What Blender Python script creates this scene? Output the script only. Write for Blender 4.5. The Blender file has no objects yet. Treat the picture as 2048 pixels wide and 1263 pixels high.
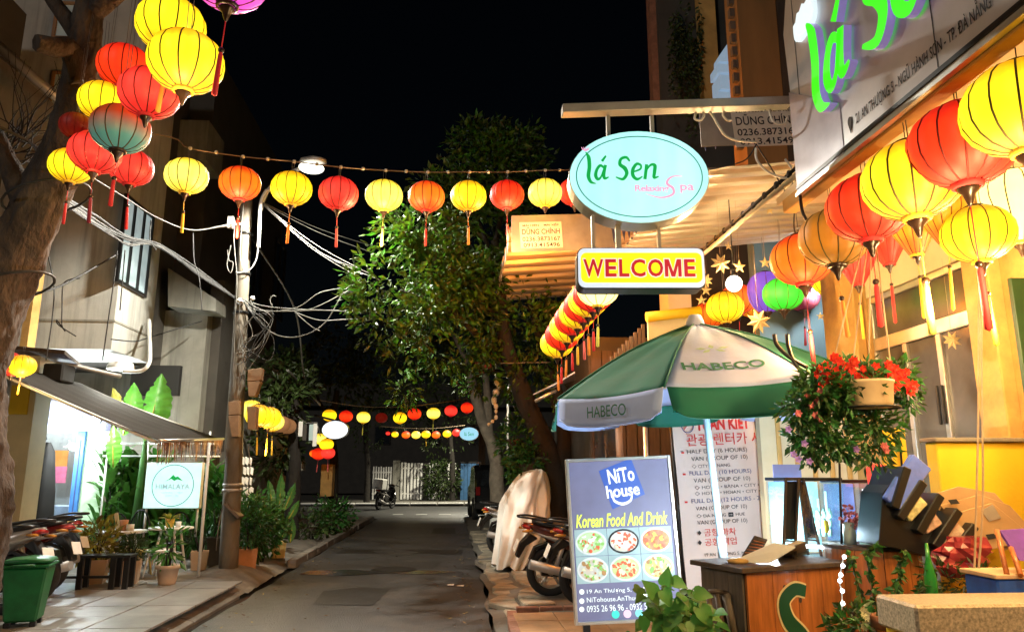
import bpy, math, random
from mathutils import Vector as V, Matrix, noise
random.seed(11)
rad = math.radians
sc = bpy.context.scene
COL = sc.collection
# ------------------------------------------------------------------ camera
F, VX, VY, EYE = 1480.0, 905.0, 945.0, 1.5
PITCH = math.atan((VY - 631.5) / F)
YAW = math.atan((1024 - VX) / F * math.cos(PITCH))
FW = V((math.sin(YAW) * math.cos(PITCH), math.cos(YAW) * math.cos(PITCH), math.sin(PITCH)))
RT = V((math.cos(YAW), -math.sin(YAW), 0))
UP = RT.cross(FW)
CAM = V((0, 0, EYE))
cd = bpy.data.cameras.new('camera')
cam = bpy.data.objects.new('camera', cd)
COL.objects.link(cam)
cd.sensor_width = 36
cd.lens = 36 * F / 2048
cd.clip_start, cd.clip_end = 0.05, 600
cam.matrix_world = Matrix(((RT.x, UP.x, -FW.x, CAM.x), (RT.y, UP.y, -FW.y, CAM.y), (RT.z, UP.z, -FW.z, CAM.z), (0, 0, 0, 1)))
sc.camera = cam
# ------------------------------------------------------------------ night sky, moon, exposure
w = bpy.data.worlds.new('World')
sc.world = w
w.use_nodes = True
wn = w.node_tree
bg = wn.nodes['Background']
sky = wn.nodes.new('ShaderNodeTexSky')
sky.sky_type = 'NISHITA'
sky.sun_disc = False
sky.sun_elevation = rad(21)
sky.sun_rotation = rad(213)
wn.links.new(sky.outputs[0], bg.inputs[0])
bg.inputs[1].default_value = 0.0002
sd = bpy.data.lights.new('moon', 'SUN')
sd.energy = 0.17
sd.angle = rad(6)
sd.color = (1, 0.96, 0.9)
so = bpy.data.objects.new('moon', sd)
so.rotation_euler = (rad(69), 0, rad(-33))
COL.objects.link(so)
sc.view_settings.view_transform = 'Standard'
sc.view_settings.look = 'None'
sc.view_settings.exposure = 1.3
KX = 2.46                              # light-giving faces are given as they look at this exposure
sc.view_settings.gamma = 1.0
sc.view_settings.use_curve_mapping = False
sc.render.engine = 'CYCLES'
cy = sc.cycles
cy.use_denoising = True
cy.max_bounces = 6
cy.diffuse_bounces = 3
cy.glossy_bounces = 3
cy.transparent_max_bounces = 8
cy.sample_clamp_indirect = 3
cy.sample_clamp_direct = 0
cy.caustics_reflective = False
cy.caustics_refractive = False
cy.use_light_tree = True


def lamp(name, kind, loc, power, col, size=0.05, rot=None, spot=None, blend=0.5, parent=None):
    d = bpy.data.lights.new(name, kind)
    d.energy = power
    d.color = col
    if kind == 'AREA':
        d.size = size
    else:
        d.shadow_soft_size = size
    if spot:
        d.spot_size = rad(spot)
        d.spot_blend = blend
    o = bpy.data.objects.new(name, d)
    o.location = loc
    if rot:
        o.rotation_euler = rot
    COL.objects.link(o)
    if parent:
        o.parent = parent
        o.location = V(loc) - parent.location
    return o


# ------------------------------------------------------------------ placing: a photo pixel to a point in the place
def ray(x, y):
    return FW + RT * ((x - 1024) / F) - UP * ((y - 631.5) / F)
def P(x, y, Y):                      # at distance Y along the street
    d = ray(x, y)
    return CAM + d * (Y / d.y)
def G(x, y, z=0.0):                  # on the ground at height z
    d = ray(x, y)
    return CAM + d * ((z - EYE) / d.z)
def XP(x, y, X):                     # on a wall that runs along the street
    d = ray(x, y)
    return CAM + d * (X / d.x)
def PD(x, y, dep):                   # at camera depth
    return CAM + ray(x, y) * dep


# ------------------------------------------------------------------ mesh builder
class MB:
    def __init__(s):
        s.v = []
        s.f = []
        s.sm = []
        s.mi = []

    def add(s, vs, fs, smooth=False, m=0):
        b = len(s.v)
        s.v += [V(p) for p in vs]
        s.f += [tuple(i + b for i in f) for f in fs]
        s.sm += [smooth] * len(fs)
        s.mi += [m] * len(fs)
        return s

    def box(s, c, d, rz=0, M=None, m=0, taper=1.0):
        x, y, z = d[0] / 2, d[1] / 2, d[2] / 2
        vs = [V((sx * x * (taper if sz < 0 else 1), sy * y * (taper if sz < 0 else 1), sz * z)) for sz in (-1, 1) for sy in (-1, 1) for sx in (-1, 1)]
        T = Matrix.Translation(c) @ Matrix.Rotation(rz, 4, 'Z')
        if M is not None:
            T = T @ M.to_4x4()
        return s.add([T @ p for p in vs], [(0, 2, 3, 1), (4, 5, 7, 6), (0, 1, 5, 4), (2, 6, 7, 3), (0, 4, 6, 2), (1, 3, 7, 5)], m=m)

    def tube(s, pts, r, n=8, caps=True, smooth=True, m=0, jit=0, closed=False):
        pts = [V(p) for p in pts]
        k = len(pts)
        if k < 2:
            return s
        if not hasattr(r, '__len__'):
            r = [r] * k
        vs = []
        u = None
        for i, p in enumerate(pts):
            if closed:
                t = pts[(i + 1) % k] - pts[i - 1]
            else:
                t = pts[min(i + 1, k - 1)] - pts[max(i - 1, 0)]
            t = t.normalized() if t.length > 1e-9 else V((0, 0, 1))
            if u is None:
                u = t.orthogonal().normalized()
            u = (u - t * u.dot(t))
            u = u.normalized() if u.length > 1e-6 else t.orthogonal().normalized()
            q = t.cross(u)
            for a in range(n):
                an = 2 * math.pi * a / n
                rr = r[i]
                if jit:
                    ca, sa = math.cos(an), math.sin(an)
                    rr *= 1 + jit * (noise.noise(V((p.x * 2 + 1.3 * ca, p.y * 2 + 1.3 * sa, p.z * 1.6))) + .55 * noise.noise(V((p.x + 4 * ca, p.y + 4 * sa, p.z * 5))) + .3 * noise.noise(V((9 * ca, 9 * sa, p.z * 14))))
                vs.append(p + (u * math.cos(an) + q * math.sin(an)) * rr)
        fs = []
        for i in range(k if closed else k - 1):
            j = (i + 1) % k
            for a in range(n):
                b = (a + 1) % n
                fs.append((i * n + a, i * n + b, j * n + b, j * n + a))
        s.add(vs, fs, smooth, m)
        if caps and not closed:
            b0 = len(s.v) - len(vs)
            s.f += [tuple(b0 + a for a in reversed(range(n))), tuple(b0 + (k - 1) * n + a for a in range(n))]
            s.sm += [False, False]
            s.mi += [m, m]
        return s

    def lathe(s, prof, n=16, c=(0, 0, 0), M=None, smooth=True, m=0, fn=None):
        c = V(c)
        vs = []
        for r, z in prof:
            for a in range(n):
                an = 2 * math.pi * a / n
                rr = r * (fn(an, z) if fn else 1)
                p = V((rr * math.cos(an), rr * math.sin(an), z))
                vs.append(c + (M @ p if M is not None else p))
        fs = [(i * n + a, i * n + (a + 1) % n, (i + 1) * n + (a + 1) % n, (i + 1) * n + a) for i in range(len(prof) - 1) for a in range(n)]
        return s.add(vs, fs, smooth, m)

    def ball(s, c, r, n=10, sq=(1, 1, 1), m=0):
        c = V(c)
        k = max(4, n // 2)
        pr = [(math.sin(math.pi * i / k), -math.cos(math.pi * i / k)) for i in range(k + 1)]
        vs = [c + V((p[0] * math.cos(2 * math.pi * a / n) * r * sq[0], p[0] * math.sin(2 * math.pi * a / n) * r * sq[1], p[1] * r * sq[2])) for p in pr for a in range(n)]
        return s.add(vs, [(i * n + a, i * n + (a + 1) % n, (i + 1) * n + (a + 1) % n, (i + 1) * n + a) for i in range(k) for a in range(n)], True, m)

    def prism(s, poly, dv, m=0, smooth=False):      # poly: 3-D points of one face, dv: extrusion vector
        k = len(poly)
        poly = [V(p) for p in poly]
        dv = V(dv)
        vs = poly + [p + dv for p in poly]
        fs = [tuple(range(k)), tuple(reversed(range(k, 2 * k)))] + [(i, k + i, k + (i + 1) % k, (i + 1) % k) for i in range(k)]
        return s.add(vs, fs, smooth, m)

    def quad(s, a, b, c, d, m=0):
        return s.add([a, b, c, d], [(0, 1, 2, 3)], m=m)

    def loft(s, secs, n=12, m=0, e=0.7, caps=True):  # secs: (x, z, half width, half height), superellipse rings
        vs = []
        for x, z, hw, hh in secs:
            for a in range(n):
                t = 2 * math.pi * (a + .5) / n
                cx, sx = math.cos(t), math.sin(t)
                vs.append((x, hw * math.copysign(abs(cx) ** e, cx), z + hh * math.copysign(abs(sx) ** e, sx)))
        k = len(secs)
        fs = [(i * n + a, (i + 1) * n + a, (i + 1) * n + (a + 1) % n, i * n + (a + 1) % n) for i in range(k - 1) for a in range(n)]
        if caps:
            fs += [tuple(range(n)), tuple((k - 1) * n + a for a in reversed(range(n)))]
        return s.add(vs, fs, True, m)

    def leaf(s, p, d, nrm, L, W, fold=0.25, droop=0.0):   # four-face folded leaf
        p, d, nrm = V(p), V(d).normalized(), V(nrm)
        sd = d.cross(nrm)
        sd = sd.normalized() if sd.length > 1e-6 else d.orthogonal().normalized()
        nrm = sd.cross(d).normalized()
        m1 = p + d * L * .45 + nrm * (W * -fold)
        tip = p + d * L - V((0, 0, droop * L))
        return s.add([p, m1 + sd * W / 2 + nrm * W * fold, tip, m1 - sd * W / 2 + nrm * W * fold, m1], [(0, 4, 1), (4, 2, 1), (0, 3, 4), (4, 3, 2)])

    def mesh(s, name, mats, origin=None, inv=None):
        me = bpy.data.meshes.new(name)
        vs = s.v
        if inv is not None:
            vs = [inv @ p for p in vs]
        elif origin is not None:
            vs = [p - origin for p in vs]
        me.from_pydata([tuple(p) for p in vs], [], s.f)
        me.polygons.foreach_set('use_smooth', s.sm)
        if not isinstance(mats, (list, tuple)):
            mats = [mats]
        for q in mats:
            me.materials.append(q)
        if len(mats) > 1:
            me.polygons.foreach_set('material_index', s.mi)
        me.update()
        return me


def chain(o):
    M = Matrix.Identity(4)
    while o is not None:
        M = o.matrix_basis @ M
        o = o.parent
    return M


def put(name, me, parent=None, loc=(0, 0, 0), rot=(0, 0, 0), scale=None):
    o = bpy.data.objects.new(name, me)
    o.location = loc
    o.rotation_euler = rot
    if scale:
        o.scale = scale
    COL.objects.link(o)
    if parent:
        o.parent = parent
    return o


def tag(o, label=None, cat=None, group=None, kind=None):
    if label:
        o['label'] = label
    if cat:
        o['category'] = cat
    if group:
        o['group'] = group
    if kind:
        o['kind'] = kind
    return o


def thing(name, label, cat, loc, rz=0, group=None):
    o = bpy.data.objects.new(name, None)
    o.location = loc
    o.rotation_euler = (0, 0, rz)
    o.empty_display_size = .1
    COL.objects.link(o)
    return tag(o, label, cat, group)


def bev(o, wd=.004, seg=1):
    md = o.modifiers.new('bevel', 'BEVEL')
    md.width = wd
    md.segments = seg
    md.limit_method = 'ANGLE'
    return o


def part(name, mb, m, parent, world=False, label=None, bevel=0, loc=(0, 0, 0), rot=(0, 0, 0)):
    """one mesh part; world=True: the builder holds world coordinates"""
    me = mb.mesh(name, m, inv=chain(parent).inverted() if world else None) if isinstance(mb, MB) else mb
    if not isinstance(mb, MB) and not me.materials:
        me.materials.append(m)
    o = put(name, me, parent, loc, rot)
    if bevel:
        bev(o, bevel)
    if label:
        o['label'] = label
    return o


def solo(name, mb, m, label=None, cat=None, group=None, kind=None, bevel=0):
    """a top-level thing of a single mesh, built in world coordinates"""
    xs = [p.x for p in mb.v]
    ys = [p.y for p in mb.v]
    org = V(((min(xs) + max(xs)) / 2, (min(ys) + max(ys)) / 2, min(p.z for p in mb.v)))
    o = put(name, mb.mesh(name, m, origin=org), None, org)
    if bevel:
        bev(o, bevel)
    return tag(o, label, cat, group, kind)


def copy_tree(o, parent=None):
    c = o.copy()
    COL.objects.link(c)
    c.parent = parent
    for ch in list(o.children):
        copy_tree(ch, c)
    return c


def smooth_path(pts, k=6):
    pts = [V(p) for p in pts]
    out = []
    for i in range(len(pts) - 1):
        a, b, c, d = pts[max(i - 1, 0)], pts[i], pts[i + 1], pts[min(i + 2, len(pts) - 1)]
        for j in range(k):
            t = j / k
            out.append(.5 * (2 * b + (c - a) * t + (2 * a - 5 * b + 4 * c - d) * t * t + (3 * b - a - 3 * c + d) * t ** 3))
    return out + [pts[-1]]


def sag(a, b, s, n=14):
    a, b = V(a), V(b)
    return [a.lerp(b, i / n) - V((0, 0, s * 4 * (i / n) * (1 - i / n))) for i in range(n + 1)]


# ------------------------------------------------------------------ lettering
def heart(mb, p, d, nrm, L):
    """heart-shaped leaf, folded along its midrib and bent down at the tip"""
    p, d = V(p), V(d).normalized()
    sd = d.cross(V(nrm))
    sd = sd.normalized() if sd.length > 1e-6 else d.orthogonal().normalized()
    nn = sd.cross(d).normalized()
    out = ((0, .02), (-.1, .2), (-.02, .36), (.18, .43), (.42, .37), (.68, .2), (1, 0))
    mid = [p + d * L * t - nn * L * .14 * t * t for t in (0, .12, .2, .35, .5, .72, 1)]
    vs = list(mid)
    for s in (-1, 1):
        vs += [p + d * L * a + sd * s * L * b + nn * L * (.22 * b - .14 * max(a, 0) ** 2) for a, b in out[1:6]]
    fs = []
    for o, flip in ((7, 0), (12, 1)):
        for q in ((0, o, o + 1, 1), (1, o + 1, o + 2, 2), (2, o + 2, o + 3, 3), (3, o + 3, o + 4, 5), (5, o + 4, 6)):
            fs.append(tuple(reversed(q)) if flip else q)
    return mb.add(vs, fs, True)


def text_mesh(s, w=None, h=None, bold=0.0, shear=0.0, ext=.002, spacing=1.0, align='C'):
    """lettering facing -Y, x right, z up, centred, squeezed to w x h"""
    cu = bpy.data.curves.new('lettering', 'FONT')
    cu.body = s
    cu.offset = bold
    cu.shear = shear
    cu.space_character = spacing
    cu.resolution_u = 3
    o = bpy.data.objects.new('lettering', cu)
    me = bpy.data.meshes.new_from_object(o)
    bpy.data.objects.remove(o)
    if not me.vertices:
        return me
    xs = [v.co.x for v in me.vertices]
    ys = [v.co.y for v in me.vertices]
    W, H = max(xs) - min(xs), max(ys) - min(ys)
    sx = (w / W) if w else None
    sy = (h / H) if h else None
    sx, sy = sx or sy, sy or sx
    ax = {'C': (max(xs) + min(xs)) / 2, 'L': min(xs), 'R': max(xs)}[align]
    cyy = (max(ys) + min(ys)) / 2
    for v in me.vertices:
        v.co = ((v.co.x - ax) * sx, 0, (v.co.y - cyy) * sy)
    if ext:
        n = len(me.vertices)
        vs = [tuple(v.co) for v in me.vertices]
        fs = [tuple(p.vertices) for p in me.polygons]
        cnt = {}
        for f in fs:
            for i in range(len(f)):
                e = (f[i], f[(i + 1) % len(f)])
                cnt[e] = 1
        side = [(a, b, b + n, a + n) for (a, b) in cnt if (b, a) not in cnt]
        vs2 = [(x, y - ext, z) for x, y, z in vs]
        me2 = bpy.data.meshes.new('lettering')
        me2.from_pydata(vs + vs2, [], [tuple(i + n for i in f) for f in fs] + [tuple(reversed(q)) for q in side])
        bpy.data.meshes.remove(me)
        me = me2
    return me


def letters(s, m, parent, loc, w=None, h=None, rot=(0, 0, 0), name='lettering', **kw):
    me = text_mesh(s, w, h, **kw)
    me.materials.append(m)
    return put(name, me, parent, loc, rot)


def stroke(pts, ws, ext=.01, k=6, m=0, mb=None, ms=None):
    """brush stroke in the x-z plane, facing -Y, variable width; ms: material slot of the sides"""
    pp = smooth_path([(x, 0, z) for x, z in pts], k)
    n = len(pp)
    W = []
    for i in range(n):
        t = i / (n - 1) * (len(ws) - 1)
        a = min(int(t), len(ws) - 2)
        W.append(ws[a] + (ws[a + 1] - ws[a]) * (t - a))
    L, Rr = [], []
    for i, p in enumerate(pp):
        t = (pp[min(i + 1, n - 1)] - pp[max(i - 1, 0)])
        t = t.normalized() if t.length > 1e-9 else V((1, 0, 0))
        nn = V((-t.z, 0, t.x))
        L.append(p + nn * W[i] / 2)
        Rr.append(p - nn * W[i] / 2)
    mb = mb or MB()
    e = V((0, -ext, 0))
    for i in range(n - 1):
        mb.add([L[i] + e, Rr[i] + e, Rr[i + 1] + e, L[i + 1] + e], [(0, 1, 2, 3)], m=m)
        q = m if ms is None else ms
        mb.add([L[i], L[i] + e, L[i + 1] + e, L[i + 1]], [(0, 1, 2, 3)], m=q)
        mb.add([Rr[i], Rr[i + 1], Rr[i + 1] + e, Rr[i] + e], [(0, 1, 2, 3)], m=q)
    for i in (0, n - 1):
        mb.add([L[i], Rr[i], Rr[i] + e, L[i] + e], [(0, 1, 2, 3)], m=m if ms is None else ms)
    return mb


# ------------------------------------------------------------------ materials
def nd(t, kind, **kw):
    x = t.nodes.new(kind)
    for k, v in kw.items():
        if k.startswith('i_'):
            x.inputs[k[2:].replace('_', ' ')].default_value = v
        else:
            setattr(x, k, v)
    return x


def mix_rgb(t, fac, a, b, blend='MIX'):
    x = t.nodes.new('ShaderNodeMix')
    x.data_type = 'RGBA'
    x.blend_type = blend
    for sock, val in ((x.inputs[0], fac), (x.inputs[6], a), (x.inputs[7], b)):
        if hasattr(val, 'is_linked') or hasattr(val, 'links'):
            t.links.new(val, sock)
        elif hasattr(val, '__len__'):
            sock.default_value = (*val[:3], 1)
        else:
            sock.default_value = val
    return x.outputs[2]


def mat(name, col, rough=.6, metal=0, var=.2, scale=6, bump=0, bscale=50, emit=None, es=0, col2=None, stretch=None, island=0, trans=0, coat=0, spec=.5, dirt=0, bdist=.02, streak=0):
    m = bpy.data.materials.new(name)
    m.use_nodes = True
    t = m.node_tree
    b = t.nodes['Principled BSDF']
    tc = nd(t, 'ShaderNodeTexCoord')
    src = tc.outputs['Object']
    if stretch:
        mp = nd(t, 'ShaderNodeMapping')
        mp.inputs['Scale'].default_value = stretch
        t.links.new(src, mp.inputs[0])
        src = mp.outputs[0]
    nz = nd(t, 'ShaderNodeTexNoise', i_Scale=scale, i_Detail=6.0, i_Roughness=.62)
    t.links.new(src, nz.inputs['Vector'])
    lo = tuple(c * (1 - var) for c in col)
    hi = tuple(min(1, c * (1 + var)) for c in col) if col2 is None else col2
    rp = nd(t, 'ShaderNodeMapRange', i_From_Min=.32, i_From_Max=.68)
    t.links.new(nz.outputs[0], rp.inputs[0])
    out = mix_rgb(t, rp.outputs[0], lo, hi)
    if island:
        ge = nd(t, 'ShaderNodeNewGeometry')
        hs = nd(t, 'ShaderNodeHueSaturation')
        mr = nd(t, 'ShaderNodeMapRange', i_To_Min=1 - island, i_To_Max=1 + island)
        t.links.new(ge.outputs['Random Per Island'], mr.inputs[0])
        t.links.new(mr.outputs[0], hs.inputs['Value'])
        mr2 = nd(t, 'ShaderNodeMapRange', i_To_Min=.5 - island * .06, i_To_Max=.5 + island * .06)
        t.links.new(ge.outputs['Random Per Island'], mr2.inputs[0])
        t.links.new(mr2.outputs[0], hs.inputs['Hue'])
        t.links.new(out, hs.inputs['Color'])
        out = hs.outputs[0]
    if dirt:
        n2 = nd(t, 'ShaderNodeTexNoise', i_Scale=scale * .35, i_Detail=8.0, i_Roughness=.7)
        t.links.new(src, n2.inputs['Vector'])
        m2 = nd(t, 'ShaderNodeMapRange', i_From_Min=.48, i_From_Max=.7, i_To_Max=dirt)
        t.links.new(n2.outputs[0], m2.inputs[0])
        out = mix_rgb(t, m2.outputs[0], out, tuple(c * .35 for c in col))
    if streak:                                   # rain streaks and grime running down
        mp = nd(t, 'ShaderNodeMapping')
        mp.inputs['Scale'].default_value = (4, 4, .22)
        t.links.new(tc.outputs['Object'], mp.inputs[0])
        n4 = nd(t, 'ShaderNodeTexNoise', i_Scale=1.6, i_Detail=7.0, i_Roughness=.65)
        t.links.new(mp.outputs[0], n4.inputs['Vector'])
        m4 = nd(t, 'ShaderNodeMapRange', i_From_Min=.47, i_From_Max=.72, i_To_Max=streak)
        t.links.new(n4.outputs[0], m4.inputs[0])
        out = mix_rgb(t, m4.outputs[0], out, tuple(c * .4 for c in col))
    t.links.new(out, b.inputs['Base Color'])
    b.inputs['Roughness'].default_value = rough
    if rough > .12:
        rr = nd(t, 'ShaderNodeMapRange', i_To_Min=rough * .8, i_To_Max=min(1, rough * 1.2))
        t.links.new(nz.outputs[0], rr.inputs[0])
        t.links.new(rr.outputs[0], b.inputs['Roughness'])
    b.inputs['Metallic'].default_value = metal
    b.inputs['Specular IOR Level'].default_value = spec
    b.inputs['Coat Weight'].default_value = coat
    b.inputs['Coat Roughness'].default_value = .12
    if trans:
        b.inputs['Transmission Weight'].default_value = trans
    if bump:
        n3 = nd(t, 'ShaderNodeTexNoise', i_Scale=bscale, i_Detail=5.0)
        t.links.new(src, n3.inputs['Vector'])
        bm = nd(t, 'ShaderNodeBump', i_Strength=bump, i_Distance=bdist)
        t.links.new(n3.outputs[0], bm.inputs['Height'])
        t.links.new(bm.outputs[0], b.inputs['Normal'])
    if emit:
        b.inputs['Emission Color'].default_value = (*emit, 1)
        b.inputs['Emission Strength'].default_value = es
    return m


def lit(name, col, es, base=None, var=0.0, scale=3, stretch=None):
    """a surface that gives off light: lantern cloth, backlit sign sheet, lamp glass"""
    es /= KX
    m = mat(name, base or tuple(c * .5 for c in col), rough=.55, var=.1, emit=col, es=es)
    if var:
        t = m.node_tree
        b = t.nodes['Principled BSDF']
        nz = nd(t, 'ShaderNodeTexNoise', i_Scale=scale, i_Detail=3.0)
        tc = nd(t, 'ShaderNodeTexCoord')
        if stretch:
            mp = nd(t, 'ShaderNodeMapping')
            mp.inputs['Scale'].default_value = stretch
            t.links.new(tc.outputs['Object'], mp.inputs[0])
            t.links.new(mp.outputs[0], nz.inputs['Vector'])
        else:
            t.links.new(tc.outputs['Object'], nz.inputs['Vector'])
        mr = nd(t, 'ShaderNodeMapRange', i_From_Min=.3, i_From_Max=.7, i_To_Min=es * (1 - var), i_To_Max=es * (1 + var))
        t.links.new(nz.outputs[0], mr.inputs[0])
        t.links.new(mr.outputs[0], b.inputs['Emission Strength'])
    return m


def leafmat(name, col, col2, island=.35, rough=.45, tl=.3):
    m = mat(name, col, rough=rough, col2=col2, scale=3, island=island)
    t = m.node_tree
    b = t.nodes['Principled BSDF']
    o = t.nodes['Material Output']
    tr = nd(t, 'ShaderNodeBsdfTranslucent')
    t.links.new(b.inputs['Base Color'].links[0].from_socket, tr.inputs[0])
    mx = nd(t, 'ShaderNodeMixShader')
    mx.inputs[0].default_value = tl
    t.links.new(b.outputs[0], mx.inputs[1])
    t.links.new(tr.outputs[0], mx.inputs[2])
    t.links.new(mx.outputs[0], o.inputs[0])
    return m


def glassmat(name, col=(.9, .95, 1), mixv=.12, rough=.03):
    m = bpy.data.materials.new(name)
    m.use_nodes = True
    t = m.node_tree
    t.nodes.remove(t.nodes['Principled BSDF'])
    o = t.nodes['Material Output']
    a = nd(t, 'ShaderNodeBsdfTransparent')
    a.inputs[0].default_value = (*col, 1)
    g = nd(t, 'ShaderNodeBsdfGlossy')
    g.inputs['Roughness'].default_value = rough
    mx = nd(t, 'ShaderNodeMixShader')
    mx.inputs[0].default_value = mixv
    t.links.new(a.outputs[0], mx.inputs[1])
    t.links.new(g.outputs[0], mx.inputs[2])
    t.links.new(mx.outputs[0], o.inputs[0])
    return m


M = {}
M['asphalt'] = mat('asphalt', (.045, .046, .047), rough=.42, var=.5, scale=1.3, bump=.7, bscale=70, dirt=.75, spec=.6)
def asphalt(m):
    """grit, hairline cracks and oil-dark patches on top of the plain asphalt"""
    t = m.node_tree
    b = t.nodes['Principled BSDF']
    tc = nd(t, 'ShaderNodeTexCoord')
    base = b.inputs['Base Color'].links[0].from_socket
    gr = nd(t, 'ShaderNodeTexNoise', i_Scale=140.0, i_Detail=2.0)
    t.links.new(tc.outputs['Object'], gr.inputs['Vector'])
    g1 = nd(t, 'ShaderNodeMapRange', i_From_Min=.56, i_From_Max=.72, i_To_Max=.6)
    t.links.new(gr.outputs[0], g1.inputs[0])
    o = mix_rgb(t, g1.outputs[0], base, (.16, .15, .135))
    dn = nd(t, 'ShaderNodeTexNoise', i_Scale=3.0, i_Detail=4.0)
    t.links.new(tc.outputs['Object'], dn.inputs['Vector'])
    ad = nd(t, 'ShaderNodeVectorMath', operation='ADD')
    sc_ = nd(t, 'ShaderNodeVectorMath', operation='SCALE')
    sc_.inputs[3].default_value = .5
    t.links.new(dn.outputs['Color'], sc_.inputs[0])
    t.links.new(tc.outputs['Object'], ad.inputs[0])
    t.links.new(sc_.outputs[0], ad.inputs[1])
    vo = nd(t, 'ShaderNodeTexVoronoi', feature='DISTANCE_TO_EDGE', i_Scale=.75)
    t.links.new(ad.outputs[0], vo.inputs['Vector'])
    cr = nd(t, 'ShaderNodeMapRange', i_From_Min=.0, i_From_Max=.02, i_To_Min=.95, i_To_Max=0.0)
    t.links.new(vo.outputs['Distance'], cr.inputs[0])
    n2 = nd(t, 'ShaderNodeTexNoise', i_Scale=.5, i_Detail=3.0)
    t.links.new(tc.outputs['Object'], n2.inputs['Vector'])
    m2 = nd(t, 'ShaderNodeMapRange', i_From_Min=.38, i_From_Max=.5)
    t.links.new(n2.outputs[0], m2.inputs[0])
    mu = nd(t, 'ShaderNodeMath', operation='MULTIPLY')
    t.links.new(cr.outputs[0], mu.inputs[0])
    t.links.new(m2.outputs[0], mu.inputs[1])
    o = mix_rgb(t, mu.outputs[0], o, (.008, .008, .007))
    n5 = nd(t, 'ShaderNodeTexNoise', i_Scale=.9, i_Detail=6.0, i_Roughness=.7)
    t.links.new(tc.outputs['Object'], n5.inputs['Vector'])
    m5 = nd(t, 'ShaderNodeMapRange', i_From_Min=.5, i_From_Max=.66, i_To_Max=.65)
    t.links.new(n5.outputs[0], m5.inputs[0])
    o = mix_rgb(t, m5.outputs[0], o, (.11, .1, .085))
    n6 = nd(t, 'ShaderNodeTexNoise', i_Scale=2.3, i_Detail=5.0, i_Roughness=.7)
    t.links.new(tc.outputs['Object'], n6.inputs['Vector'])
    m6 = nd(t, 'ShaderNodeMapRange', i_From_Min=.55, i_From_Max=.7, i_To_Max=.75)
    t.links.new(n6.outputs[0], m6.inputs[0])
    o = mix_rgb(t, m6.outputs[0], o, (.013, .012, .011))
    t.links.new(o, b.inputs['Base Color'])
asphalt(M['asphalt'])
M['patch'] = mat('asphalt_patch', (.018, .017, .015), rough=.45, var=.3, scale=5, bump=.6, bscale=80)
M['concrete'] = mat('concrete', (.19, .17, .14), rough=.8, var=.4, scale=3, bump=.3, bscale=40, dirt=.5)
M['pole'] = mat('pole_concrete', (.15, .13, .1), rough=.85, var=.4, scale=3, stretch=(1, 1, .3), bump=.4, bscale=30, dirt=.7)
M['concrete_dark'] = mat('concrete_dark', (.13, .12, .1), rough=.8, var=.3, scale=4, bump=.4, bscale=30, dirt=.6)
M['earth'] = mat('earth', (.12, .1, .075), rough=.95, var=.4, scale=5, bump=.8, bscale=25)
M['wet'] = mat('wet_gutter', (.03, .03, .028), rough=.15, var=.3, scale=8, bump=.2, bscale=20)
M['tile'] = mat('pavement_tile', (.25, .24, .225), rough=.38, var=.3, scale=3, bump=.15, bscale=60, dirt=.45)
M['tile_orange'] = mat('orange_tile', (.36, .19, .08), rough=.6, var=.25, scale=5, bump=.25, bscale=50, dirt=.5)
M['flag'] = mat('flagstone', (.3, .26, .19), rough=.85, var=.3, scale=5, bump=.6, bscale=22, dirt=.5)
M['brick'] = mat('brick', (.27, .12, .07), rough=.85, var=.3, scale=9, bump=.4, bscale=40)
M['paint_white'] = mat('road_paint', (.75, .75, .7), rough=.7, var=.15, scale=12, dirt=.5)
M['wall_beige'] = mat('beige_render', (.46, .455, .415), rough=.9, var=.16, scale=1.2, bump=.12, bscale=60, dirt=.35, streak=.75)
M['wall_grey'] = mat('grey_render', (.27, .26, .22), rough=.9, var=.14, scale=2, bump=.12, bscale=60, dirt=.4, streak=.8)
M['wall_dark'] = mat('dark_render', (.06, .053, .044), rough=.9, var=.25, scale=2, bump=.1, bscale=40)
M['wall_cream'] = mat('cream_wall', (.66, .56, .36), rough=.85, var=.08, scale=2, bump=.08, bscale=60, dirt=.2)
M['wall_ochre'] = mat('ochre_plaster', (.55, .33, .1), rough=.85, var=.2, scale=4, bump=.2, bscale=35, dirt=.3)
M['wall_yellow'] = mat('yellow_paint', (.75, .5, .02), rough=.6, var=.08, scale=3, bump=.06, bscale=50, dirt=.2)
M['wall_brown'] = mat('brown_cladding', (.3, .15, .05), rough=.7, var=.2, scale=3, stretch=(1, 1, .15))
M['wall_teal'] = mat('teal_paint', (.1, .17, .2), rough=.7, var=.12, scale=2, dirt=.2)
M['wall_green'] = mat('pale_green_paint', (.5, .7, .45), rough=.7, var=.06, scale=2)
M['iron'] = mat('black_iron', (.02, .02, .02), rough=.45, metal=.6, var=.3)
M['steel'] = mat('grey_steel', (.42, .4, .38), rough=.45, metal=.5, var=.12, scale=5, dirt=.3)
M['alu'] = mat('aluminium', (.6, .58, .52), rough=.35, metal=.8, var=.1)
M['white'] = mat('white_paint', (.75, .74, .7), rough=.5, var=.06, dirt=.15)
M['white_metal'] = mat('white_metal', (.72, .72, .68), rough=.4, var=.08, dirt=.2)
M['black'] = mat('black_plastic', (.012, .012, .012), rough=.35, var=.3)
M['black_matt'] = mat('matt_black', (.012, .011, .01), rough=.8, var=.3)
M['rubber'] = mat('tyre_rubber', (.018, .018, .018), rough=.8, var=.3, bump=.2)
M['wood'] = mat('varnished_wood', (.42, .13, .03), rough=.38, var=.32, scale=3.5, stretch=(9, 9, .9), bump=.12, bscale=20, coat=.3)
M['wood_dark'] = mat('dark_wood', (.07, .045, .03), rough=.6, var=.35, scale=4, stretch=(8, 8, .8), bump=.15, bscale=30)
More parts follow.
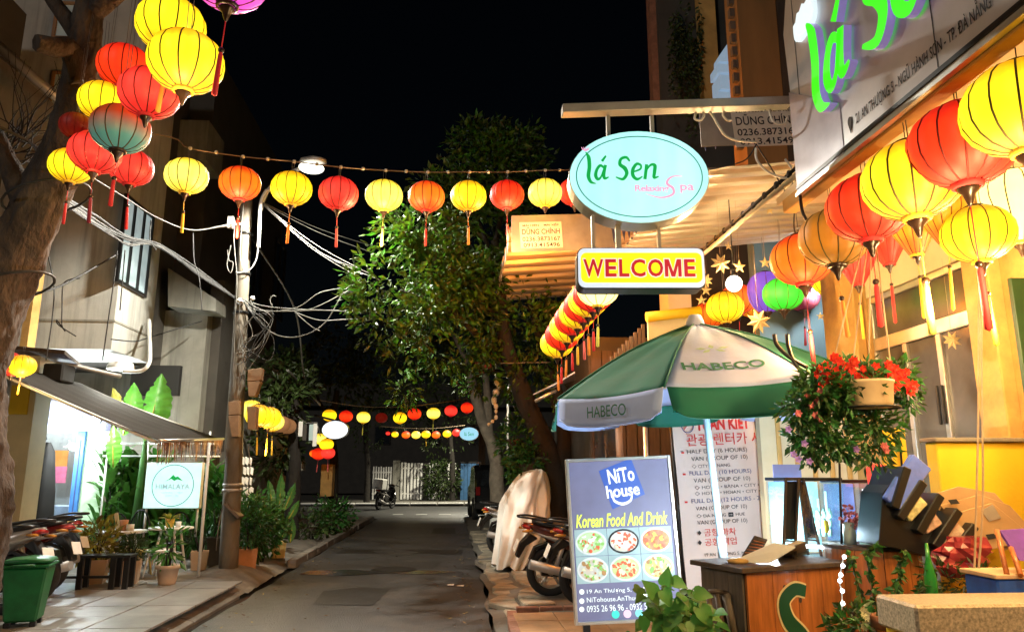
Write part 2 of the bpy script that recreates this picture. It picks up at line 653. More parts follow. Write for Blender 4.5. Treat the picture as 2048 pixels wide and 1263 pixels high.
M['wood_grey'] = mat('weathered_wood', (.13, .1, .075), rough=.7, var=.35, scale=4, stretch=(8, 8, .8), bump=.2, bscale=30)
M['bark'] = mat('tree_bark', (.045, .03, .022), rough=.95, col2=(.12, .09, .07), scale=7, stretch=(1, 1, .45), bump=1.0, bscale=16, dirt=.85, bdist=.05)
M['bark_dark'] = mat('dark_bark', (.018, .014, .01), rough=.95, var=.4, scale=5, bump=.9, bscale=16)
M['bark_pale'] = mat('pale_bark', (.2, .165, .12), rough=.95, var=.35, scale=6, bump=.7, bscale=18, dirt=.4)
M['leaf'] = leafmat('tree_leaf', (.022, .068, .004), (.066, .125, .006), .7)
M['leaf_dark'] = leafmat('dark_leaf', (.03, .055, .014), (.06, .09, .02), .45)
M['leaf_bright'] = leafmat('bright_leaf', (.06, .2, .03), (.12, .3, .05), .35)
M['leaf_bush'] = leafmat('bush_leaf', (.025, .1, .018), (.06, .16, .028), .6)
M['leaf_yellow'] = leafmat('croton_leaf', (.2, .17, .02), (.32, .26, .03), .5)
M['banana'] = leafmat('banana_leaf', (.07, .25, .02), (.13, .36, .04), .15, rough=.35, tl=.4)
M['petal_red'] = leafmat('red_petal', (.5, .006, .012), (.75, .02, .03), .25, rough=.6)
M['petal_pink'] = leafmat('pink_petal', (.6, .12, .15), (.7, .3, .3), .25, rough=.6)
M['petal_purple'] = leafmat('purple_petal', (.25, .12, .45), (.5, .35, .7), .25, rough=.6)
M['petal_white'] = leafmat('cream_petal', (.7, .66, .4), (.8, .75, .5), .2, rough=.6)
M['terracotta'] = mat('terracotta', (.5, .24, .12), rough=.85, var=.15, scale=5, bump=.1, dirt=.3)
M['pot_cream'] = mat('cream_ceramic', (.62, .45, .32), rough=.7, var=.08, scale=4, dirt=.25)
M['cable'] = mat('cable', (.15, .145, .13), rough=.5, var=.3, scale=3)
M['cable_dark'] = mat('dark_cable', (.03, .03, .03), rough=.6, var=.3)
M['rope_dark'] = mat('grey_rope', (.2, .15, .11), rough=.9, var=.2)
M['rope'] = mat('rope', (.45, .32, .2), rough=.9, var=.2)
M['cap'] = mat('lantern_wood', (.03, .014, .008), rough=.3, var=.3)
M['rib'] = mat('bamboo_rib', (.09, .06, .01), rough=.7, var=.2)
M['glass'] = glassmat('glass')
M['glass_dark'] = mat('dark_glass', (.02, .025, .03), rough=.08, var=.2, spec=.8)
M['glass_blue'] = mat('pale_blue_glass', (.45, .58, .6), rough=.15, var=.08, scale=2, spec=.6)
M['print_black'] = mat('black_print', (.02, .02, .025), rough=.7, var=.1)
M['print_blue'] = mat('blue_print', (.05, .07, .2), rough=.7, var=.1)
M['print_red'] = mat('red_print', (.6, .03, .03), rough=.7, var=.1)
M['print_green'] = mat('green_print', (.01, .16, .11), rough=.7, var=.1)
M['plate'] = mat('cream_plate', (.74, .71, .64), rough=.6, var=.1, dirt=.2)
M['paper'] = mat('paper', (.75, .72, .66), rough=.9, var=.06, scale=3)
M['cardboard'] = mat('cardboard', (.48, .3, .14), rough=.9, var=.12, scale=3, bump=.1, bscale=20)
M['cloth_white'] = mat('white_cover_cloth', (.72, .72, .68), rough=.85, var=.08, scale=3, bump=.15, bscale=9)
M['canvas_green'] = mat('green_canvas', (.004, .14, .095), rough=.75, var=.12, scale=3, bump=.1, bscale=14)
M['canvas_white'] = mat('white_canvas', (.38, .5, .86), rough=.75, var=.06, scale=3, bump=.1, bscale=14)
M['canvas_brown'] = mat('brown_awning', (.03, .025, .02), rough=.9, var=.45, scale=2.2, stretch=(.6, 5, .6), bump=.2)
M['fringe'] = mat('ragged_fringe', (.3, .17, .09), rough=.95, var=.4, scale=20, island=.4)
M['bin'] = mat('green_bin', (.008, .12, .03), rough=.45, var=.25, dirt=.5, bump=.1, bscale=80)
M['granite'] = mat('speckled_granite', (.5, .4, .27), rough=.3, var=.5, scale=70, coat=.2)
M['zinc'] = mat('corrugated_zinc', (.5, .44, .36), rough=.35, metal=.3, var=.25, scale=2, stretch=(.6, 3, 1), dirt=.4)
# ================================================================== THE SETTING
def prect(x0, y0, x1, y1, Y):
    """what a photo rectangle spans on a plane across the street at distance Y"""
    ym, xm = (y0 + y1) / 2, (x0 + x1) / 2
    return P(x0, ym, Y).x, P(x1, ym, Y).x, P(xm, y1, Y).z, P(xm, y0, Y).z
def pbox(mb, x0, y0, x1, y1, Y, dep, m=0):
    a, b, c, d = prect(x0, y0, x1, y1, Y)
    return mb.box(((a + b) / 2, Y + dep / 2, (c + d) / 2), (b - a, dep, d - c), m=m)
def bb(x0, x1, y0, y1, z0, z1, mb=None, m=0):
    return (mb or MB()).box(((x0 + x1) / 2, (y0 + y1) / 2, (z0 + z1) / 2), (x1 - x0, y1 - y0, z1 - z0), m=m)
def grid(x0, x1, y0, y1, nx, ny, fn):
    vs = [V((x0 + (x1 - x0) * i / nx, y0 + (y1 - y0) * j / ny, 0)) for j in range(ny + 1) for i in range(nx + 1)]
    for p in vs:
        fn(p)
    return MB().add(vs, [(j * (nx + 1) + i, j * (nx + 1) + i + 1, (j + 1) * (nx + 1) + i + 1, (j + 1) * (nx + 1) + i) for j in range(ny) for i in range(nx)], True)
def nz3(x, y, s=1.0, z=0):
    return noise.noise(V((x * s, y * s, z)))


solo('ground', bb(-150, 150, -60, 240, -.5, -.12), M['earth'], kind='structure')


def road_z(p):
    if p.x < -2.3:
        p.x += .05 * nz3(p.x, p.y, 1.3)
    elif p.x > .2:
        p.x += .1 * nz3(p.x, p.y, .9, 4)
    p.z = .012 * nz3(p.x, p.y, .5) - .004 * abs(p.x + 1)
solo('road', grid(-2.5, .46, -5, 26, 30, 160, road_z), M['asphalt'], kind='structure')
solo('cross_road', grid(-60, 60, 26.02, 35.0, 40, 6, lambda p: None), M['asphalt'], kind='structure')
for k, (a, b) in enumerate(((832, 854), (878, 902), (930, 950), (786, 806))):
    q0, q1 = G(a, 1028), G(b, 1028)
    solo('road_marking', bb(q0.x, q1.x, q0.y - .15, q0.y + .15, .004, .008), M['paint_white'], kind='structure')
solo('gutter', grid(-2.72, -2.44, -5, 26, 3, 120, lambda p: setattr(p, 'z', -.05 + .01 * nz3(p.x, p.y, 3))), M['wet'], kind='structure')

def flat_patch(name, pts, m, z=.006):
    solo(name, MB().add([(x, y, z + .012 * nz3(x, y, .5) - .004 * abs(x + 1)) for x, y in pts], [tuple(range(len(pts)))]), M[m], kind='structure')
flat_patch('road_patch', [(-2.2, 15.0), (.2, 14.6), (.25, 15.4), (-.6, 15.5), (-2.15, 15.7)], 'patch')
flat_patch('road_patch', [(-1.6, 9.3), (-.9, 9.2), (-.8, 10.4), (-1.2, 10.6), (-1.65, 10.3)], 'patch')
flat_patch('puddle', [(-2.3, 12.0), (-1.7, 11.75), (-1.0, 11.95), (-.3, 11.8), (.1, 12.1), (-.4, 12.3), (-1.1, 12.2), (-1.6, 12.45), (-2.2, 12.4)], 'wet', .007)
flat_patch('road_patch', [(-.5, 19.5), (.1, 19.4), (.1, 21.5), (-.5, 21.4)], 'patch')
mc = thing('manhole_cover', 'round iron manhole cover set into the asphalt of the street', 'manhole cover', (-.9, 12.4, .005))
part('rim', MB().lathe([(.3, .0), (.34, .006), (.36, .0)], 28), M['iron'], mc)
part('cover', MB().lathe([(0, .004), (.3, .004)], 28), M['patch'], mc)
lit_ = MB()
for i in range(240):                                 # leaf litter and paper scraps along the kerbs
    e = random.random() < .5
    x = -2.42 + abs(random.gauss(0, .16)) if e else .36 - abs(random.gauss(0, .2))
    if random.random() < .2:
        x = random.uniform(-2.3, .3)
    y = random.uniform(7.2, 20)
    a = random.random() * 6.3
    lit_.leaf((x, y, .018), (math.cos(a), math.sin(a), random.uniform(0, .3)), (0, 0, 1), random.uniform(.03, .08), random.uniform(.015, .035))
solo('leaf_litter', lit_, mat('dry_leaf', (.22, .16, .07), rough=.9, island=.6), kind='stuff')
for x, y, lb in ((901, 1171, 'small white paper scrap lying on the street near the flagstones'), (921, 1173, 'tiny pale scrap beside the paper on the street')):
    p = G(x, y)
    solo('paper_scrap', MB().prism([p + V((-.05, 0, .012)), p + V((.04, -.03, .012)), p + V((.05, .04, .02)), p + V((-.03, .05, .014))], (0, 0, .004)), M['paper'], lb, 'scrap')

# left pavement: base slab, big tiles near, rough concrete beyond, ramp down to the gutter
def lp(p):
    t = max(0.0, min(1.0, (p.x + 3.02) / .36))
    if p.y > 10.0:
        p.z = (.105 + .022 * nz3(p.x, p.y, 1.6)) * (1 - t * t) + .025 * nz3(p.x, p.y, 4) * t - .02 * t
        if p.x > -2.75:
            p.x += .06 * nz3(0, p.y, 2.2)
    else:
        p.z = .1 if p.x < -3.1 else -.06
pv = solo('pavement', grid(-14, -2.66, -4, 26, 90, 140, lp), M['concrete'], kind='structure')
k = 0
ty = 5.6
rows = []
while ty < 10.3:
    tx = -6.9
    while tx < -3.2:
        g = MB().box((tx + .3, ty + .3, .112 + random.uniform(-.002, .003)), (.584, .584, .024), M=Matrix.Rotation(random.uniform(-.003, .003), 3, 'X') @ Matrix.Rotation(random.uniform(-.003, .003), 3, 'Y'))
        if not (ty < 6.2 and tx < -5):
            part('paving_tile', g, M['tile'], pv, world=True, bevel=.004)
        tx += .6
    ty += .6
for j in range(3):
    y0 = 5.0 + j * 1.72
    part('ramp_slab', MB().prism([(-3.12, y0, .123), (-2.66, y0, -.015), (-2.66, y0, -.1), (-3.12, y0, -.1)], (0, 1.705, 0)), M['concrete_dark'], pv, world=True, bevel=.006)
solo('mound', grid(-3.75, -2.62, 10.4, 12.6, 24, 34, lambda p: setattr(p, 'z', -.03 + .23 * max(0, 1 - ((p.x + 3.2) / .62) ** 2) * max(0, 1 - ((p.y - 11.5) / 1.15) ** 2) + .03 * nz3(p.x, p.y, 5))), M['concrete'], kind='structure')
kb = solo('kerb', MB().box((-2.66, 19.5, -.02), (.12, 12.8, .2)), M['concrete'], kind='structure', bevel=.01)
for j in range(12):
    part('kerb_stone', MB().box((-2.6, 13.4 + j * 1.03, .05 + random.uniform(-.01, .01)), (.14, .99, .14), rz=random.uniform(-.02, .02)), M['concrete'], kb, world=True, bevel=.012)

# right pavement
def rp(p):
    t = max(0.0, min(1.0, (p.x - .48) / .5))
    p.z = .02 + .08 * t + .02 * nz3(p.x, p.y, 2.5)
    if p.x < .5:
        p.x += .09 * nz3(1, p.y, 1.4)
pr = solo('right_pavement', grid(.44, 9, -4, 26, 60, 130, rp), M['concrete_dark'], kind='structure')
fc_ = {}
def fcorner(i, j):                                   # broken paving slabs along the edge
    if (i, j) not in fc_:
        y = 7.95 + j * .47
        fc_[(i, j)] = V((.5 + i * .36 + random.uniform(-.09, .09) + .09 * nz3(1, y, 1.4), y + random.uniform(-.13, .13), 0))
    return fc_[(i, j)]
for j in range(25):
    for i in range(3):
        if i == 2 and j < 4 or random.random() < .1:
            continue
        q = [fcorner(i, j), fcorner(i + 1, j), fcorner(i + 1, j + 1), fcorner(i, j + 1)]
        c = sum(q, V((0, 0, 0))) / 4
        poly = []
        for e in range(4):
            a, b = q[e], q[(e + 1) % 4]
            for t in (.1, .5, .9):
                z = a.lerp(b, t).lerp(c, .06 + random.uniform(0, .06))
                poly.append(V((z.x, z.y, .03 + .05 * min(1, i * .6))))
        tx_, ty_, h_ = random.uniform(-.09, .09), random.uniform(-.07, .07), random.uniform(.03, .055)
        top = [V((z.x, z.y, z.z + h_ + (z.x - c.x) * tx_ + (z.y - c.y) * ty_)) for z in poly]
        n = len(poly)
        part('flagstone', MB().add(poly + top, [tuple(range(n, 2 * n))] + [(e, (e + 1) % n, n + (e + 1) % n, n + e) for e in range(n)]), M['flag'], pr, world=True, bevel=.012)
for j in range(7):                                   # orange tiles of the spa forecourt
    for i in range(8):
        x, y = .82 + i * .41 + .05 * j * 0, 5.15 + j * .41
        part('floor_tile', MB().box((x, y, .122 + random.uniform(-.002, .002)), (.4, .4, .03)), M['tile_orange'], pr, world=True, bevel=.004)
for j in range(10):
    part('edge_brick', MB().box((.58 + .018 * (j - 5) ** 2 * .12, 5.2 + j * .29, .1), (.1, .27, .07), rz=.03 * (5 - j) * .5), M['brick'], pr, world=True, bevel=.006)
for j in range(9):
    part('edge_brick', MB().box((.8 + j * .25, 8.12 + .01 * j, .115), (.235, .09, .05)), M['brick'], pr, world=True, bevel=.006)

# far side of the cross road
fp = solo('far_pavement', bb(-60, 60, 35.3, 48, -.1, .11), M['concrete_dark'], kind='structure')
fk = solo('far_kerb', bb(-60, 60, 35.02, 35.29, -.1, .1), M['concrete'], kind='structure')
for j in range(9):
    part('kerb_stone', MB().box((-7.5 + j * 1.24, 35.12, .09), (1.2, .2, .16)), M['white'], fk, world=True, bevel=.02)

# white fence, gate and hedge at the far end of the street
YF = 40.0
def fence(x0, x1, y0, y1, n, bar, label, name='white_fence', m='white', cat='fence'):
    a, b, c, d = prect(x0, y0, x1, y1, YF)
    t = thing(name, label, cat, ((a + b) / 2, YF, .11))
    for i in range(n):
        x = a + (b - a) * (i + .5) / n
        part('paling', bb(x - bar / 2, x + bar / 2, YF - .02, YF + .02, .15, d - random.uniform(0, .05)), M[m], t, world=True)
    for z in (.45, d - .3):
        part('rail', bb(a, b, YF + .021, YF + .06, z - .04, z + .04), M[m], t, world=True)
    return t
fence(744, 784, 932, 1004, 8, .07, 'white iron railing at the end of the street, left of the gate post')
fence(800, 846, 924, 1004, 7, .11, 'white paling gate at the end of the street, right of the pale gate post', name='white_gate', cat='gate')
fence(856, 912, 924, 1004, 9, .12, 'white paling fence overgrown by a dark shrub at the street end')
solo('gate_post', pbox(MB(), 785, 920, 799, 1004, YF - .1, .3), M['wall_grey'], 'pale square gate post between the white railing and the paling gate', 'post')
solo('gate_post', pbox(MB(), 846, 926, 855, 1004, YF - .1, .3), M['wall_dark'], 'dark gate post between paling gate and overgrown fence', 'post')
bg_ = thing('blue_gate', 'dark blue sheet gate at the end of the street beside the fence', 'gate', P(938, 1003, YF))
for i in range(5):
    part('panel', pbox(MB(), 921 + i * 7.2, 926, 927.6 + i * 7.2, 1002, YF, .05), mat('blue_sheet', (.03, .1, .22), rough=.5, var=.2), bg_, world=True)
part('frame', pbox(MB(), 919, 922, 958, 925.6, YF - .02, .1), M['iron'], bg_, world=True)
hw = thing('street_end_house', 'dark unlit house behind the white fence at the street end', 'house', (-1, 58, 0))
part('wall', bb(-14, 10, 58, 66, 0, 6.5), M['wall_dark'], hw, world=True)
part('roof', MB().prism([(-14.5, 57.3, 6.5), (10.5, 57.3, 6.5), (10.5, 62, 8.6), (-14.5, 62, 8.6)], (0, .3, .2)), M['wall_dark'], hw, world=True)
for x in (-6, -2.2, 1.5):
    f = part('window', bb(x, x + 1.2, 57.93, 57.99, 3.6, 5.0), M['black'], hw, world=True)
    part('pane', bb(x + .08, x + 1.12, 57.9, 57.925, 3.68, 4.92), M['glass_dark'], f, world=True)

# ================================================================== LEFT SIDE BUILDINGS
XB = -5.17
bayA = XP(223, 690, XB).y
bayB = XP(301, 690, XB).y
hA = thing('cafe_house', 'beige house with an overhanging upper storey above the lit cafe', 'house', (-6.5, bayA + .6, .12))
zb = P(223, 698, bayA).z
part('upper_storey', bb(-8.6, XB, bayA, bayB, zb, 9.5), M['wall_beige'], hA, world=True)
part('string_course', bb(-8.6, XB + .012, bayA - .012, bayB + .01, zb + .42, zb + .45), M['wall_grey'], hA, world=True)
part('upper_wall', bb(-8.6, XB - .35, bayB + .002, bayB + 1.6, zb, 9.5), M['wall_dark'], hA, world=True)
def side_window(parent, x0, yt, x1, yb, X, n=3, fr='black', gl='glass_blue'):
    """window on a wall along the street; photo corners give its place"""
    ya, yb2 = XP(x0, (yt + yb) / 2, X).y, XP(x1, (yt + yb) / 2, X).y
    z1, z0 = XP((x0 + x1) / 2, yt, X).z, XP((x0 + x1) / 2, yb, X).z
    f = MB()
    bb(X + .003, X + .05, ya, ya + .05, z0, z1, f)
    bb(X + .003, X + .05, yb2 - .05, yb2, z0, z1, f)
    bb(X + .003, X + .05, ya + .051, yb2 - .051, z0, z0 + .05, f)
    bb(X + .003, X + .05, ya + .051, yb2 - .051, z1 - .05, z1, f)
    for i in range(1, n):
        y = ya + (yb2 - ya) * i / n
        bb(X + .003, X + .05, y - .025, y + .025, z0 + .051, z1 - .051, f)
    w_ = part('window', f, M[fr], parent, world=True)
    for i in range(n):
        a = ya + (yb2 - ya) * i / n + .027
        b = ya + (yb2 - ya) * (i + 1) / n - .027
        part('pane', bb(X + .008, X + .02, a, b, z0 + .05, z1 - .05), M[gl], w_, world=True)
    return w_
M['window_glow'] = lit('window_glow', (.5, .64, .66), .5, var=.3, scale=2)
side_window(hA, 236, 402, 298, 584, XB, gl='window_glow')
for (x0, y0, x1, y1) in ((113, 8, 150, 72), (103, 148, 141, 248)):
    f = MB()
    a, b, c, d = prect(x0, y0, x1, y1, bayA - .05)
    for q in ((a - .05, a, c - .05, d + .05), (b, b + .05, c - .05, d + .05), (a, b, d, d + .05), (a, b, c - .05, c)):
        bb(q[0], q[1], bayA - .05, bayA - .004, q[2], q[3], f)
    w_ = part('window', f, M['wall_brown'], hA, world=True)
    part('pane', bb(a, b, bayA - .03, bayA - .01, c, d), M['glass_blue'], w_, world=True)

hB = thing('grey_house', 'grey rendered house just behind the cafe house with a concrete canopy', 'house', (-6, 15, .1))
YB = 14.3
a, b, c, d = prect(330, 560, 408, 870, YB)
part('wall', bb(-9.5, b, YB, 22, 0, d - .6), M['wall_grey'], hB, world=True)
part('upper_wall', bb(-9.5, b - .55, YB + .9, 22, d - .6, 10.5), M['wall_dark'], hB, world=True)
part('canopy', MB().prism([P(336, 535, YB - .6), P(432, 598, YB - .6), P(432, 622, YB - .6), P(336, 612, YB - .6)], (0, .597, 0)), M['wall_grey'], hB, world=True)
part('pilaster', pbox(MB(), 409, 560, 436, 900, YB + .3, .8), M['wall_dark'], hB, world=True)
part('balcony', pbox(MB(), 352, 240, 415, 318, YB - .2, 1.0), M['wall_grey'], hB, world=True)
for j in range(2):
    y0 = YB + 2.2 + j * 2.4
    side_window(hB, 905 - 1480 * 4.6 / y0, 480, 905 - 1480 * 4.6 / (y0 + 1.2), 640, b + .002, n=2, gl='glass_dark')
solo('signboard', pbox(MB(), 261, 730, 358, 790, YB - .75, .12), M['black_matt'], 'dark unlit signboard on the grey house above the banana leaves', 'signboard')
hC = thing('near_left_house', 'tan house at the left edge behind the leaning tree', 'house', (-8, 9, .1))
part('wall', bb(-10, -6.75, 6.6, 10.9, 0, 8.5), M['wall_dark'], hC, world=True)
part('pilaster', pbox(MB(), 46, 540, 61, 740, 10.95, .2), M['wall_ochre'], hC, world=True)
e0, e1 = P(-30, 70, 9.4), P(140, 218, 9.9)
part('eave_beam', MB().tube([e0, e1], .07, 6), M['steel'], hC, world=True)
part('gable', MB().prism([P(-30, 90, 9.9), P(132, 228, 10.3), P(86, 262, 10.3), P(-30, 262, 10.1)], (0, .15, 0)), M['wall_grey'], hC, world=True)

# ---- cafe ground floor: glass front facing us, yellow pillar, shop inside
YC = 13.4
cf = thing('cafe', 'brightly lit cafe front with a blue door under the brown awning', 'cafe', (-7, YC, .12))
part('pillar', pbox(MB(), 4, 700, 58, 1085, 10.6, .4), M['wall_cream'], cf, world=True)
part('pillar_panel', pbox(MB(), 20, 770, 56, 828, 10.57, .028), M['wall_yellow'], cf, world=True)
a, b, c, d = prect(157, 862, 207, 1130, YC)
part('wall', bb(a, b, YC, YC + .12, 0, d), M['wall_green'], cf, world=True)
part('post', pbox(MB(), 207, 790, 216, 1130, YC - .1, .12), M['wood_grey'], cf, world=True)
dr = part('door', pbox(MB(), 139, 862, 156.5, 1130, YC - .04, .1), mat('blue_door_paint', (.06, .2, .5), rough=.4, var=.15), cf, world=True, bevel=.01)
part('groove', pbox(MB(), 146, 880, 148, 1120, YC - .046, .006), M['print_blue'], dr, world=True)
a2 = P(60, 900, YC).x
room = MB()
zc = 2.75
bb(a2 - 1.4, a, YC + 1.6, YC + 1.7, 0, zc, room)
bb(a2 - 1.5, a2 - 1.4, YC, YC + 1.6, 0, zc, room)
bb(a2 - 1.5, a, YC + .13, YC + 1.7, zc, zc + .06, room)
part('room_wall', room, M['white'], cf, world=True)
part('shop_floor', bb(a2 - 1.4, a, YC, YC + 1.6, .1, .13), M['tile'], cf, world=True)
part('glazing', pbox(MB(), 62, 865, 138, 1130, YC + .02, .012), M['glass'], cf, world=True)
part('counter', pbox(MB(), 92, 1010, 140, 1090, YC + .6, .5), mat('grey_counter', (.35, .38, .42), rough=.5), cf, world=True, bevel=.02)
tr_ = part('transom_box', pbox(MB(), 76, 800, 216, 860, YC - .25, .24), lit('transom_light', (.55, .6, .95), .75, var=.25, scale=2), cf, world=True, bevel=.02)
for q in range(5):
    part('divider', pbox(MB(), 90 + q * 24, 830, 91.5 + q * 24, 858, YC - .258, .007), M['steel'], tr_, world=True)
solo('menu_poster', pbox(MB(), 91, 900, 134, 945, YC + .5, .02), lit('orange_poster', (.95, .35, .05), .8, var=.4, scale=6), 'glowing orange poster inside the cafe behind the glass', 'poster')
solo('menu_poster', pbox(MB(), 102, 932, 132, 965, YC + .45, .02), lit('pink_poster', (.9, .2, .3), .8, var=.5, scale=9), 'small pink poster below the orange one inside the cafe', 'poster')
solo('dark_curtain', MB().lathe([(.02, 0), (.16, .03), (.2, .5), (.17, 1.1), (.1, 1.7), (.03, 1.85)], 14, tuple(P(72, 1085, 12.3) - V((0, 0, .0)))[:2] + (.12,), fn=lambda a, z: 1 + .15 * math.sin(5 * a + z)), M['black_matt'], 'black covered figure-high bundle beside the yellow cafe pillar', 'bundle')
lamp('shop_light', 'AREA', (a2 + .2, YC + .8, zc - .06), 62, (.9, .97, 1), size=1.0, rot=(0, 0, 0))
# ledges and boxes above the cafe
solo('wooden_ledge', MB().prism([P(16, 690, 10.3), P(130, 700, 10.3), P(163, 728, 11.2), P(16, 716, 11.2)], (0, 0, -.05)), M['wood_dark'], 'dark plank canopy jutting out above the yellow cafe pillar', 'canopy')
solo('speaker_box', pbox(MB(), 84, 726, 125, 762, 10.5, .35), M['black_matt'], 'black box fixed under the plank canopy beside the lanterns', 'box', bevel=.02)
solo('drain_pipe', MB().tube(smooth_path([P(112, 722, 10.9), P(222, 748, 11.3), P(240, 752, 11.4)]), .035, 8), M['steel'], 'grey pipe running below the overhang towards the round lamp', 'pipe')
solo('drain_pipe', MB().tube(smooth_path([P(246, 742, 11.6), P(282, 741, 11.6), P(297, 728, 11.6), P(300, 705, 11.8), P(298, 640, 12.4)]), .03, 8), M['white'], 'white curved pipe beside the overhang corner', 'pipe')
wl = thing('wall_lamp', 'round white ceiling lamp under the overhanging storey', 'lamp', P(241, 738, 11.9))
part('shade', MB().lathe([(.0, .1), (.17, .1), (.2, .03), (.2, 0)], 18, P(241, 738, 11.9)), M['white'], wl, world=True)
part('lens', MB().lathe([(0, -.02), (.18, -.012), (.195, -.001)], 18, P(241, 738, 11.9)), lit('soft_lamp', (.9, .95, .85), 4), wl, world=True)
lamp('wall_lamp_glow', 'POINT', P(241, 744, 11.9) - V((0, 0, .07)), 14, (1, .97, .85), .1, parent=wl)
for (x, y, Y, lb) in ((190, 840, 12.3, 'glaring white spotlight on the lit box over the cafe wall'), (74, 882, 12.95, 'glaring white floodlight at the left end of the cafe glass')):
    p = P(x, y, Y)
    t = thing('spotlight', lb, 'lamp', p)
    part('lens', MB().ball(p, .075, 14), lit('spot_lens', (.9, .97, 1), 5), t, world=True)
    part('housing', MB().tube([p + V((0, .07, .02)), p + V((0, .2, .06))], [.08, .05], 10), M['iron'], t, world=True)
    lamp('spot_glow', 'POINT', p + V((.05, -.16, -.05)), 60, (.86, .96, 1), .06, parent=t)
# ---- awning
aw = thing('awning', 'brown striped canvas awning sloping down over the cafe tables with a ragged fringe', 'awning', (-4.6, 10.3, 2))
A0, A1, B0, B1 = V((-5.62, 9.07, 2.82)), V((-5.62, 11.6, 2.82)), XP(318, 881, -3.62), XP(444, 877, -3.62)
vs, fs = [], []
n1, n2 = 18, 8
for i in range(n1 + 1):
    for j in range(n2 + 1):
        p = A0.lerp(A1, i / n1).lerp(B0.lerp(B1, i / n1), j / n2)
        p.z -= .05 * math.sin(math.pi * j / n2) + .012 * math.sin(i * 2.1) * math.sin(math.pi * j / n2)
        vs.append(p)
fs = [(i * (n2 + 1) + j, (i + 1) * (n2 + 1) + j, (i + 1) * (n2 + 1) + j + 1, i * (n2 + 1) + j + 1) for i in range(n1) for j in range(n2)]
o = part('canvas', MB().add(vs, fs, True), M['canvas_brown'], aw, world=True)
md = o.modifiers.new('thickness', 'SOLIDIFY')
md.thickness = .006
part('front_bar', MB().tube([B0 + V((.01, -.03, 0)), B1 + V((.01, .03, 0))], .022, 8), M['alu'], aw, world=True)
part('side_arm', MB().tube([A0 + V((0, .02, -.06)), B0 + V((-.03, .02, -.02))], .02, 8), M['white_metal'], aw, world=True)
part('side_arm', MB().tube([A1 + V((0, -.02, -.06)), B1 + V((-.03, -.02, -.02))], .02, 8), M['white_metal'], aw, world=True)
fr = MB()
for i in range(120):
    t = (i + random.random()) / 120
    p = B0.lerp(B1, t)
    L = random.uniform(.2, .31)
    wd = random.uniform(.012, .03)
    x = p.x + random.uniform(-.012, .012)
    fr.add([(x, p.y - wd, p.z - .01), (x, p.y + wd, p.z - .01), (x + random.uniform(-.01, .01), p.y + wd * .6, p.z - L), (x + .01, p.y - wd * .7, p.z - L * random.uniform(.85, 1))], [(0, 1, 2, 3)])
tag(part('fringe', fr, M['fringe'], aw, world=True), kind='stuff')
solo('awning_pole', MB().tube([P(419, 884, 10.95), V((P(419, 884, 10.95).x, 10.95, .11))], .022, 8), M['white_metal'], 'thin white pole propping the awning beside the glowing shop sign', 'pole')

# ================================================================== RIGHT SIDE BUILDINGS
XS, XW = 2.34, 4.0           # sign / eave line and facade of the spa
sp = thing('spa_house', 'spa building with ochre pillars and a glazed door behind the hanging lanterns', 'house', (XW, 4.5, .1))
dY0, dY1 = XP(1962, 700, XW).y, XP(1742, 700, XW).y      # door opening, near and far
ztr = XP(1733, 700, XW).z
pilY0, pilY1 = XP(2022, 700, XW).y, XP(1967, 700, XW).y
zdt = XP(1800, 568, XW).z                                   # head of the glazing
part('wall', bb(XW, XW + .25, dY1, 7.6, 0, 6.5), M['wall_ochre'], sp, world=True)
part('lintel', bb(XW + .002, XW + .25, dY0, dY1 - .002, zdt, 6.5), M['wall_cream'], sp, world=True)
part('wall', bb(XW + .002, XW + .25, 0, pilY0 - .002, 0, 6.5), M['wall_ochre'], sp, world=True)
part('pillar', bb(XW - .1, XW + .2, pilY0, pilY1, 0, 6.4), M['wall_ochre'], sp, world=True, bevel=.01)
part('pillar', bb(XW - .1, XW - .003, dY1 + .05, dY1 + .38, 0, 6.4), M['wall_ochre'], sp, world=True, bevel=.01)
dr = part('door', MB(), M['alu'], sp, world=True)
fm = MB()
zs0, zmid0 = XP(1850, 890, XW).z, None
ztb = XP(1850, 648, XW).z                                   # transom bar
def fr_box(y0, y1, z0, z1, x=XW + .03):
    bb(x, x + .08, y0, y1, z0, z1, fm)
fr_box(dY0, dY1, zdt - .06, zdt - .002)
fr_box(dY0, dY1, ztb - .1, ztb + .02)
for t in (0, .36, .68, 1):
    y = dY0 + (dY1 - dY0) * t
    fr_box(y - .03, y + .03, .5, ztb - .101)
for t in (0, .42, 1):
    y = dY0 + (dY1 - dY0) * t
    fr_box(y - .03, y + .03, ztb + .021, zdt - .061)
bpy.data.objects.remove(dr)
dr = part('door', fm, M['alu'], sp, world=True, bevel=.006)
gm = mat('brown_glass', (.1, .085, .065), rough=.15, var=.35, scale=1.5, spec=.6)
for i in range(3):
    ts = (0, .36, .68, 1)
    part('pane', bb(XW + .06, XW + .07, dY0 + (dY1 - dY0) * ts[i] + .031, dY0 + (dY1 - dY0) * ts[i + 1] - .031, .5, ztb - .102), gm, dr, world=True)
for i in range(2):
    ts = (0, .42, 1)
    part('pane', bb(XW + .06, XW + .07, dY0 + (dY1 - dY0) * ts[i] + .031, dY0 + (dY1 - dY0) * ts[i + 1] - .031, ztb + .022, zdt - .062), gm, dr, world=True)
for t, zz in ((.36, 2.05), (.4, 2.05), (.68, 2.4)):
    y = dY0 + (dY1 - dY0) * t
    part('handle', bb(XW - .0, XW + .028, y - .012, y + .012, zz - .16, zz + .16), M['black'], dr, world=True, bevel=.006)
part('soffit', MB().prism([(XS + .06, 1.2, 3.52), (XS + .06, 5.1, 3.46), (XW - .003, 5.1, 3.62), (XW - .003, 1.2, 3.7)], (0, 0, .06)), M['wall_cream'], sp, world=True)
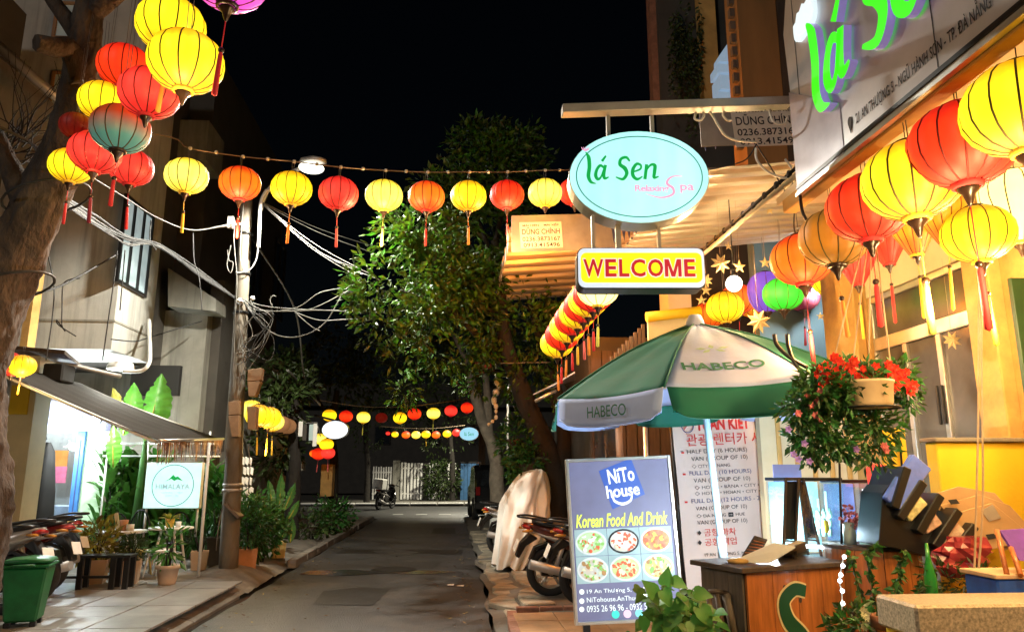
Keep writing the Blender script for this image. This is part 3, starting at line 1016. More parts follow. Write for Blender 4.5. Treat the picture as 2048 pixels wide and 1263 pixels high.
part('eave_beam', bb(XS + .02, XS + .12, 1.2, 4.93, 3.34, 3.44), M['wall_ochre'], sp, world=True, bevel=.008)
# teal back wall and cream screen behind the umbrella
part('back_wall', bb(3.75, 6, 8.7, 8.9, 0, 5), M['wall_teal'], sp, world=True)
sc1 = part('screen_wall', bb(2.95, XW - .11, 7.0, 7.1, .1, 2.12), M['wall_cream'], sp, world=True)
for i in range(5):
    part('batten', bb(3.1 + i * .17, 3.14 + i * .17, 6.97, 6.998, .1, 2.1), M['wall_ochre'], sc1, world=True, bevel=.005)
# yellow terrace wall
yw = thing('terrace_wall', 'bright yellow painted wall below the spa door', 'wall', (3.4, 4.8, .1))
a, b, c, d = prect(1890, 884, 2120, 1200, 4.75)
part('wall', bb(a, b + 1, 4.75, 4.87, .1, d), M['wall_yellow'], yw, world=True, bevel=.008)
part('coping', bb(a - .02, b + 1, 4.72, 4.9, d + .001, d + .03), M['concrete'], yw, world=True, bevel=.006)
y2 = thing('yellow_panel', 'narrow yellow board with a dark latch beside the flower basket', 'panel', P(1800, 1000, 5.2))
part('board', pbox(MB(), 1772, 856, 1820, 1040, 5.2, .04), M['wall_yellow'], y2, world=True, bevel=.006)
part('latch', MB().tube([P(1797, 868, 5.18), P(1800, 888, 5.17), P(1804, 934, 5.18)], .008, 6), M['iron'], y2, world=True)
part('bolt', MB().ball(P(1779, 889, 5.19), .008, 8), M['iron'], y2, world=True)
gb = thing('green_board', 'dark green board with yellow capital letters at the right edge', 'sign', P(2050, 700, 3.7))
Xg = P(2042, 700, 3.7).x
part('board', bb(Xg, Xg + .5, 3.7, 3.73, P(2040, 870, 3.7).z, P(2040, 555, 3.7).z), mat('green_board_paint', (.02, .06, .02), rough=.5), gb, world=True, bevel=.004)
ye = mat('yellow_letter_paint', (.8, .5, .05), rough=.6)
for s, yy in (('A', 628), ('U', 692), ('L', 752)):
    p = P(2049, yy, 3.7)
    letters(s, ye, gb, p - gb.location + V((.045, -.001, 0)), h=.09, bold=.02)

# ---- corrugated canopies (seen from below)
def canopy(name, label, x0, x1, y0, y1, z0, z1, plate, m, pitch=.2, amp=.045):
    t = thing(name, label, 'canopy', ((x0 + x1) / 2, y0, z0))
    n = int((y1 - y0) / (pitch / 8))
    vs = []
    for i in range(n + 1):
        y = y0 + (y1 - y0) * i / n
        h = amp * (0, 0, .06, .12, .9, 1, 1, .15)[i % 8]
        for j in range(7):
            u = j / 6
            vs.append((x0 + (x1 - x0) * u + (.01 * nz3(y, 1, 3) if j == 0 else 0), y, z0 + (z1 - z0) * u + h + .012 * nz3(x0 + u * 2, y, 1.1)))
    fs = [(i * 7 + j, i * 7 + j + 1, (i + 1) * 7 + j + 1, (i + 1) * 7 + j) for i in range(n) for j in range(6)]
    o = part('sheet', MB().add(vs, fs, False), m, t, world=True)
    sd_ = o.modifiers.new('thickness', 'SOLIDIFY')
    sd_.thickness = .004
    return t
cA = canopy('near_canopy', 'near corrugated metal canopy behind the oval sign, lit warm from below', 1.86, 4.6, 5.55, 8.05, 3.92, 4.25, None, M['zinc'])
cB = canopy('far_canopy', 'far corrugated canopy glowing orange above the row of lanterns', .66, 3.1, 8.5, 12.6, 4.38, 4.6, None, M['zinc'], pitch=.42, amp=.11)
def fascia(t, x0, x1, Y, z0, z1, slope, lines, px):
    """steel end plate with the roofer's advertisement"""
    part('end_plate', MB().prism([(x0, Y, z0), (x1, Y, z0 + slope), (x1, Y, z1 + slope), (x0, Y, z1)], (0, .012, 0)), M['steel'], t, world=True)
    a, b, c, d = px
    ang = math.atan2(slope, x1 - x0)
    pl = part('name_plate', MB().box((0, 0, 0), (b - a, .006, d - c)), M['plate'], t, loc=V(((a + b) / 2, Y - .006, (c + d) / 2)) - t.location, rot=(0, -ang, 0))
    for s, z, hh, ww in lines:
        letters(s, M['print_black'], pl, (0, -.004, z * (d - c)), w=ww * (b - a), h=hh * (d - c), ext=.001, bold=.012)
ads = [('MÁI HIÊN    MÁI XẾP', .39, .11, .86), ('DŨNG CHÍNH', .16, .27, .9), ('0236.3873167', -.15, .17, .9), ('0913.415496', -.38, .16, .86)]
a, b, c, d = prect(1040, 444, 1124, 496, 8.48)
fascia(cB, .66, 2.0, 8.48, P(1060, 505, 8.48).z, P(1060, 432, 8.48).z, .07, ads, (a, b, c, d))
a, b, c, d = prect(1465, 212, 1602, 292, 5.53)
fascia(cA, 2.0, 3.3, 5.53, P(1500, 296, 5.53).z, P(1500, 208, 5.53).z, .1, ads, (a, b, c, d))
# dark saw-tooth valance at the outer ends of the canopies
st = MB()
for k in range(2):
    p, q, r = P(1396 + k * 22, 235, 5.56), P(1418 + k * 22, 232, 5.56), P(1412 + k * 20, 302 - 4 * k, 5.56)
    st.prism([p, q, r], (0, .01, 0))
for k in range(6):
    p, q, r = P(1222 + k * 10, 452, 8.03), P(1232 + k * 10, 452, 8.03), P(1229 + k * 10, 492 - 5 * k, 8.03)
    st.prism([p, q, r], (0, .01, 0))
part('valance', st, M['print_blue'], cA, world=True)
st = MB()
for k in range(9):
    y = 8.7 + k * .42
    st.prism([(.65, y, 4.37), (.65, y + .4, 4.37), (.65, y + .3, 4.19)], (.008, 0, 0))
part('valance', st, M['steel'], cB, world=True)
# truss with strip lamps tied under the near canopy
tr0, tr1 = XP(1592, 336, 2.42), XP(1408, 497, 2.42)
tt = thing('eave_truss', 'thin black steel rail with knotted ties running under the near canopy', 'rail', tr0)
part('rail', MB().tube([tr0, tr1], .016, 6), M['iron'], tt, world=True)
part('strip', MB().tube([tr0 + V((.0, 0, -.05)), tr1 + V((0, 0, -.05))], .02, 6), M['wall_cream'], tt, world=True)
for i in range(9):
    p = tr0.lerp(tr1, (i + .5) / 9)
    part('tie', MB().ball(p, .03, 8, (.7, 1, 1.1)), M['black_matt'], tt, world=True)

# ---- upper right buildings
bA = thing('brown_tower_house', 'brown clad house rising above the near canopy', 'house', (3, 7.3, 4.3))
a, b, c, d = prect(1478, -60, 1556, 200, 7.2)
part('cladding', bb(a, b, 7.2, 7.55, 4.3, 10), M['wall_brown'], bA, world=True)
part('corner', bb(b + .002, b + .5, 7.25, 7.6, 4.3, 10), M['wood_dark'], bA, world=True)
for i in range(14):
    part('fin', MB().box((a - .03, 7.3, 5.0 + i * .16), (.06, .06, .1)), M['wood_grey'], bA, world=True)
bL = thing('lit_staircase', 'pale blue lit steps showing between the dark upper houses', 'staircase', P(1452, 190, 8.8))
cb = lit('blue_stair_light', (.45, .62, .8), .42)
for (x0, y0, x1, y1) in ((1436, 128, 1468, 144), (1440, 150, 1470, 178), (1436, 184, 1471, 198)):
    part('step', pbox(MB(), x0, y0, x1, y1, 8.8, .3), cb, bL, world=True)
part('gable', MB().prism([P(1438, 112, 8.8), P(1467, 70, 8.8), P(1467, 124, 8.8), P(1438, 122, 8.8)], (0, .2, 0)), cb, bL, world=True)
bD = thing('vine_house', 'dark upper house with an arched window and hanging vines', 'house', (3.4, 10.4, 4))
a, b, c, d = prect(1318, -60, 1436, 205, 10.4)
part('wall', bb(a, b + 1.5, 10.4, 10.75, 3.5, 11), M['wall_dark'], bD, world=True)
part('side_pier', pbox(MB(), 1302, -60, 1317, 210, 10.5, .2), M['brick'], bD, world=True)
aw_ = MB()
ctr, rx, rz_ = P(1361, 70, 10.38), .105, .42
aw_.prism([(ctr.x + rx * math.cos(t), 10.38, ctr.z - .05 + (rz_ * math.sin(t) if math.sin(t) > 0 else .25 * math.sin(t))) for t in [2 * math.pi * k / 24 for k in range(24)]], (0, .018, 0))
part('arched_window', aw_, M['glass_dark'], bD, world=True)
part('pier', pbox(MB(), 1402, -60, 1434, 205, 10.2, .19), M['wall_ochre'], bD, world=True)
# dark timber shop behind the umbrella
hD = thing('timber_shop', 'dark timber fronted shop behind the parasol', 'shop', (2.6, 9.9, .1))
YD = 10.3
part('wall', bb(1.9, 6, YD, 14, 0, 3.4), M['wall_dark'], hD, world=True)
for i in range(13):
    x = 1.93 + i * .16
    part('board', bb(x, x + .145, YD - .03, YD - .002, .1, 3.2), M['wood_dark'], hD, world=True)
part('pane', pbox(MB(), 1190, 850, 1232, 930, YD - .1, .05), M['glass_dark'], hD, world=True)
part('post', MB().tube([P(1290, 850, 9.0), V((P(1290, 850, 9).x, 9.0, .1))], .03, 8), M['alu'], hD, world=True)
part('post', MB().tube([P(1238, 850, 9.6), V((P(1238, 850, 9.6).x, 9.6, .1))], .05, 8), M['wood_grey'], hD, world=True)
part('cream_pier', pbox(MB(), 1338, 560, 1384, 700, 9.2, .4), M['wall_cream'], hD, world=True)
ft = thing('fabric_roof', 'mustard fabric roof edge showing above the green parasol panel', 'awning', P(1340, 660, 8.2))
part('cloth', MB().prism([P(1296, 633, 8.2), P(1400, 622, 8.2), P(1400, 700, 8.2), P(1298, 700, 8.2)], (0, .05, 0)), M['wall_cream'], ft, world=True)
part('roll', MB().tube([P(1293, 634, 8.15), P(1400, 622, 8.15)], .06, 10), M['wall_yellow'], ft, world=True)
sl = thing('slatted_eave', 'row of dark vertical slats hanging left of the mustard fabric roof', 'slats', P(1270, 700, 8.6))
for i in range(9):
    part('slat', pbox(MB(), 1222 + i * 8, 712 - i * 8, 1228 + i * 8, 790, 8.6, .03), M['wood_grey'], sl, world=True)
ev = thing('tin_eave', 'small dark tin eave jutting towards the street beyond the parasol', 'eave', P(1110, 780, 10))
part('sheet', MB().prism([P(1066, 790, 10.2), P(1112, 768, 9.8), P(1150, 745, 9.4), P(1150, 760, 10.4)], (0, 0, .02)), M['steel'], ev, world=True)
part('pipe', MB().tube([P(1070, 802, 10), P(1112, 780, 10)], .025, 6), M['alu'], ev, world=True)

fl0 = thing('street_light', 'tall street light on the cross road hidden among the far crowns', 'street light', V((1.6, 34.6, .1)))
part('mast', MB().tube(smooth_path([(2.6, 35.6, .1), (2.6, 35.6, 6.4), (2.4, 35.3, 7.0), (1.6, 34.6, 7.25)]), .06, 8), M['steel'], fl0, world=True)
part('head', MB().loft([(-.3, 0, .05, .03), (0, 0, .14, .06), (.3, 0, .06, .03)], 12), M['steel'], fl0, loc=(0, 0, 7.17), rot=(0, 0, rad(45)))
lamp('cross_glow', 'SPOT', V((1.6, 34.6, 7.1)), 2300, (1, .93, .72), .15, rot=(0, 0, 0), spot=118, blend=.5, parent=fl0)
# ================================================================== LANTERNS
LC = {  # cloth colours: (emission, strength)
    'yellow': ((1, .56, .003), 5.0), 'pale': ((1, .72, .05), 4.0), 'red': ((1, .012, .003), 1.9), 'rose': ((1, .022, .016), 1.7), 'orange': ((1, .07, .004), 1.9),
    'amber': ((1, .28, .006), 1.2), 'olive': ((.6, .24, .012), .5), 'green': ((.02, 1, .03), .9), 'purple': ((.24, .1, .75), .8),
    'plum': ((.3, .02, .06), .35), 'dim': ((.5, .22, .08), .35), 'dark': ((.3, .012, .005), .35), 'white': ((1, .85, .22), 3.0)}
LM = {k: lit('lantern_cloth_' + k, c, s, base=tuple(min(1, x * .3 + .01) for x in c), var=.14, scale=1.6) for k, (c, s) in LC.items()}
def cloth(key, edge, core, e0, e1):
    """bulb glow painted into the emission of the silk: brightest round the middle of the shade, darker at both collars"""
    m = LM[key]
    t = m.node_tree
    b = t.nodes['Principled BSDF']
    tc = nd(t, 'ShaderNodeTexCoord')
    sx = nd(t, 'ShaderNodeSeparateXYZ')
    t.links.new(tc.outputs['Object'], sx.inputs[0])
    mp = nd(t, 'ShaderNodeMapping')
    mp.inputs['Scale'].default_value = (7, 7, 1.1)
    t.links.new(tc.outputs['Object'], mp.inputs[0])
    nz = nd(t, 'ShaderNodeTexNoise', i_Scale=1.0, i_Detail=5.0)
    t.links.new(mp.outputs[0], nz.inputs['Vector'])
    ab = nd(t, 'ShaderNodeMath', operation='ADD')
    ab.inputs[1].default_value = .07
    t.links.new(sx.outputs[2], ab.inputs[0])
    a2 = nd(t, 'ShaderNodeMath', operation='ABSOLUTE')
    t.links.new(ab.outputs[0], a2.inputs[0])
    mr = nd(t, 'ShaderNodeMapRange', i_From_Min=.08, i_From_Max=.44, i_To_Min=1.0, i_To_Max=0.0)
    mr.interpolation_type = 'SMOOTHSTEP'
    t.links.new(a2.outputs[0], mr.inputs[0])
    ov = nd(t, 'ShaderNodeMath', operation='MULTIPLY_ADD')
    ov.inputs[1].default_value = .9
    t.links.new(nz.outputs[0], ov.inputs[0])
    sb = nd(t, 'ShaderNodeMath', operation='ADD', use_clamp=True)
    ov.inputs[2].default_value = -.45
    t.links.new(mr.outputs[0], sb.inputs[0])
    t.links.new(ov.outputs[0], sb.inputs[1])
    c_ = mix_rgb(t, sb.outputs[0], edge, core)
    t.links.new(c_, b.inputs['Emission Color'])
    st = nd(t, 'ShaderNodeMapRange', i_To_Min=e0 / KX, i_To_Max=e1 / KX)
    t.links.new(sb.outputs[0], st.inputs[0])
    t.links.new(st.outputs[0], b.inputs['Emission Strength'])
for a in (('yellow', (1, .4, .004), (1, .74, .01), .85, 1.75), ('pale', (1, .62, .02), (1, .9, .12), 1.0, 1.8), ('red', (.72, .008, .003), (1, .04, .006), .85, 1.3), ('rose', (.72, .012, .01), (1, .05, .03), .85, 1.3),
          ('orange', (.85, .03, .003), (1, .19, .008), .85, 1.35), ('amber', (.7, .16, .004), (1, .4, .01), .7, 1.15), ('olive', (.3, .14, .01), (.75, .22, .01), .45, .8), ('green', (.01, .55, .01), (.06, 1, .04), .7, 1.1)):
    cloth(*a)
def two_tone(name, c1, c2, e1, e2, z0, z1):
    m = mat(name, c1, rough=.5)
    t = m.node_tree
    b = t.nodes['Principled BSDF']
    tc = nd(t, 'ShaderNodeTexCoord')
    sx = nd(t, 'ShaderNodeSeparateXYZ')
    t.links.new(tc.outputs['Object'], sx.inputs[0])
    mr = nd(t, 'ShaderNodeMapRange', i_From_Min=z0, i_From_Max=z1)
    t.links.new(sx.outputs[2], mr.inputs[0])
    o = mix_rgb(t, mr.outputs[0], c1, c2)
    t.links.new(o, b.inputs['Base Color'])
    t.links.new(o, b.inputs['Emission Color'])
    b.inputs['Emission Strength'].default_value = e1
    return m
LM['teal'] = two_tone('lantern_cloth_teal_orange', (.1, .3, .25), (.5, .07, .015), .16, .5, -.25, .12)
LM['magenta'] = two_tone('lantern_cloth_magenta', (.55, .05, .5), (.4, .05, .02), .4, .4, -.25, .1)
TC = {'yellow': (.75, .42, .03), 'red': (.5, .02, .02), 'plum': (.2, .01, .02), 'pink': (.7, .12, .1), 'orange': (.75, .22, .03), 'lime': (.6, .55, .08)}
TM = {k: mat('tassel_' + k, c, rough=.7, var=.25, scale=30, stretch=(1, 1, .1), emit=c, es=.12) for k, c in TC.items()}
SHAPE = {  # half profile (r, z) for diameter 1
    'round': [(.13, .4), (.2, .385), (.32, .33), (.42, .24), (.485, .12), (.5, 0), (.485, -.12), (.42, -.24), (.32, -.33), (.2, -.385), (.13, -.4)],
    'tear': [(.14, .46), (.3, .42), (.43, .33), (.495, .2), (.49, .05), (.43, -.12), (.34, -.3), (.25, -.46), (.17, -.6), (.14, -.64)],
    'tall': [(.13, .56), (.25, .53), (.39, .42), (.48, .24), (.5, 0), (.46, -.22), (.37, -.4), (.25, -.52), (.13, -.57)]}
_lm = {}
def lantern_mesh(shape, gores, what):
    key = (shape, gores, what)
    if key in _lm:
        return _lm[key]
    pr = SHAPE[shape]
    top, bot = pr[0], pr[-1]
    g = MB()
    if what == 'body':
        sub = 4
        g.lathe(pr, gores * sub, fn=lambda a, z: 1 - .045 * (1 - abs(math.sin(gores * a / 2))) ** 2 * (1 if abs(z) < .38 else .3))
    elif what == 'rib_frame':
        for i in range(gores):
            a = 2 * math.pi * i / gores
            g.tube([(r * .957 * math.cos(a), r * .957 * math.sin(a), z) for r, z in pr], .0115, 5)
    elif what == 'top_cap':
        g.lathe([(.0, top[1] + .05), (.06, top[1] + .05), (.075, top[1] + .03), (.135, top[1] + .03), (.14, top[1]), (.13, top[1] - .03)], 16)
    elif what == 'bottom_cap':
        z = bot[1]
        g.lathe([(.13, z + .03), (.145, z), (.14, z - .045), (.11, z - .05)], 16)
    elif what == 'finial':
        z = bot[1] - .045
        g.lathe([(.1, z), (.095, z - .03), (.055, z - .07), (.04, z - .12), (.028, z - .16), (.012, z - .19), (0, z - .2)], 12)
    return _lm.setdefault(key, (g, {}))
def lantern_part(shape, gores, what, m):
    g, cache = lantern_mesh(shape, gores, what)
    if m.name not in cache:
        cache[m.name] = g.mesh(what, m)
    return cache[m.name]
_tas = {}
def tassel_mesh(L, s, m):
    key = (round(L, 2), round(s, 2), m.name)
    if key not in _tas:
        g = MB()
        g.tube([(0, 0, 0), (0, 0, -s)], .007, 5)
        g.lathe([(.018, -s), (.03, -s - .05), (.034, -s - L * .5), (.038, -s - L * .96), (.0, -s - L)], 10, fn=lambda a, z: 1 + .16 * math.sin(5 * a))
        _tas[key] = g.mesh('tassel', m)
    return _tas[key]
_bead = {}
RIBC = {'yellow': 'rib', 'pale': 'rib', 'white': 'rib'}
M['rib_red'] = mat('red_rib', (.16, .008, .004), rough=.7)
def lantern(x, y, wpx, D, colour, label, group, shape='round', gores=12, tassel='red', tl=.55, ts=.33, cord=.35, fine=True, tilt=0):
    p = PD(x, y, D * F / wpx)
    t = thing('lantern', label, 'lantern', p, random.uniform(0, 6), group)
    t.scale = (D, D, D)
    t.rotation_euler[0] = rad(random.uniform(-2, 2) + tilt)
    m = LM[colour]
    rb = M['rib'] if colour in RIBC or colour in ('green', 'olive', 'teal', 'dim') else M['rib_red']
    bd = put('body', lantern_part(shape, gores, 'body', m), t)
    if fine:
        put('rib_frame', lantern_part(shape, gores, 'rib_frame', rb), t)
    ringm = TM['yellow'] if colour in ('yellow', 'pale', 'white', 'amber') else TM['red'] if colour in ('red', 'rose', 'orange') else M['cap']
    put('top_cap', lantern_part(shape, gores, 'top_cap', M['cap'] if colour not in ('red', 'rose') else TM['red']), t)
    bc = put('bottom_cap', lantern_part(shape, gores, 'bottom_cap', ringm), t)
    zb = SHAPE[shape][-1][1]
    if fine:
        put('finial', lantern_part(shape, gores, 'finial', M['cap']), bc)
    if tassel:
        ta = put('tassel', tassel_mesh(tl, ts, TM[tassel]), t, (0, 0, zb - (.22 if fine else .05)))
        ta.rotation_euler = (rad(random.uniform(-3, 3)), rad(random.uniform(-3, 3)), 0)
        if fine:
            if 'b' not in _bead:
                _bead['b'] = MB().ball((0, 0, 0), .042, 10).mesh('bead', M['cap'])
            put('bead', _bead['b'], ta, (0, 0, -ts + .02))
    if cord:
        g = MB()
        zt = SHAPE[shape][0][1] + .04
        if fine:
            g.tube([(-.03, 0, zt), (-.035, 0, zt + cord / D)], .006, 4)
            g.tube([(.03, 0, zt), (.035, 0, zt + cord / D)], .006, 4)
        else:
            g.tube([(0, 0, zt), (0, 0, zt + cord / D)], .012, 4)
        part('hanging_cord', g, M['cable_dark'] if y < 300 and x > 1300 else M['cable'], t)
    return p

ORD = ['first', 'second', 'third', 'fourth', 'fifth', 'sixth', 'seventh', 'eighth', 'ninth', 'tenth', 'eleventh', 'twelfth']
NAME = {'pale': 'pale yellow', 'rose': 'rose red', 'amber': 'amber', 'white': 'white-hot yellow', 'dim': 'unlit brown', 'dark': 'dark red'}
# ---- main string across the street
ms = [(373, 352, 84, 'pale', 'yellow'), (480, 367, 81, 'orange', 'red'), (583, 377, 81, 'yellow', 'orange'), (677, 387, 79, 'rose', 'pink'), (768, 391, 75, 'pale', 'lime'),
      (853, 393, 73, 'orange', 'red'), (937, 392, 72, 'yellow', 'orange'), (1014, 390, 69, 'red', 'red'), (1090, 386, 68, 'pale', None), (1150, 384, 66, 'red', None)]
sp_ = []
for i, (x, y, wp, c, ta) in enumerate(ms):
    cordlen = .11
    p = lantern(x, y, wp, .4, c, '%s lantern, %s from the left on the main string across the street' % (NAME.get(c, c), ORD[i]), 'lanterns on the main string across the street', tassel=ta, cord=cordlen, gores=12, tl=.5, ts=.3)
    sp_.append(p + V((0, 0, .4 * .44 + cordlen)))
a, b = sp_[0] + (sp_[0] - sp_[1]) * .45 + V((0, .1, .12)), sp_[-1] + (sp_[-1] - sp_[-2]) * .6
g = MB().tube(smooth_path([P(120, 235, 6.3), a] + sp_ + [b], 5), .007, 6)
rp_ = thing('lantern_rope', 'rope carrying the main string of lanterns across the street', 'rope', a)
part('rope', g, M['rope_dark'], rp_, world=True)
for i in range(len(sp_) - 1):
    for t in (0.02, .5):
        part('knot', MB().ball(sp_[i].lerp(sp_[i + 1], t), .02, 8), M['plate'], rp_, world=True)
# ---- cluster hanging from the leaning tree
TG = 'lanterns hanging from the leaning tree'
for x, y, wp, D, c, lb, ta, tl, kw in (
    (460, -45, 152, .42, 'magenta', 'unlit magenta and red lantern cut off by the top edge of the photo', 'red', .62, dict(gores=10, cord=.5, ts=.45)),
    (372, 124, 146, .42, 'yellow', 'large yellow lantern in front of the tree cluster, overlapping another yellow one', None, .5, dict(cord=.6)),
    (342, 52, 132, .42, 'amber', 'amber yellow lantern at the top of the tree cluster behind the large yellow one', 'orange', .5, dict(cord=.5)),
    (250, 134, 104, .42, 'red', 'plain red lantern left behind the large yellow one in the tree cluster', None, .5, dict(cord=.7)),
    (299, 186, 118, .42, 'rose', 'rose red lantern below the large yellow one in the tree cluster', None, .5, dict(cord=.9)),
    (206, 203, 92, .37, 'yellow', 'yellow lantern half hidden by the teal and orange one in the tree cluster', None, .5, dict(cord=.9)),
    (152, 252, 62, .25, 'dark', 'unlit dark red lantern against the tree trunk', None, .5, dict(cord=.9)),
    (241, 258, 114, .42, 'teal', 'unlit lantern shaded from orange to teal in the middle of the tree cluster', 'red', .5, dict(cord=1.0)),
    (190, 305, 100, .4, 'rose', 'rose red lantern below the teal and orange one in the tree cluster', 'plum', .55, dict(cord=1.0)),
    (122, 298, 50, .22, 'red', 'small red lantern at the far left of the tree cluster', None, .5, dict(cord=.9)),
    (142, 332, 82, .33, 'yellow', 'lowest yellow lantern of the tree cluster beside the trunk', 'red', .55, dict(cord=.9)),
    (262, 335, 86, .42, 'rose', 'lowest rose red lantern of the tree cluster above the window', 'red', .55, dict(cord=1.0))):
    if c == 'amber':
        c = 'yellow'
    lantern(x, y, wp, D, c, lb, TG, tassel=ta, tl=tl, **kw)
lantern(24, 728, 52, .3, 'red', 'small red lantern under the plank canopy, half behind the tree trunk', 'small lanterns by the cafe pillar', tassel=None, cord=.1)
lantern(44, 731, 52, .3, 'yellow', 'small yellow lantern under the plank canopy by the cafe pillar', 'small lanterns by the cafe pillar', tassel='yellow', tl=.4, ts=.1, cord=.1)
# ---- big lanterns under the spa eave
SG = 'lanterns under the spa eave'
for x, y, wp, D, c, lb, ta, kw in (
    (2046, 216, 226, .5, 'yellow', 'huge yellow lantern cut by the right edge of the photo under the big sign', None, dict(gores=14)),
    (1924, 290, 204, .5, 'red', 'big bright red lantern right under the slanting address line', 'red', dict(gores=14, tl=.62, ts=.62)),
    (1824, 360, 190, .5, 'yellow', 'big bright yellow lantern, second red and yellow from the big red one leftwards', 'lime', dict(gores=14, ts=.5)),
    (1735, 416, 160, .48, 'red', 'red lantern between the big yellow and the olive one under the spa eave', 'red', dict(gores=12, ts=.35)),
    (1668, 476, 138, .46, 'olive', 'olive and amber lantern hanging left of the red one under the spa eave', 'orange', dict(gores=12, ts=.3)),
    (1603, 519, 122, .46, 'orange', 'orange lantern above the green one under the spa eave', 'plum', dict(gores=12, ts=.6)),
    (1566, 588, 80, .4, 'green', 'small vivid green lantern above the parasol', None, dict(gores=10)),
    (1532, 584, 72, .4, 'purple', 'purple lantern half hidden by the green one', None, dict(gores=10, shape='tall')),
    (1606, 594, 66, .4, 'plum', 'unlit plum lantern behind the green one', 'plum', dict(gores=10)),
    (1660, 562, 70, .4, 'yellow', 'small yellow lantern just above the white lamp by the teal wall', 'yellow', dict(gores=12, ts=.3, tl=.7)),
    (1956, 468, 136, .42, 'yellow', 'yellow lantern hanging below the big red one near the glazed door', 'yellow', dict(gores=12, ts=.3, tl=.75)),
    (2032, 402, 132, .42, 'white', 'white-hot tapered lantern at the right edge, wrapped by a cord', None, dict(shape='tear', gores=12)),
    (1886, 428, 96, .31, 'amber', 'tapered amber lantern behind the big yellow one', 'yellow', dict(shape='tear', gores=14, ts=.3, tl=.9)),
    (1826, 452, 92, .31, 'amber', 'tapered orange lantern below the big yellow one', 'yellow', dict(shape='tear', gores=14, ts=.3, tl=.9)),
    (1772, 474, 86, .31, 'red', 'tapered red lantern behind the big red and yellow ones', 'red', dict(shape='tear', gores=14, ts=.3, tl=.9)),
    (1712, 520, 78, .31, 'rose', 'tapered pale rose lantern behind the olive one', 'yellow', dict(shape='tear', gores=14, ts=.3, tl=.9)),
    (1417, 630, 62, .42, 'orange', 'orange lantern just above the parasol top', None, dict(gores=12)),
    (1450, 614, 74, .42, 'yellow', 'yellow lantern below the glaring bulb', None, dict(gores=12)),
    (1476, 598, 72, .42, 'orange', 'orange lantern right below the glaring bulb', 'red', dict(gores=12)),
    (1508, 606, 70, .42, 'amber', 'amber lantern between the bulb and the purple lantern', 'orange', dict(gores=12)),
    (1536, 538, 50, .42, 'yellow', 'small far yellow lantern above the purple one', 'yellow', dict(gores=12)),
    (1514, 548, 48, .42, 'orange', 'small far orange lantern above the purple one', None, dict(gores=12))):
    kw.setdefault('tl', .55)
    lantern(x, y, wp, D, c, lb, SG, tassel=ta, cord=.45 if wp > 100 else .6, **kw)
p = PD(2032, 402, .42 * F / 132)
lamp('lantern_fill', 'POINT', p - V((.0, 0, .6)), 27, (1, .7, .34), .06)  # separate light added below the tapered lantern, standing for its bulb
p = PD(2046, 216, .5 * F / 226)
lamp('lantern_fill', 'POINT', p - V((.0, .1, .7)), 44, (1, .66, .28), .1)  # light added under the huge lantern to reach the counter front
p = PD(1150, 650, .4 * F / 76)
lamp('lantern_fill', 'POINT', V((1.22, 8.85, 3.5)), 80, (1, .27, .02), .1)  # no bulb here: orange light added past the row to colour the far canopy
lamp('lantern_fill', 'POINT', V((1.3, 7.75, 3.66)), 40, (1, .36, .05), .1)  # second orange light added above the row for the canopy underside
p = PD(44, 731, .3 * F / 52)
lamp('lantern_fill', 'POINT', p + V((.08, -.1, -.25)), 7, (1, .68, .25), .05)  # light added beside the small lantern to brighten the cafe pillar
for (x, y, wp, D, pw, cl_) in ((480, 367, 81, .4, 22, (1, .5, .2)), (768, 391, 75, .4, 24, (1, .66, .3)), (1014, 390, 69, .4, 20, (1, .5, .2)), (372, 124, 146, .42, 14, (1, .66, .25)), (206, 203, 92, .37, 8, (1, .6, .25)),
                           (1824, 360, 190, .5, 22, (1, .66, .28)), (1603, 519, 122, .46, 20, (1, .45, .14)), (1956, 468, 136, .42, 16, (1, .66, .28)), (532, 836, 50, .4, 14, (1, .66, .25))):
    lamp('lantern_fill', 'POINT', PD(x, y, D * F / wp) - V((0, .2 * D, 1.35 * D)), pw * 1.15, cl_, .08)  # lights added below these lanterns; the cloth alone gives too little
# ---- row receding along the neighbour's eave behind WELCOME
for i in range(9):
    t = i / 8
    c = ('white', 'red', 'yellow', 'red', 'yellow', 'red', 'yellow', 'red', 'yellow')[i]
    lantern(1196 - 82 * t, 578 + 108 * t - 7 * math.sin(math.pi * t), 84 - 16 * t, .4, c, '%s lantern, %s counted from the near end of the row behind the WELCOME sign' % (NAME.get(c, c), ORD[i]), 'lantern row behind the welcome sign', tassel=('lime', 'red', 'orange', 'pink', 'yellow', 'red', 'orange', 'red', 'orange')[i], gores=10, cord=.2, tl=.5, ts=.28)
# ---- far strings
for i, (x, y, wp, c) in enumerate(((659, 830, 28, 'yellow'), (692, 832, 27, 'red'), (727, 834, 27, 'pale'), (763, 835, 24, 'dark'), (800, 835, 27, 'yellow'), (829, 827, 27, 'red'), (867, 826, 27, 'pale'), (902, 821, 26, 'rose'), (934, 815, 25, 'red'))):
    lantern(x, y, wp, .4, c, '%s lantern, %s from the left on the second string down the street' % (NAME.get(c, c), ORD[i]), 'lanterns on the second string', tassel='lime' if i in (2, 6) else None, gores=10, fine=False, cord=.12)
for i, (x, y, wp, c) in enumerate(((776, 866, 9, 'rose'), (790, 868, 14, 'yellow'), (812, 869, 17, 'orange'), (832, 869, 18, 'pale'), (852, 868, 18, 'yellow'), (872, 869, 17, 'orange'), (894, 867, 17, 'yellow'), (913, 865, 17, 'rose'))):
    lantern(x, y, wp, .4 if wp > 15 else .3, c, '%s lantern, %s from the left on the farthest string' % (NAME.get(c, c), ORD[i]), 'lanterns on the farthest string', tassel='yellow' if i == 4 else None, gores=8, fine=False, cord=.15)
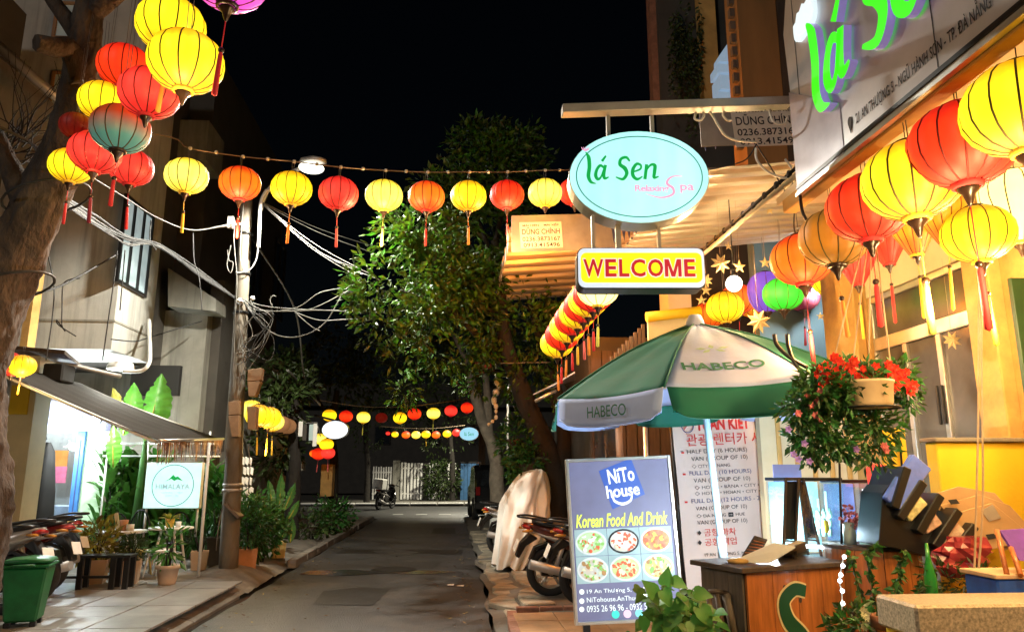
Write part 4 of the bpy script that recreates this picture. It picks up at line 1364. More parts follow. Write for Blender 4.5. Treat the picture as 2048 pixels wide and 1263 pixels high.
for x, y, wp, c, lb in ((640, 877, 26, 'pale', 'pale yellow lantern touching the far white oval sign'), (653, 888, 28, 'yellow', 'yellow lantern below the far white oval sign'), (637, 907, 27, 'red', 'red lantern at the left under the far yellow pair'), (656, 905, 28, 'rose', 'rose red lantern under the far yellow lantern'), (628, 906, 18, 'orange', 'small orange red lantern at the far left cluster edge')):
    lantern(x, y, wp, .4, c, lb, 'cluster below the far oval sign', tassel='pink' if 'under' in lb else None, gores=10, fine=False, cord=.1)
for i, (x, y, wp, c) in enumerate(((503, 818, 44, 'pale'), (517, 830, 52, 'yellow'), (537, 834, 50, 'yellow'), (546, 843, 44, 'pale'), (562, 848, 40, 'dim'), (574, 852, 37, 'dim'), (584, 855, 34, 'dim'), (592, 857, 31, 'dim'))):
    lantern(x, y, wp, .4, c, '%s lantern, %s from the pole in the row leading away behind it' % (NAME.get(c, c), ORD[i]), 'lantern row behind the utility pole', tassel='yellow' if i in (1, 2, 3) else None, gores=10, fine=i < 4, cord=.15, ts=.2, tl=.7)
lantern(966, 732, 34, .4, 'dark', 'unlit dark red lantern among the branches of the street tree', 'single lanterns', tassel=None, fine=False, cord=.3)
# far string ropes
for (pts, lb) in (([P(640, 800, 21), P(720, 812, 21.5), P(800, 813, 22), P(870, 806, 22.5), P(945, 795, 23)], 'rope of the second lantern string down the street'),
                  ([P(760, 852, 33), P(850, 857, 33), P(930, 850, 34)], 'rope of the farthest lantern string')):
    solo('lantern_rope', MB().tube(smooth_path(pts), .012, 5), M['rope'], lb, 'rope')

# ---- hanging paper stars
def star_mesh(n, r1, r2, d):
    pts = [(math.cos(math.pi * i / n + .3) * (r1 if i % 2 == 0 else r2), math.sin(math.pi * i / n + .3) * (r1 if i % 2 == 0 else r2)) for i in range(2 * n)]
    vs = [(x, 0, z) for x, z in pts] + [(0, -d, 0), (0, d, 0)]
    k = 2 * n
    return MB().add(vs, [(i, (i + 1) % k, k) for i in range(k)] + [((i + 1) % k, i, k + 1) for i in range(k)])
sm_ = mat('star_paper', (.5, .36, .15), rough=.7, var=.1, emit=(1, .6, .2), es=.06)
stars = [star_mesh(8, .5, .26, .16).mesh('star', sm_), star_mesh(5, .5, .2, .12).mesh('star', sm_)]
for (x, y, wp, D, k, lb) in ((1441, 527, 44, .2, 0, 'paper star with eight points up left of the glaring bulb'), (1479, 533, 30, .14, 1, 'small five pointed star right above the glaring bulb'), (1539, 420, 22, .11, 1, 'tiny five pointed star high under the near canopy'),
                             (1517, 642, 52, .24, 0, 'big eight pointed star lying before the parasol top'), (1641, 632, 18, .09, 1, 'tiny orange star hanging below the white lamp'), (1412, 560, 30, .15, 0, 'paper star close to the right end of the WELCOME sign'),
                             (1530, 525, 26, .13, 1, 'small star above the purple lantern'), (1412, 580, 26, .14, 1, 'small star below the right end of the WELCOME sign'), (1738, 620, 20, .1, 1, 'tiny star in front of the ochre pillar by the door'),
                             (1904, 680, 40, .16, 0, 'spiky star hanging in front of the glazed door'), (1403, 600, 24, .13, 1, 'star just above the parasol top near the cream pier'), (1457, 492, 20, .11, 1, 'star under the knotted rail of the near canopy')):
    p = PD(x, y, D * F / wp)
    t = thing('paper_star', lb, 'star', p, rad(random.uniform(-15, 15)), 'paper stars')
    t.scale = (D,) * 3
    put('star', stars[k], t)
    part('thread', MB().tube([(0, 0, .45), (0, 0, .5 + .6 / D)], .008, 4), M['rope'], t)
# ---- bulbs
p = P(1468, 567, 6.3)
t = thing('bulb', 'glaring warm white bulb under the near canopy', 'lamp', p)
part('globe', MB().ball(p, .075, 14), lit('bulb_glass', (1, .9, .7), 5), t, world=True)
part('socket', MB().tube([p + V((0, 0, .065)), p + V((0, 0, .13))], .026, 8).tube([p + V((0, 0, .13)), p + V((0, 0, .8))], .006, 5), M['black'], t, world=True)
lamp('bulb_glow', 'POINT', p, 100, (1, .66, .3), .09, parent=t)
p = P(1638, 580, 8.2)
t = thing('wall_lamp', 'cool white lamp shining against the teal wall', 'lamp', p)
part('globe', MB().ball(p, .06, 12, (1.6, 1, .8)), lit('cool_lamp', (.9, .97, 1), 4), t, world=True)
part('bracket', MB().tube([p + V((0, .03, .03)), p + V((0, .46, .12))], .02, 6), M['iron'], t, world=True)
lamp('lamp_glow', 'POINT', p + V((0, -.1, -.05)), 26, (.9, .96, 1), .06, parent=t)
# ================================================================== SIGNS
green = mat('sign_green', (.0, .3, .06), rough=.5, emit=(0, .28, .05), es=0.4)
greenL = lit('lit_letter_green', (.04, .8, .01), 1.25)
teal_line = mat('sign_teal', (.0, .2, .18), rough=.5, emit=(0, .16, .14), es=0.25)
pinkp = mat('sign_pink', (.6, .3, .5), rough=.5, emit=(.62, .26, .5), es=0.4)
lilac = mat('letter_side_lilac', (.42, .36, .75), rough=.25, var=.12, emit=(.3, .24, .6), es=0.175, coat=.5)
def la_sen(root, m, s, ext, o=(0, 0), ms=None, fat=1.0):
    """the leaf-shaped green lettering, s = height of the tall l"""
    def st(name, strokes):
        g = MB()
        for pts, ws in strokes:
            stroke([(o[0] + x * s, o[1] + z * s) for x, z in pts], [w_ * s * fat for w_ in ws], ext, 7, mb=g, ms=1 if ms else None)
        part(name, g, [m, ms] if ms else m, root, loc=(0, -.012, 0))
    st('letter', [([(0, 1), (.1, .8), (.12, .45), (.08, .12), (.16, -.1), (.34, -.16)], [.02, .13, .13, .13, .1, .01])])
    st('letter', [([(.62, .42), (.5, .5), (.38, .36), (.33, .14), (.4, .0), (.52, .1), (.66, .5)], [.06, .1, .1, .12, .1, .06, .06]),
                  ([(.68, .52), (.61, .2), (.64, .03), (.78, .08)], [.1, .12, .1, .03])])
    st('accent', [([(.56, .66), (.7, .86)], [.1, .06])])
    st('letter', [([(1.52, .66), (1.4, .8), (1.22, .74), (1.18, .54), (1.34, .4), (1.4, .2), (1.26, .0), (1.02, .08)], [.05, .1, .1, .12, .14, .12, .1, .03])])
    st('letter', [([(1.6, .26), (1.86, .36), (1.9, .5), (1.76, .56), (1.62, .36), (1.62, .12), (1.76, .0), (1.94, .1)], [.05, .07, .07, .1, .12, .12, .1, .03])])
    st('letter', [([(2.1, .54), (2.06, .26), (2.02, .0)], [.11, .11, .11]), ([(2.06, .3), (2.24, .52), (2.38, .5), (2.36, .26), (2.34, .06), (2.5, .1)], [.04, .08, .12, .12, .1, .03])])
def oval_pts(a, b, n=48):
    return [(a * math.cos(2 * math.pi * i / n), b * math.sin(2 * math.pi * i / n)) for i in range(n)]
YS = 4.9
c = P(1275, 361, YS)
px = 1 / 318.0      # metres per photo pixel there
os_ = thing('oval_sign', 'glowing pale cyan oval sign reading La Sen Relaxing Spa on a steel beam', 'sign', c, -YAW)
os_.scale = ws_k = ((c - CAM).dot(FW) / F / px,) * 3
a, b = 139 * px, 97 * px
g = MB().prism([(x, -.06, z) for x, z in oval_pts(a, b)], (0, .16, 0))
part('case', g, M['alu'], os_, bevel=.006)
part('sheet', MB().prism([(x, -.068, z) for x, z in oval_pts(a * .985, b * .985)], (0, .006, 0)), lit('cyan_sheet', (.4, .92, .92), 1.1, var=.22, scale=1.0, stretch=(5.5, 1, .35)), os_)
ring = MB()
o1, o2 = oval_pts(a * .9, b * .88, 64), oval_pts(a * .885, b * .858, 64)
for i in range(64):
    j = (i + 1) % 64
    ring.add([(o1[i][0], -.0695, o1[i][1]), (o1[j][0], -.0695, o1[j][1]), (o2[j][0], -.0695, o2[j][1]), (o2[i][0], -.0695, o2[i][1])], [(0, 1, 2, 3)])
part('border_line', ring, teal_line, os_)
la_sen(os_, green, .18, .003, (-.33, -.02))
for ch in os_.children:
    if ch.name.startswith(('letter', 'accent')):
        ch.location.y = -.069
letters('Relaxing', pinkp, os_, (.075, -.069, -.085), w=.21, h=.055, bold=.02, spacing=.92)
g = stroke([(.32, .0), (.27, .0), (.235, -.02), (.225, -.05), (.26, -.08), (.255, -.12), (.18, -.14), (.09, -.115)], [.004, .008, .014, .016, .016, .014, .009, .003], .002)
part('letter', g, pinkp, os_, loc=(-.055, -.069, 0))
letters('pa', pinkp, os_, (.292, -.069, -.083), w=.085, h=.055, bold=.02)
lot = MB()
for k in range(-2, 3):
    stroke([(0, 0), (k * .009, .014), (k * .012, .03)], [.002, .007, .001], .001, 4, mb=lot)
part('lotus', lot, pinkp, os_, loc=(-.33, -.069, .165))
# WELCOME box
wc = P(1279, 541, YS)
ws = thing('welcome_sign', 'glowing yellow WELCOME box sign hanging below the oval sign', 'sign', wc, -YAW)
ws.scale = ws_k
W2, H2 = 123 * px, 41 * px
def rrect(a, b, r, n=5):
    out = []
    for cx, cz, s0 in ((a - r, b - r, 0), (-a + r, b - r, 90), (-a + r, -b + r, 180), (a - r, -b + r, 270)):
        out += [(cx + r * math.cos(rad(s0 + 90 * i / n)), cz + r * math.sin(rad(s0 + 90 * i / n))) for i in range(n + 1)]
    return out
part('case', MB().prism([(x, -.06, z) for x, z in rrect(W2, H2, .045)], (0, .15, 0)), M['black'], ws, bevel=.004)
part('border_sheet', MB().prism([(x, -.066, z) for x, z in rrect(W2 * .985, H2 * .95, .042)], (0, .004, 0)), lit('white_blue_sheet', (.66, .8, .98), .85), ws)
part('sheet', MB().prism([(x, -.071, z) for x, z in rrect(W2 * .945, H2 * .72, .035)], (0, .004, 0)), lit('yellow_sheet', (.93, .8, .01), 1.05, var=.18, scale=1, stretch=(9, 1, .4)), ws)
whm = lit('letter_outline_white', (.95, .8, .75), .8)
rdm = lit('letter_red', (.6, .008, .03), .75, base=(.2, .005, .01))
def em_glyph(m, w_, h_, t_, y, nm):
    x, z = w_ / 2, h_ / 2
    pts = [(-x, -z), (-x, z), (-x + t_ * 1.25, z), (0, -z + t_ * 1.5), (x - t_ * 1.25, z), (x, z), (x, -z), (x - t_, -z), (x - t_, z - t_ * 1.9), (t_ * .55, -z), (-t_ * .55, -z), (-x + t_, z - t_ * 1.9), (-x + t_, -z)]
    part(nm, MB().prism([(q[0], 0, q[1]) for q in pts], (0, -.0015, 0)), m, ws, loc=(.19, y, -.003))
em_glyph(whm, .112, .122, .03, -.0715, 'lettering')
em_glyph(rdm, .1, .108, .02, -.073, 'letter')
for i, chs in enumerate('WELCOME'):
    if chs == 'M':
        continue
    xx = (-.29, -.185, -.105, -.02, .085, .19, .29)[i]
    ww = (.12, .066, .06, .085, .09, .1, .066)[i]
    letters(chs, whm, ws, (xx, -.0715, -.003), w=ww + .012, h=.122, ext=.001, bold=.03)
    letters(chs, rdm, ws, (xx, -.073, -.003), w=ww, h=.108, ext=.002, bold=.022, name='letter')
# beam and posts
bm = thing('sign_beam', 'grey steel beam with scroll brackets carrying the oval sign', 'beam', P(1350, 215, YS))
b0, b1 = P(1124, 222, YS), P(1578, 206, YS)
dz = (b1 - b0)
part('beam', MB().prism([b0 + V((0, -.05, -.034)), b1 + V((0, -.05, -.034)), b1 + V((0, -.05, .034)), b0 + V((0, -.05, .034))], (0, .1, 0)), M['steel'], bm, world=True, bevel=.004)
for x in (1218, 1306):
    part('post', MB().box((P(x, 250, YS).x, YS + .03, (P(x, 228, YS).z + P(x, 300, YS).z) / 2), (.026, .03, P(x, 228, YS).z - P(x, 300, YS).z)), M['steel'], bm, world=True)
for x in (1188, 1238, 1320):
    part('post', MB().box((P(x, 480, YS).x, YS + .03, (P(x, 430, YS).z + P(x, 505, YS).z) / 2), (.024 if x != 1238 else .035, .03, P(x, 430, YS).z - P(x, 505, YS).z)), M['steel'], bm, world=True)
def scroll(pts):
    part('scroll', MB().tube(smooth_path([P(x, y, YS + .03) for x, y in pts], 6), .009, 6), M['white_metal'], bm, world=True)
scroll([(1392, 225), (1390, 238), (1402, 240), (1408, 228), (1398, 218), (1420, 224), (1436, 250), (1452, 272), (1480, 282), (1512, 284)])
scroll([(1464, 240), (1454, 240), (1446, 228), (1456, 216), (1470, 222)])
scroll([(1512, 296), (1514, 320), (1536, 344), (1572, 356), (1584, 340), (1570, 318)])
scroll([(1530, 222), (1528, 212), (1540, 212), (1540, 226), (1548, 244), (1568, 248), (1574, 236)])

# ---- the big sign over the spa front (runs along the street)
YE = XP(1597, 386, XS).y
sg = thing('spa_sign', 'big grey spa sign board with glowing green letters running along the house front', 'sign', (XS, YE, 3.37), -math.pi / 2)
zbt = XP(1597, 386, XS).z
def u_of(x):                       # distance from the far end towards us
    return YE - XP(x, 200, XS).y
H1 = XP(1575, 190, XS).z - zbt
brd = MB().prism([(0, 0, 0), (4.0, 0, 0), (4.0, 0, 2.6), (.42, 0, 2.6), (-.03, 0, XP(1563, 75, XS).z - zbt), (-.0, 0, H1)], (0, .1, 0))
sg.location = (XS, YE, zbt)
part('board', brd, mat('sign_aluminium', (.56, .53, .54), rough=.3, metal=.12, var=.12, scale=2.5, bump=.05, bscale=7), sg, bevel=.004)
part('lower_panel', MB().prism([(-.004, -.006, 0), (.62, -.006, 0), (.62, -.006, .04), (.62, -.006, .35), (-.004, -.006, H1)], (0, .005, 0)), mat('sign_lilac', (.44, .4, .46), rough=.25, metal=.12, var=.08), sg)
part('bottom_trim', bb(-.005, 4, -.012, .0, .025, .05), M['black'], sg)
part('edge_lip', bb(-.008, 4, -.02, .1, -.025, -.002), M['alu'], sg)
base = MB()
bl = thing('tmp', None, None, (0, 0, 0))
bpy.data.objects.remove(bl)
la_sen(sg, greenL, .58, .05, (u_of(1644), XP(1675, 212, XS).z - zbt + .095), ms=lilac, fat=1.3)
lotus = MB()
for k in range(-2, 3):
    q_ = k * .42
    lotus.prism([(.0 + .21 * v * math.sin(q_) + .085 * math.sin(math.pi * v) * s_ * math.cos(q_), -.004 * k, .21 * v * math.cos(q_) - .085 * math.sin(math.pi * v) * s_ * math.sin(q_)) for s_, rng in ((1, range(0, 9)), (-1, range(7, 0, -1))) for v in [j / 8 for j in rng]], (0, -.03, 0))
part('lotus', lotus, lit('lotus_white', (.8, .95, 1), .95), sg, loc=(u_of(1632), -.01, XP(1632, 42, XS).z - zbt - .02))
zt_ = XP(1708, 246, XS).z - zbt
addr = [('21', 1722, .055), ('AN', 1741, .06), ('THƯỢNG', 1775, .15), ('5', 1786, .02), ('-', 1799, .016)]
u0, u1 = u_of(1709), u_of(1990)
letters('21 AN THƯỢNG 5 - NGŨ HÀNH SƠN - TP. ĐÀ NẴNG', M['print_black'], sg, (u0, -.004, zt_ + .02), w=(u1 - u0) * 1.06, h=.115, bold=.008, ext=.001, align='L')
pin = MB().prism([(math.cos(t) * .022, -.004, math.sin(t) * .03 + .03) for t in [rad(-20 + 220 * i / 8) for i in range(9)]] + [(0, -.004, -.045)], (0, -.003, 0))
part('pin_mark', pin, M['print_black'], sg, loc=(u_of(1697), 0, zt_ - .005))
for k in (u_of(1885), u_of(1600)):
    part('seam', bb(k, k + .004, -.0035, -.001, .06, 2.5), M['print_black'], sg)
tag(part('wire', MB().tube(smooth_path([(.02, .0, -.01), (-.02, .03, -.14), (.06, .06, -.3)]), .012, 6), M['black'], sg))

# ---- far lit ovals
for x, y, wp, lb, st_, txt in ((670, 859, 50, 'far oval sign burning out to plain white', 1.5, None), (938, 867, 37, 'far small pale blue oval sign with green lettering', .95, 'lá Sen')):
    Y_ = 21.0 if wp == 50 else 27.0
    p = P(x, y, Y_)
    k = Y_ / F
    t = thing('far_oval_sign', lb, 'sign', p, -YAW)
    part('case', MB().prism([(u, 0, v) for u, v in oval_pts(wp / 2 * k * 1.05, wp * .36 * k, 28)], (0, .15, 0)), M['alu'], t)
    part('sheet', MB().prism([(u, -.01, v) for u, v in oval_pts(wp / 2 * k, wp * .34 * k, 28)], (0, .006, 0)), lit('far_sheet', (.85, .92, 1) if st_ > 1 else (.4, .8, 1), st_), t)
    if txt:
        letters(txt, green, t, (0, -.012, 0), w=wp * .5 * k, h=wp * .2 * k)
    part('arm', MB().tube([(0, .05, wp * .36 * k), (.6 if txt else -.6, .05, wp * .36 * k + .15)], .03, 6), M['wood_grey'], t)
# ---- cafe sign
c = P(346, 970, 12.3)
hs = thing('cafe_sign', 'glowing pale mint square sign reading HIMALAYA with a mountain', 'sign', c, -.02)
k = (c - CAM).dot(FW) / F
part('case', MB().box((0, .05, 0), (110 * k, .1, 90 * k)), M['white_metal'], hs, bevel=.006)
part('sheet', MB().box((0, -.004, 0), (107 * k, .006, 87 * k)), lit('mint_sheet', (.55, .95, .9), 1.2, var=.15, scale=3), hs)
og, ig = oval_pts(41 * k, 41 * k, 48), oval_pts(39.6 * k, 39.6 * k, 48)
ring = MB()
for i in range(48):
    j = (i + 1) % 48
    ring.add([(og[i][0], -.0085, og[i][1]), (og[j][0], -.0085, og[j][1]), (ig[j][0], -.0085, ig[j][1]), (ig[i][0], -.0085, ig[i][1])], [(0, 1, 2, 3)])
part('circle', ring, teal_line, hs)
part('mountain', MB().prism([(x * k, -.008, z * k) for x, z in ((-16, 8), (-8, 13), (-1, 21), (4, 16), (8, 18), (19, 9), (8, 12), (2, 9), (-4, 13))], (0, -.002, 0)), green, hs)
grey_p = mat('sign_grey', (.45, .55, .6), rough=.6, emit=(.25, .5, .5), es=0.2)
letters('HIMALAYA', grey_p, hs, (0, -.008, -2 * k), w=66 * k, h=10 * k, bold=.01)
for z, wd in ((-14, 42), (-20, 26)):
    letters('COFFEE  -  TEA', grey_p, hs, (0, -.008, z * k), w=wd * k, h=3.2 * k)
part('stand', MB().tube([(-50 * k, .05, -45 * k), (-50 * k, .05, -.78)], .02, 6).tube([(50 * k, .05, -45 * k), (50 * k, .05, -.78)], .02, 6), M['white_metal'], hs)

# ---- NiTo house stand-up light box
YN = 6.72
bl_, br_, tl_ = P(1150, 1250, YN), P(1360, 1246, YN), P(1128, 918, YN)
Wn = (P(1336, 912, YN) - tl_).length
Hn = (tl_ - bl_).length
nb = thing('food_sign', 'tall lit sign board for Korean food with dish photos standing on the pavement', 'sign', bl_, rad(-1))
nb.rotation_euler = (rad(-2), rad(-2.4), rad(-3))
fm = MB()
for q in ((0, .028, 0, Hn), (Wn - .028, Wn, 0, Hn), (.0281, Wn - .0281, 0, .028), (.0281, Wn - .0281, Hn - .028, Hn)):
    bb(q[0], q[1], -.02, .07, q[2], q[3], fm)
part('frame', fm, M['alu'], nb, bevel=.004)
part('back', bb(.0281, Wn - .0281, .03, .068, .0281, Hn - .0281), M['iron'], nb)
shm = lit('slate_sheet', (.16, .165, .28), .75, var=.35, scale=1.5)
part('sheet', bb(.029, Wn - .029, -.004, .006, .029, Hn - .029), shm, nb)
def nt(x, y):                       # photo pixel -> board coordinates
    fx = (x - (1128 + (y - 918) * .064)) / (208 + (y - 918) * .02)
    return fx * Wn, Hn * (1 - (y - 914) / 336)
cx, cz = nt(1240, 970)
part('logo_tile', MB().prism([(cx + x, -.006, cz + z) for x, z in ((-.2, .12), (.1, .22), (.2, -.1), (-.1, -.22))], (0, -.002, 0)), lit('logo_blue', (.03, .09, .38), .9), nb)
lw = lit('logo_white', (.9, .95, 1), 1.1)
x_, z_ = nt(1238, 952)
letters('NiTo', lw, nb, (x_, -.009, z_), w=.24, h=.13, bold=.02, rot=(0, rad(-6), 0))
x_, z_ = nt(1242, 984)
letters('house', lw, nb, (x_, -.009, z_), w=.3, h=.11, bold=.02, rot=(0, rad(-4), 0))
x_, z_ = nt(1230, 1005)
part('swirl', stroke([(-.03, .05), (-.02, .0), (.05, -.03), (.12, -.005), (.14, .04)], [.012, .02, .024, .02, .01], .002), lw, nb, loc=(x_, -.009, z_))
yl = lit('slogan_yellow', (.75, .95, .1), 1.0)
x_, z_ = nt(1240, 1044)
letters('Korean Food And Drink', yl, nb, (x_, -.008, z_), w=Wn * .86, h=.115, bold=.02, shear=.25, ext=.002)
dish = {'salad': ((.5, .8, .3), (.8, .95, .85)), 'egg': ((.9, .9, .85), (.35, .35, .35)), 'stew': ((.85, .2, .1), (.5, .75, .3)), 'soup': ((.6, .75, .7), (.8, .35, .25)), 'mix': ((.5, .75, .35), (.9, .75, .3)), 'noodle': ((.95, .7, .2), (.95, .9, .6))}
def foodmat(name, c1, c2):
    m = lit('food_' + name, c1, .5)
    t = m.node_tree
    b = t.nodes['Principled BSDF']
    tc = nd(t, 'ShaderNodeTexCoord')
    vo = nd(t, 'ShaderNodeTexVoronoi', i_Scale=26.0)
    nz = nd(t, 'ShaderNodeTexNoise', i_Scale=14.0, i_Detail=4.0)
    t.links.new(tc.outputs['Object'], vo.inputs['Vector'])
    t.links.new(tc.outputs['Object'], nz.inputs['Vector'])
    mr = nd(t, 'ShaderNodeMapRange', i_From_Min=.4, i_From_Max=.6)
    t.links.new(nz.outputs[0], mr.inputs[0])
    o_ = mix_rgb(t, mr.outputs[0], c1, c2)
    o_ = mix_rgb(t, .45, o_, vo.outputs['Color'], 'SOFT_LIGHT')
    t.links.new(o_, b.inputs['Emission Color'])
    return m
fx0, fz0 = nt(1146, 1061)
fx1, fz1 = nt(1346, 1170)
GARN = [lit('food_bit_%d' % k_, c_, .5) for k_, c_ in enumerate(((.3, .65, .15), (.95, .95, .9), (.85, .15, .06), (.95, .65, .1), (.5, .28, .1), (.8, .9, .6)))]
bgm = lit('photo_cloth', (.4, .58, .6), .5, var=.25, scale=9)
bowl = lit('bowl_rim', (.75, .82, .82), .55)
for i, nme in enumerate(dish):
    r_, c_ = divmod(i, 3)
    w3, h2 = (fx1 - fx0) / 3, (fz0 - fz1) / 2
    cx, cz = fx0 + w3 * (c_ + .5), fz0 - h2 * (r_ + .5)
    f = part('food_photo', bb(cx - w3 / 2 + .002, cx + w3 / 2 - .002, -.009, -.0045, cz - h2 / 2 + .002, cz + h2 / 2 - .002), bgm, nb)
    rr = min(w3, h2) * .47
    part('bowl', MB().prism([(cx + u, -.0095, cz + v) for u, v in oval_pts(w3 * .475, h2 * .46, 24)], (0, -.001, 0)), bowl if i not in (1,) else M['black'], f)
    part('dish', MB().prism([(cx + u, -.011, cz + v) for u, v in oval_pts(w3 * .42, h2 * .39, 20)], (0, -.001, 0)), foodmat(nme, *dish[nme]), f)
    g = MB()
    for q in range(44):
        a_, r_2 = random.random() * 6.28, h2 * .37 * random.random() ** .5
        px_, pz_, s_ = cx + w3 / h2 * r_2 * math.cos(a_), cz + .95 * r_2 * math.sin(a_), random.uniform(.009, .024)
        rot_ = random.random() * 3
        el = random.uniform(.35, 1)
        g.prism([(px_ + s_ * (math.cos(t) * math.cos(rot_) - el * math.sin(t) * math.sin(rot_)), -.0125 - .0002 * q, pz_ + s_ * (math.cos(t) * math.sin(rot_) + el * math.sin(t) * math.cos(rot_))) for t in [6.283 * k_ / 7 for k_ in range(7)]], (0, -.0004, 0), m=q % 3)
    tag(part('garnish', g, [GARN[(i * 2) % 6], GARN[(i + 1) % 6], GARN[(i * 3 + 2) % 6]], f), kind='stuff')
wt = lit('contact_white', (.85, .95, .95), .95)
for s, y, wd in (('19 An Thượng 5, Đà Nẵng', 1185, .62), ('NiTohouse.AnThuong', 1203, .5), ('0935 26 96 96 - 0932 526 127', 1219, .68)):
    x_, z_ = nt(1172, y)
    letters(s, wt, nb, (x_, -.008, z_), w=wd, h=.052, align='L', ext=.001)
    x_, z_ = nt(1162, y)
    part('contact_mark', MB().prism([(x_ + u, -.006, z_ + v) for u, v in oval_pts(.022, .022, 16)], (0, -.002, 0)), wt, nb)
for s, x, col in (('', 1228, (.05, .7, .55)), ('', 1251, (.85, .55, .7)), ('', 1274, (.2, .75, .7))):
    x_, z_ = nt(x, 1232)
    part('contact_mark', MB().prism([(x_ + u, -.006, z_ + v) for u, v in oval_pts(.034, .034, 18)], (0, -.002, 0)), lit('dot_colour', col, .85), nb)
for xx in (.1, Wn - .1):
    part('leg', bb(xx - .03, xx + .03, -.01, .05, -.13 + (0 if xx < .3 else .0), -.001), M['iron'], nb)

# ---- travel banner
YT = 7.62
t0, t1 = P(1344, 842, YT), P(1372, 1186, YT)
Wb, Hb = P(1660, 900, YT).x - P(1350, 900, YT).x, t0.z - t1.z
bn = thing('travel_banner', 'tall white travel banner with red Korean writing behind the parasol pole', 'banner', t0, 0)
bn.rotation_euler = (0, rad(-2.6), 0)
nx = 24
vs = [((Wb * i / nx), .012 * math.sin(i * 1.1) + .01 * math.sin(j * .9), -Hb * j / 12) for j in range(13) for i in range(nx + 1)]
part('cloth', MB().add(vs, [(j * (nx + 1) + i, (j + 1) * (nx + 1) + i, (j + 1) * (nx + 1) + i + 1, j * (nx + 1) + i + 1) for j in range(12) for i in range(nx)], True), mat('banner_cloth', (.72, .62, .58), rough=.7, var=.05, scale=2), bn)
def bt(x, y):
    return (x - 1344 - (y - 842) * .05) * YT / F * 1.0, -(y - 842) * Hb / 344
def bl2(s, x, y, w_, h_, m, **kw):
    u, v = bt(x, y)
    letters(s, m, bn, (u, -.026, v), w=w_ * YT / F, h=h_ * YT / F, align='L', ext=.001, **kw)
bl2('TUAN KIET', 1391, 852, 112, 24, M['print_red'], bold=.04)
bl2('Travel', 1508, 853, 72, 24, M['print_blue'], bold=.01)
u, v = bt(1374, 853)
part('logo_ring', MB().tube([(u + .07 * math.cos(q) * .9, -.026, v + .07 * math.sin(q)) for q in [2 * math.pi * i / 18 for i in range(18)]], .006, 4, closed=True), M['print_blue'], bn)
part('logo_stroke', stroke([(-.05, -.05), (0, .01), (.05, .06)], [.006, .014, .006], .002), M['print_red'], bn, loc=(u, -.026, v))
bl2('관광 렌터카 서비스', 1371, 883, 204, 24, M['print_red'])
for s, x, y, wd, h_ in (('HALF DAY (6 HOURS)', 1371, 908, 124, 10.5), ('VAN (GROUP OF 10)', 1379, 923, 116, 10.5), ('◇ CITY DA NANG', 1380, 937, 78, 8.5), ('FULL DAY (10 HOURS)', 1374, 952, 127, 10.5),
                        ('VAN (GROUP OF 10)', 1382, 967, 116, 10.5), ('◇ HOTEL • BANA • CITY • HOTEL', 1383, 980, 172, 8.5), ('◇ HOTEL • HOIAN • CITY • HOTEL', 1383, 992, 172, 8.5), ('FULL DAY (12 HOURS - 240KM)', 1376, 1008, 174, 10.5),
                        ('VAN (GROUP OF 10)', 1384, 1023, 104, 10), ('◇ DA NANG ➡ HUE', 1385, 1037, 98, 8.5), ('VAN (GROUP OF 10)', 1386, 1051, 101, 10)):
    bl2(s, x, y, wd, h_, M['print_black'] if 'FULL' not in s else M['print_blue'])
bl2('공항 마차', 1399, 1070, 64, 14, M['print_red'])
bl2('공항 픽업', 1399, 1089, 64, 14, M['print_red'])
bl2('19 AN THUONG 5, MY AN', 1398, 1114, 100, 7, M['print_black'])
bl2('0935 26 96 96', 1390, 1130, 78, 7, M['print_black'])
for y in (908, 952, 1008):
    u, v = bt(1362 + (y - 908) * .03, y)
    part('bullet', MB().box((u, -.026, v), (.03, .002, .018)), M['print_red'], bn)
for y in (1070, 1089):
    u, v = bt(1389, y)
    part('bullet', MB().prism([(u + x, -.026, v + z) for x, z in ((-.02, 0), (0, .025), (.02, 0), (0, -.025))], (0, -.002, 0)), M['print_black'], bn)
part('pole', MB().tube([(-.01, .03, .03), (-.01, .03, -Hb - .2)], .014, 6), M['iron'], bn)
part('top_bar', MB().tube([(-.03, .02, .005), (Wb + .03, .02, .005)], .012, 6), M['alu'], bn)
# ================================================================== TREES AND PLANTS
rnd = random.Random(5)
def rdir():
    while True:
        v = V((rnd.uniform(-1, 1), rnd.uniform(-1, 1), rnd.uniform(-1, 1)))
        if .05 < v.length < 1:
            return v.normalized()
def clumps(mb, blobs, n, L, Wd, dens=.02, per=7, cl=.16, droop=.25):
    """leaf sprays spread through blobs (centre, radii): an uneven outline with gaps"""
    tot = sum(b[1][0] * b[1][1] * b[1][2] for b in blobs)
    for c, r in blobs:
        k = int(n * r[0] * r[1] * r[2] / tot / per)
        for _ in range(k):
            d = rdir()
            q = rnd.random() ** .42
            p = V((c[0] + d.x * r[0] * q, c[1] + d.y * r[1] * q, c[2] + d.z * r[2] * q))
            if noise.noise(p * 1.5) < dens - .12 * q:
                continue
            ax = (d + rdir() * .7 + V((0, 0, .1))).normalized()
            for j in range(per):
                dd = (ax + rdir() * .95).normalized()
                dd.z -= droop
                l = L * rnd.choice((.5, .7, .85, 1, 1, 1.15, 1.35))
                mb.leaf(p + dd * cl * rnd.random() + ax * cl * (j / per - .3), dd, rdir() + V((0, 0, .8)), l, l * Wd * rnd.uniform(.8, 1.2))
def limb(pts, r0, r1, k=6, jit=.18, n=10):
    pp = smooth_path(pts, k)
    return pp, [r0 + (r1 - r0) * i / (len(pp) - 1) for i in range(len(pp))]
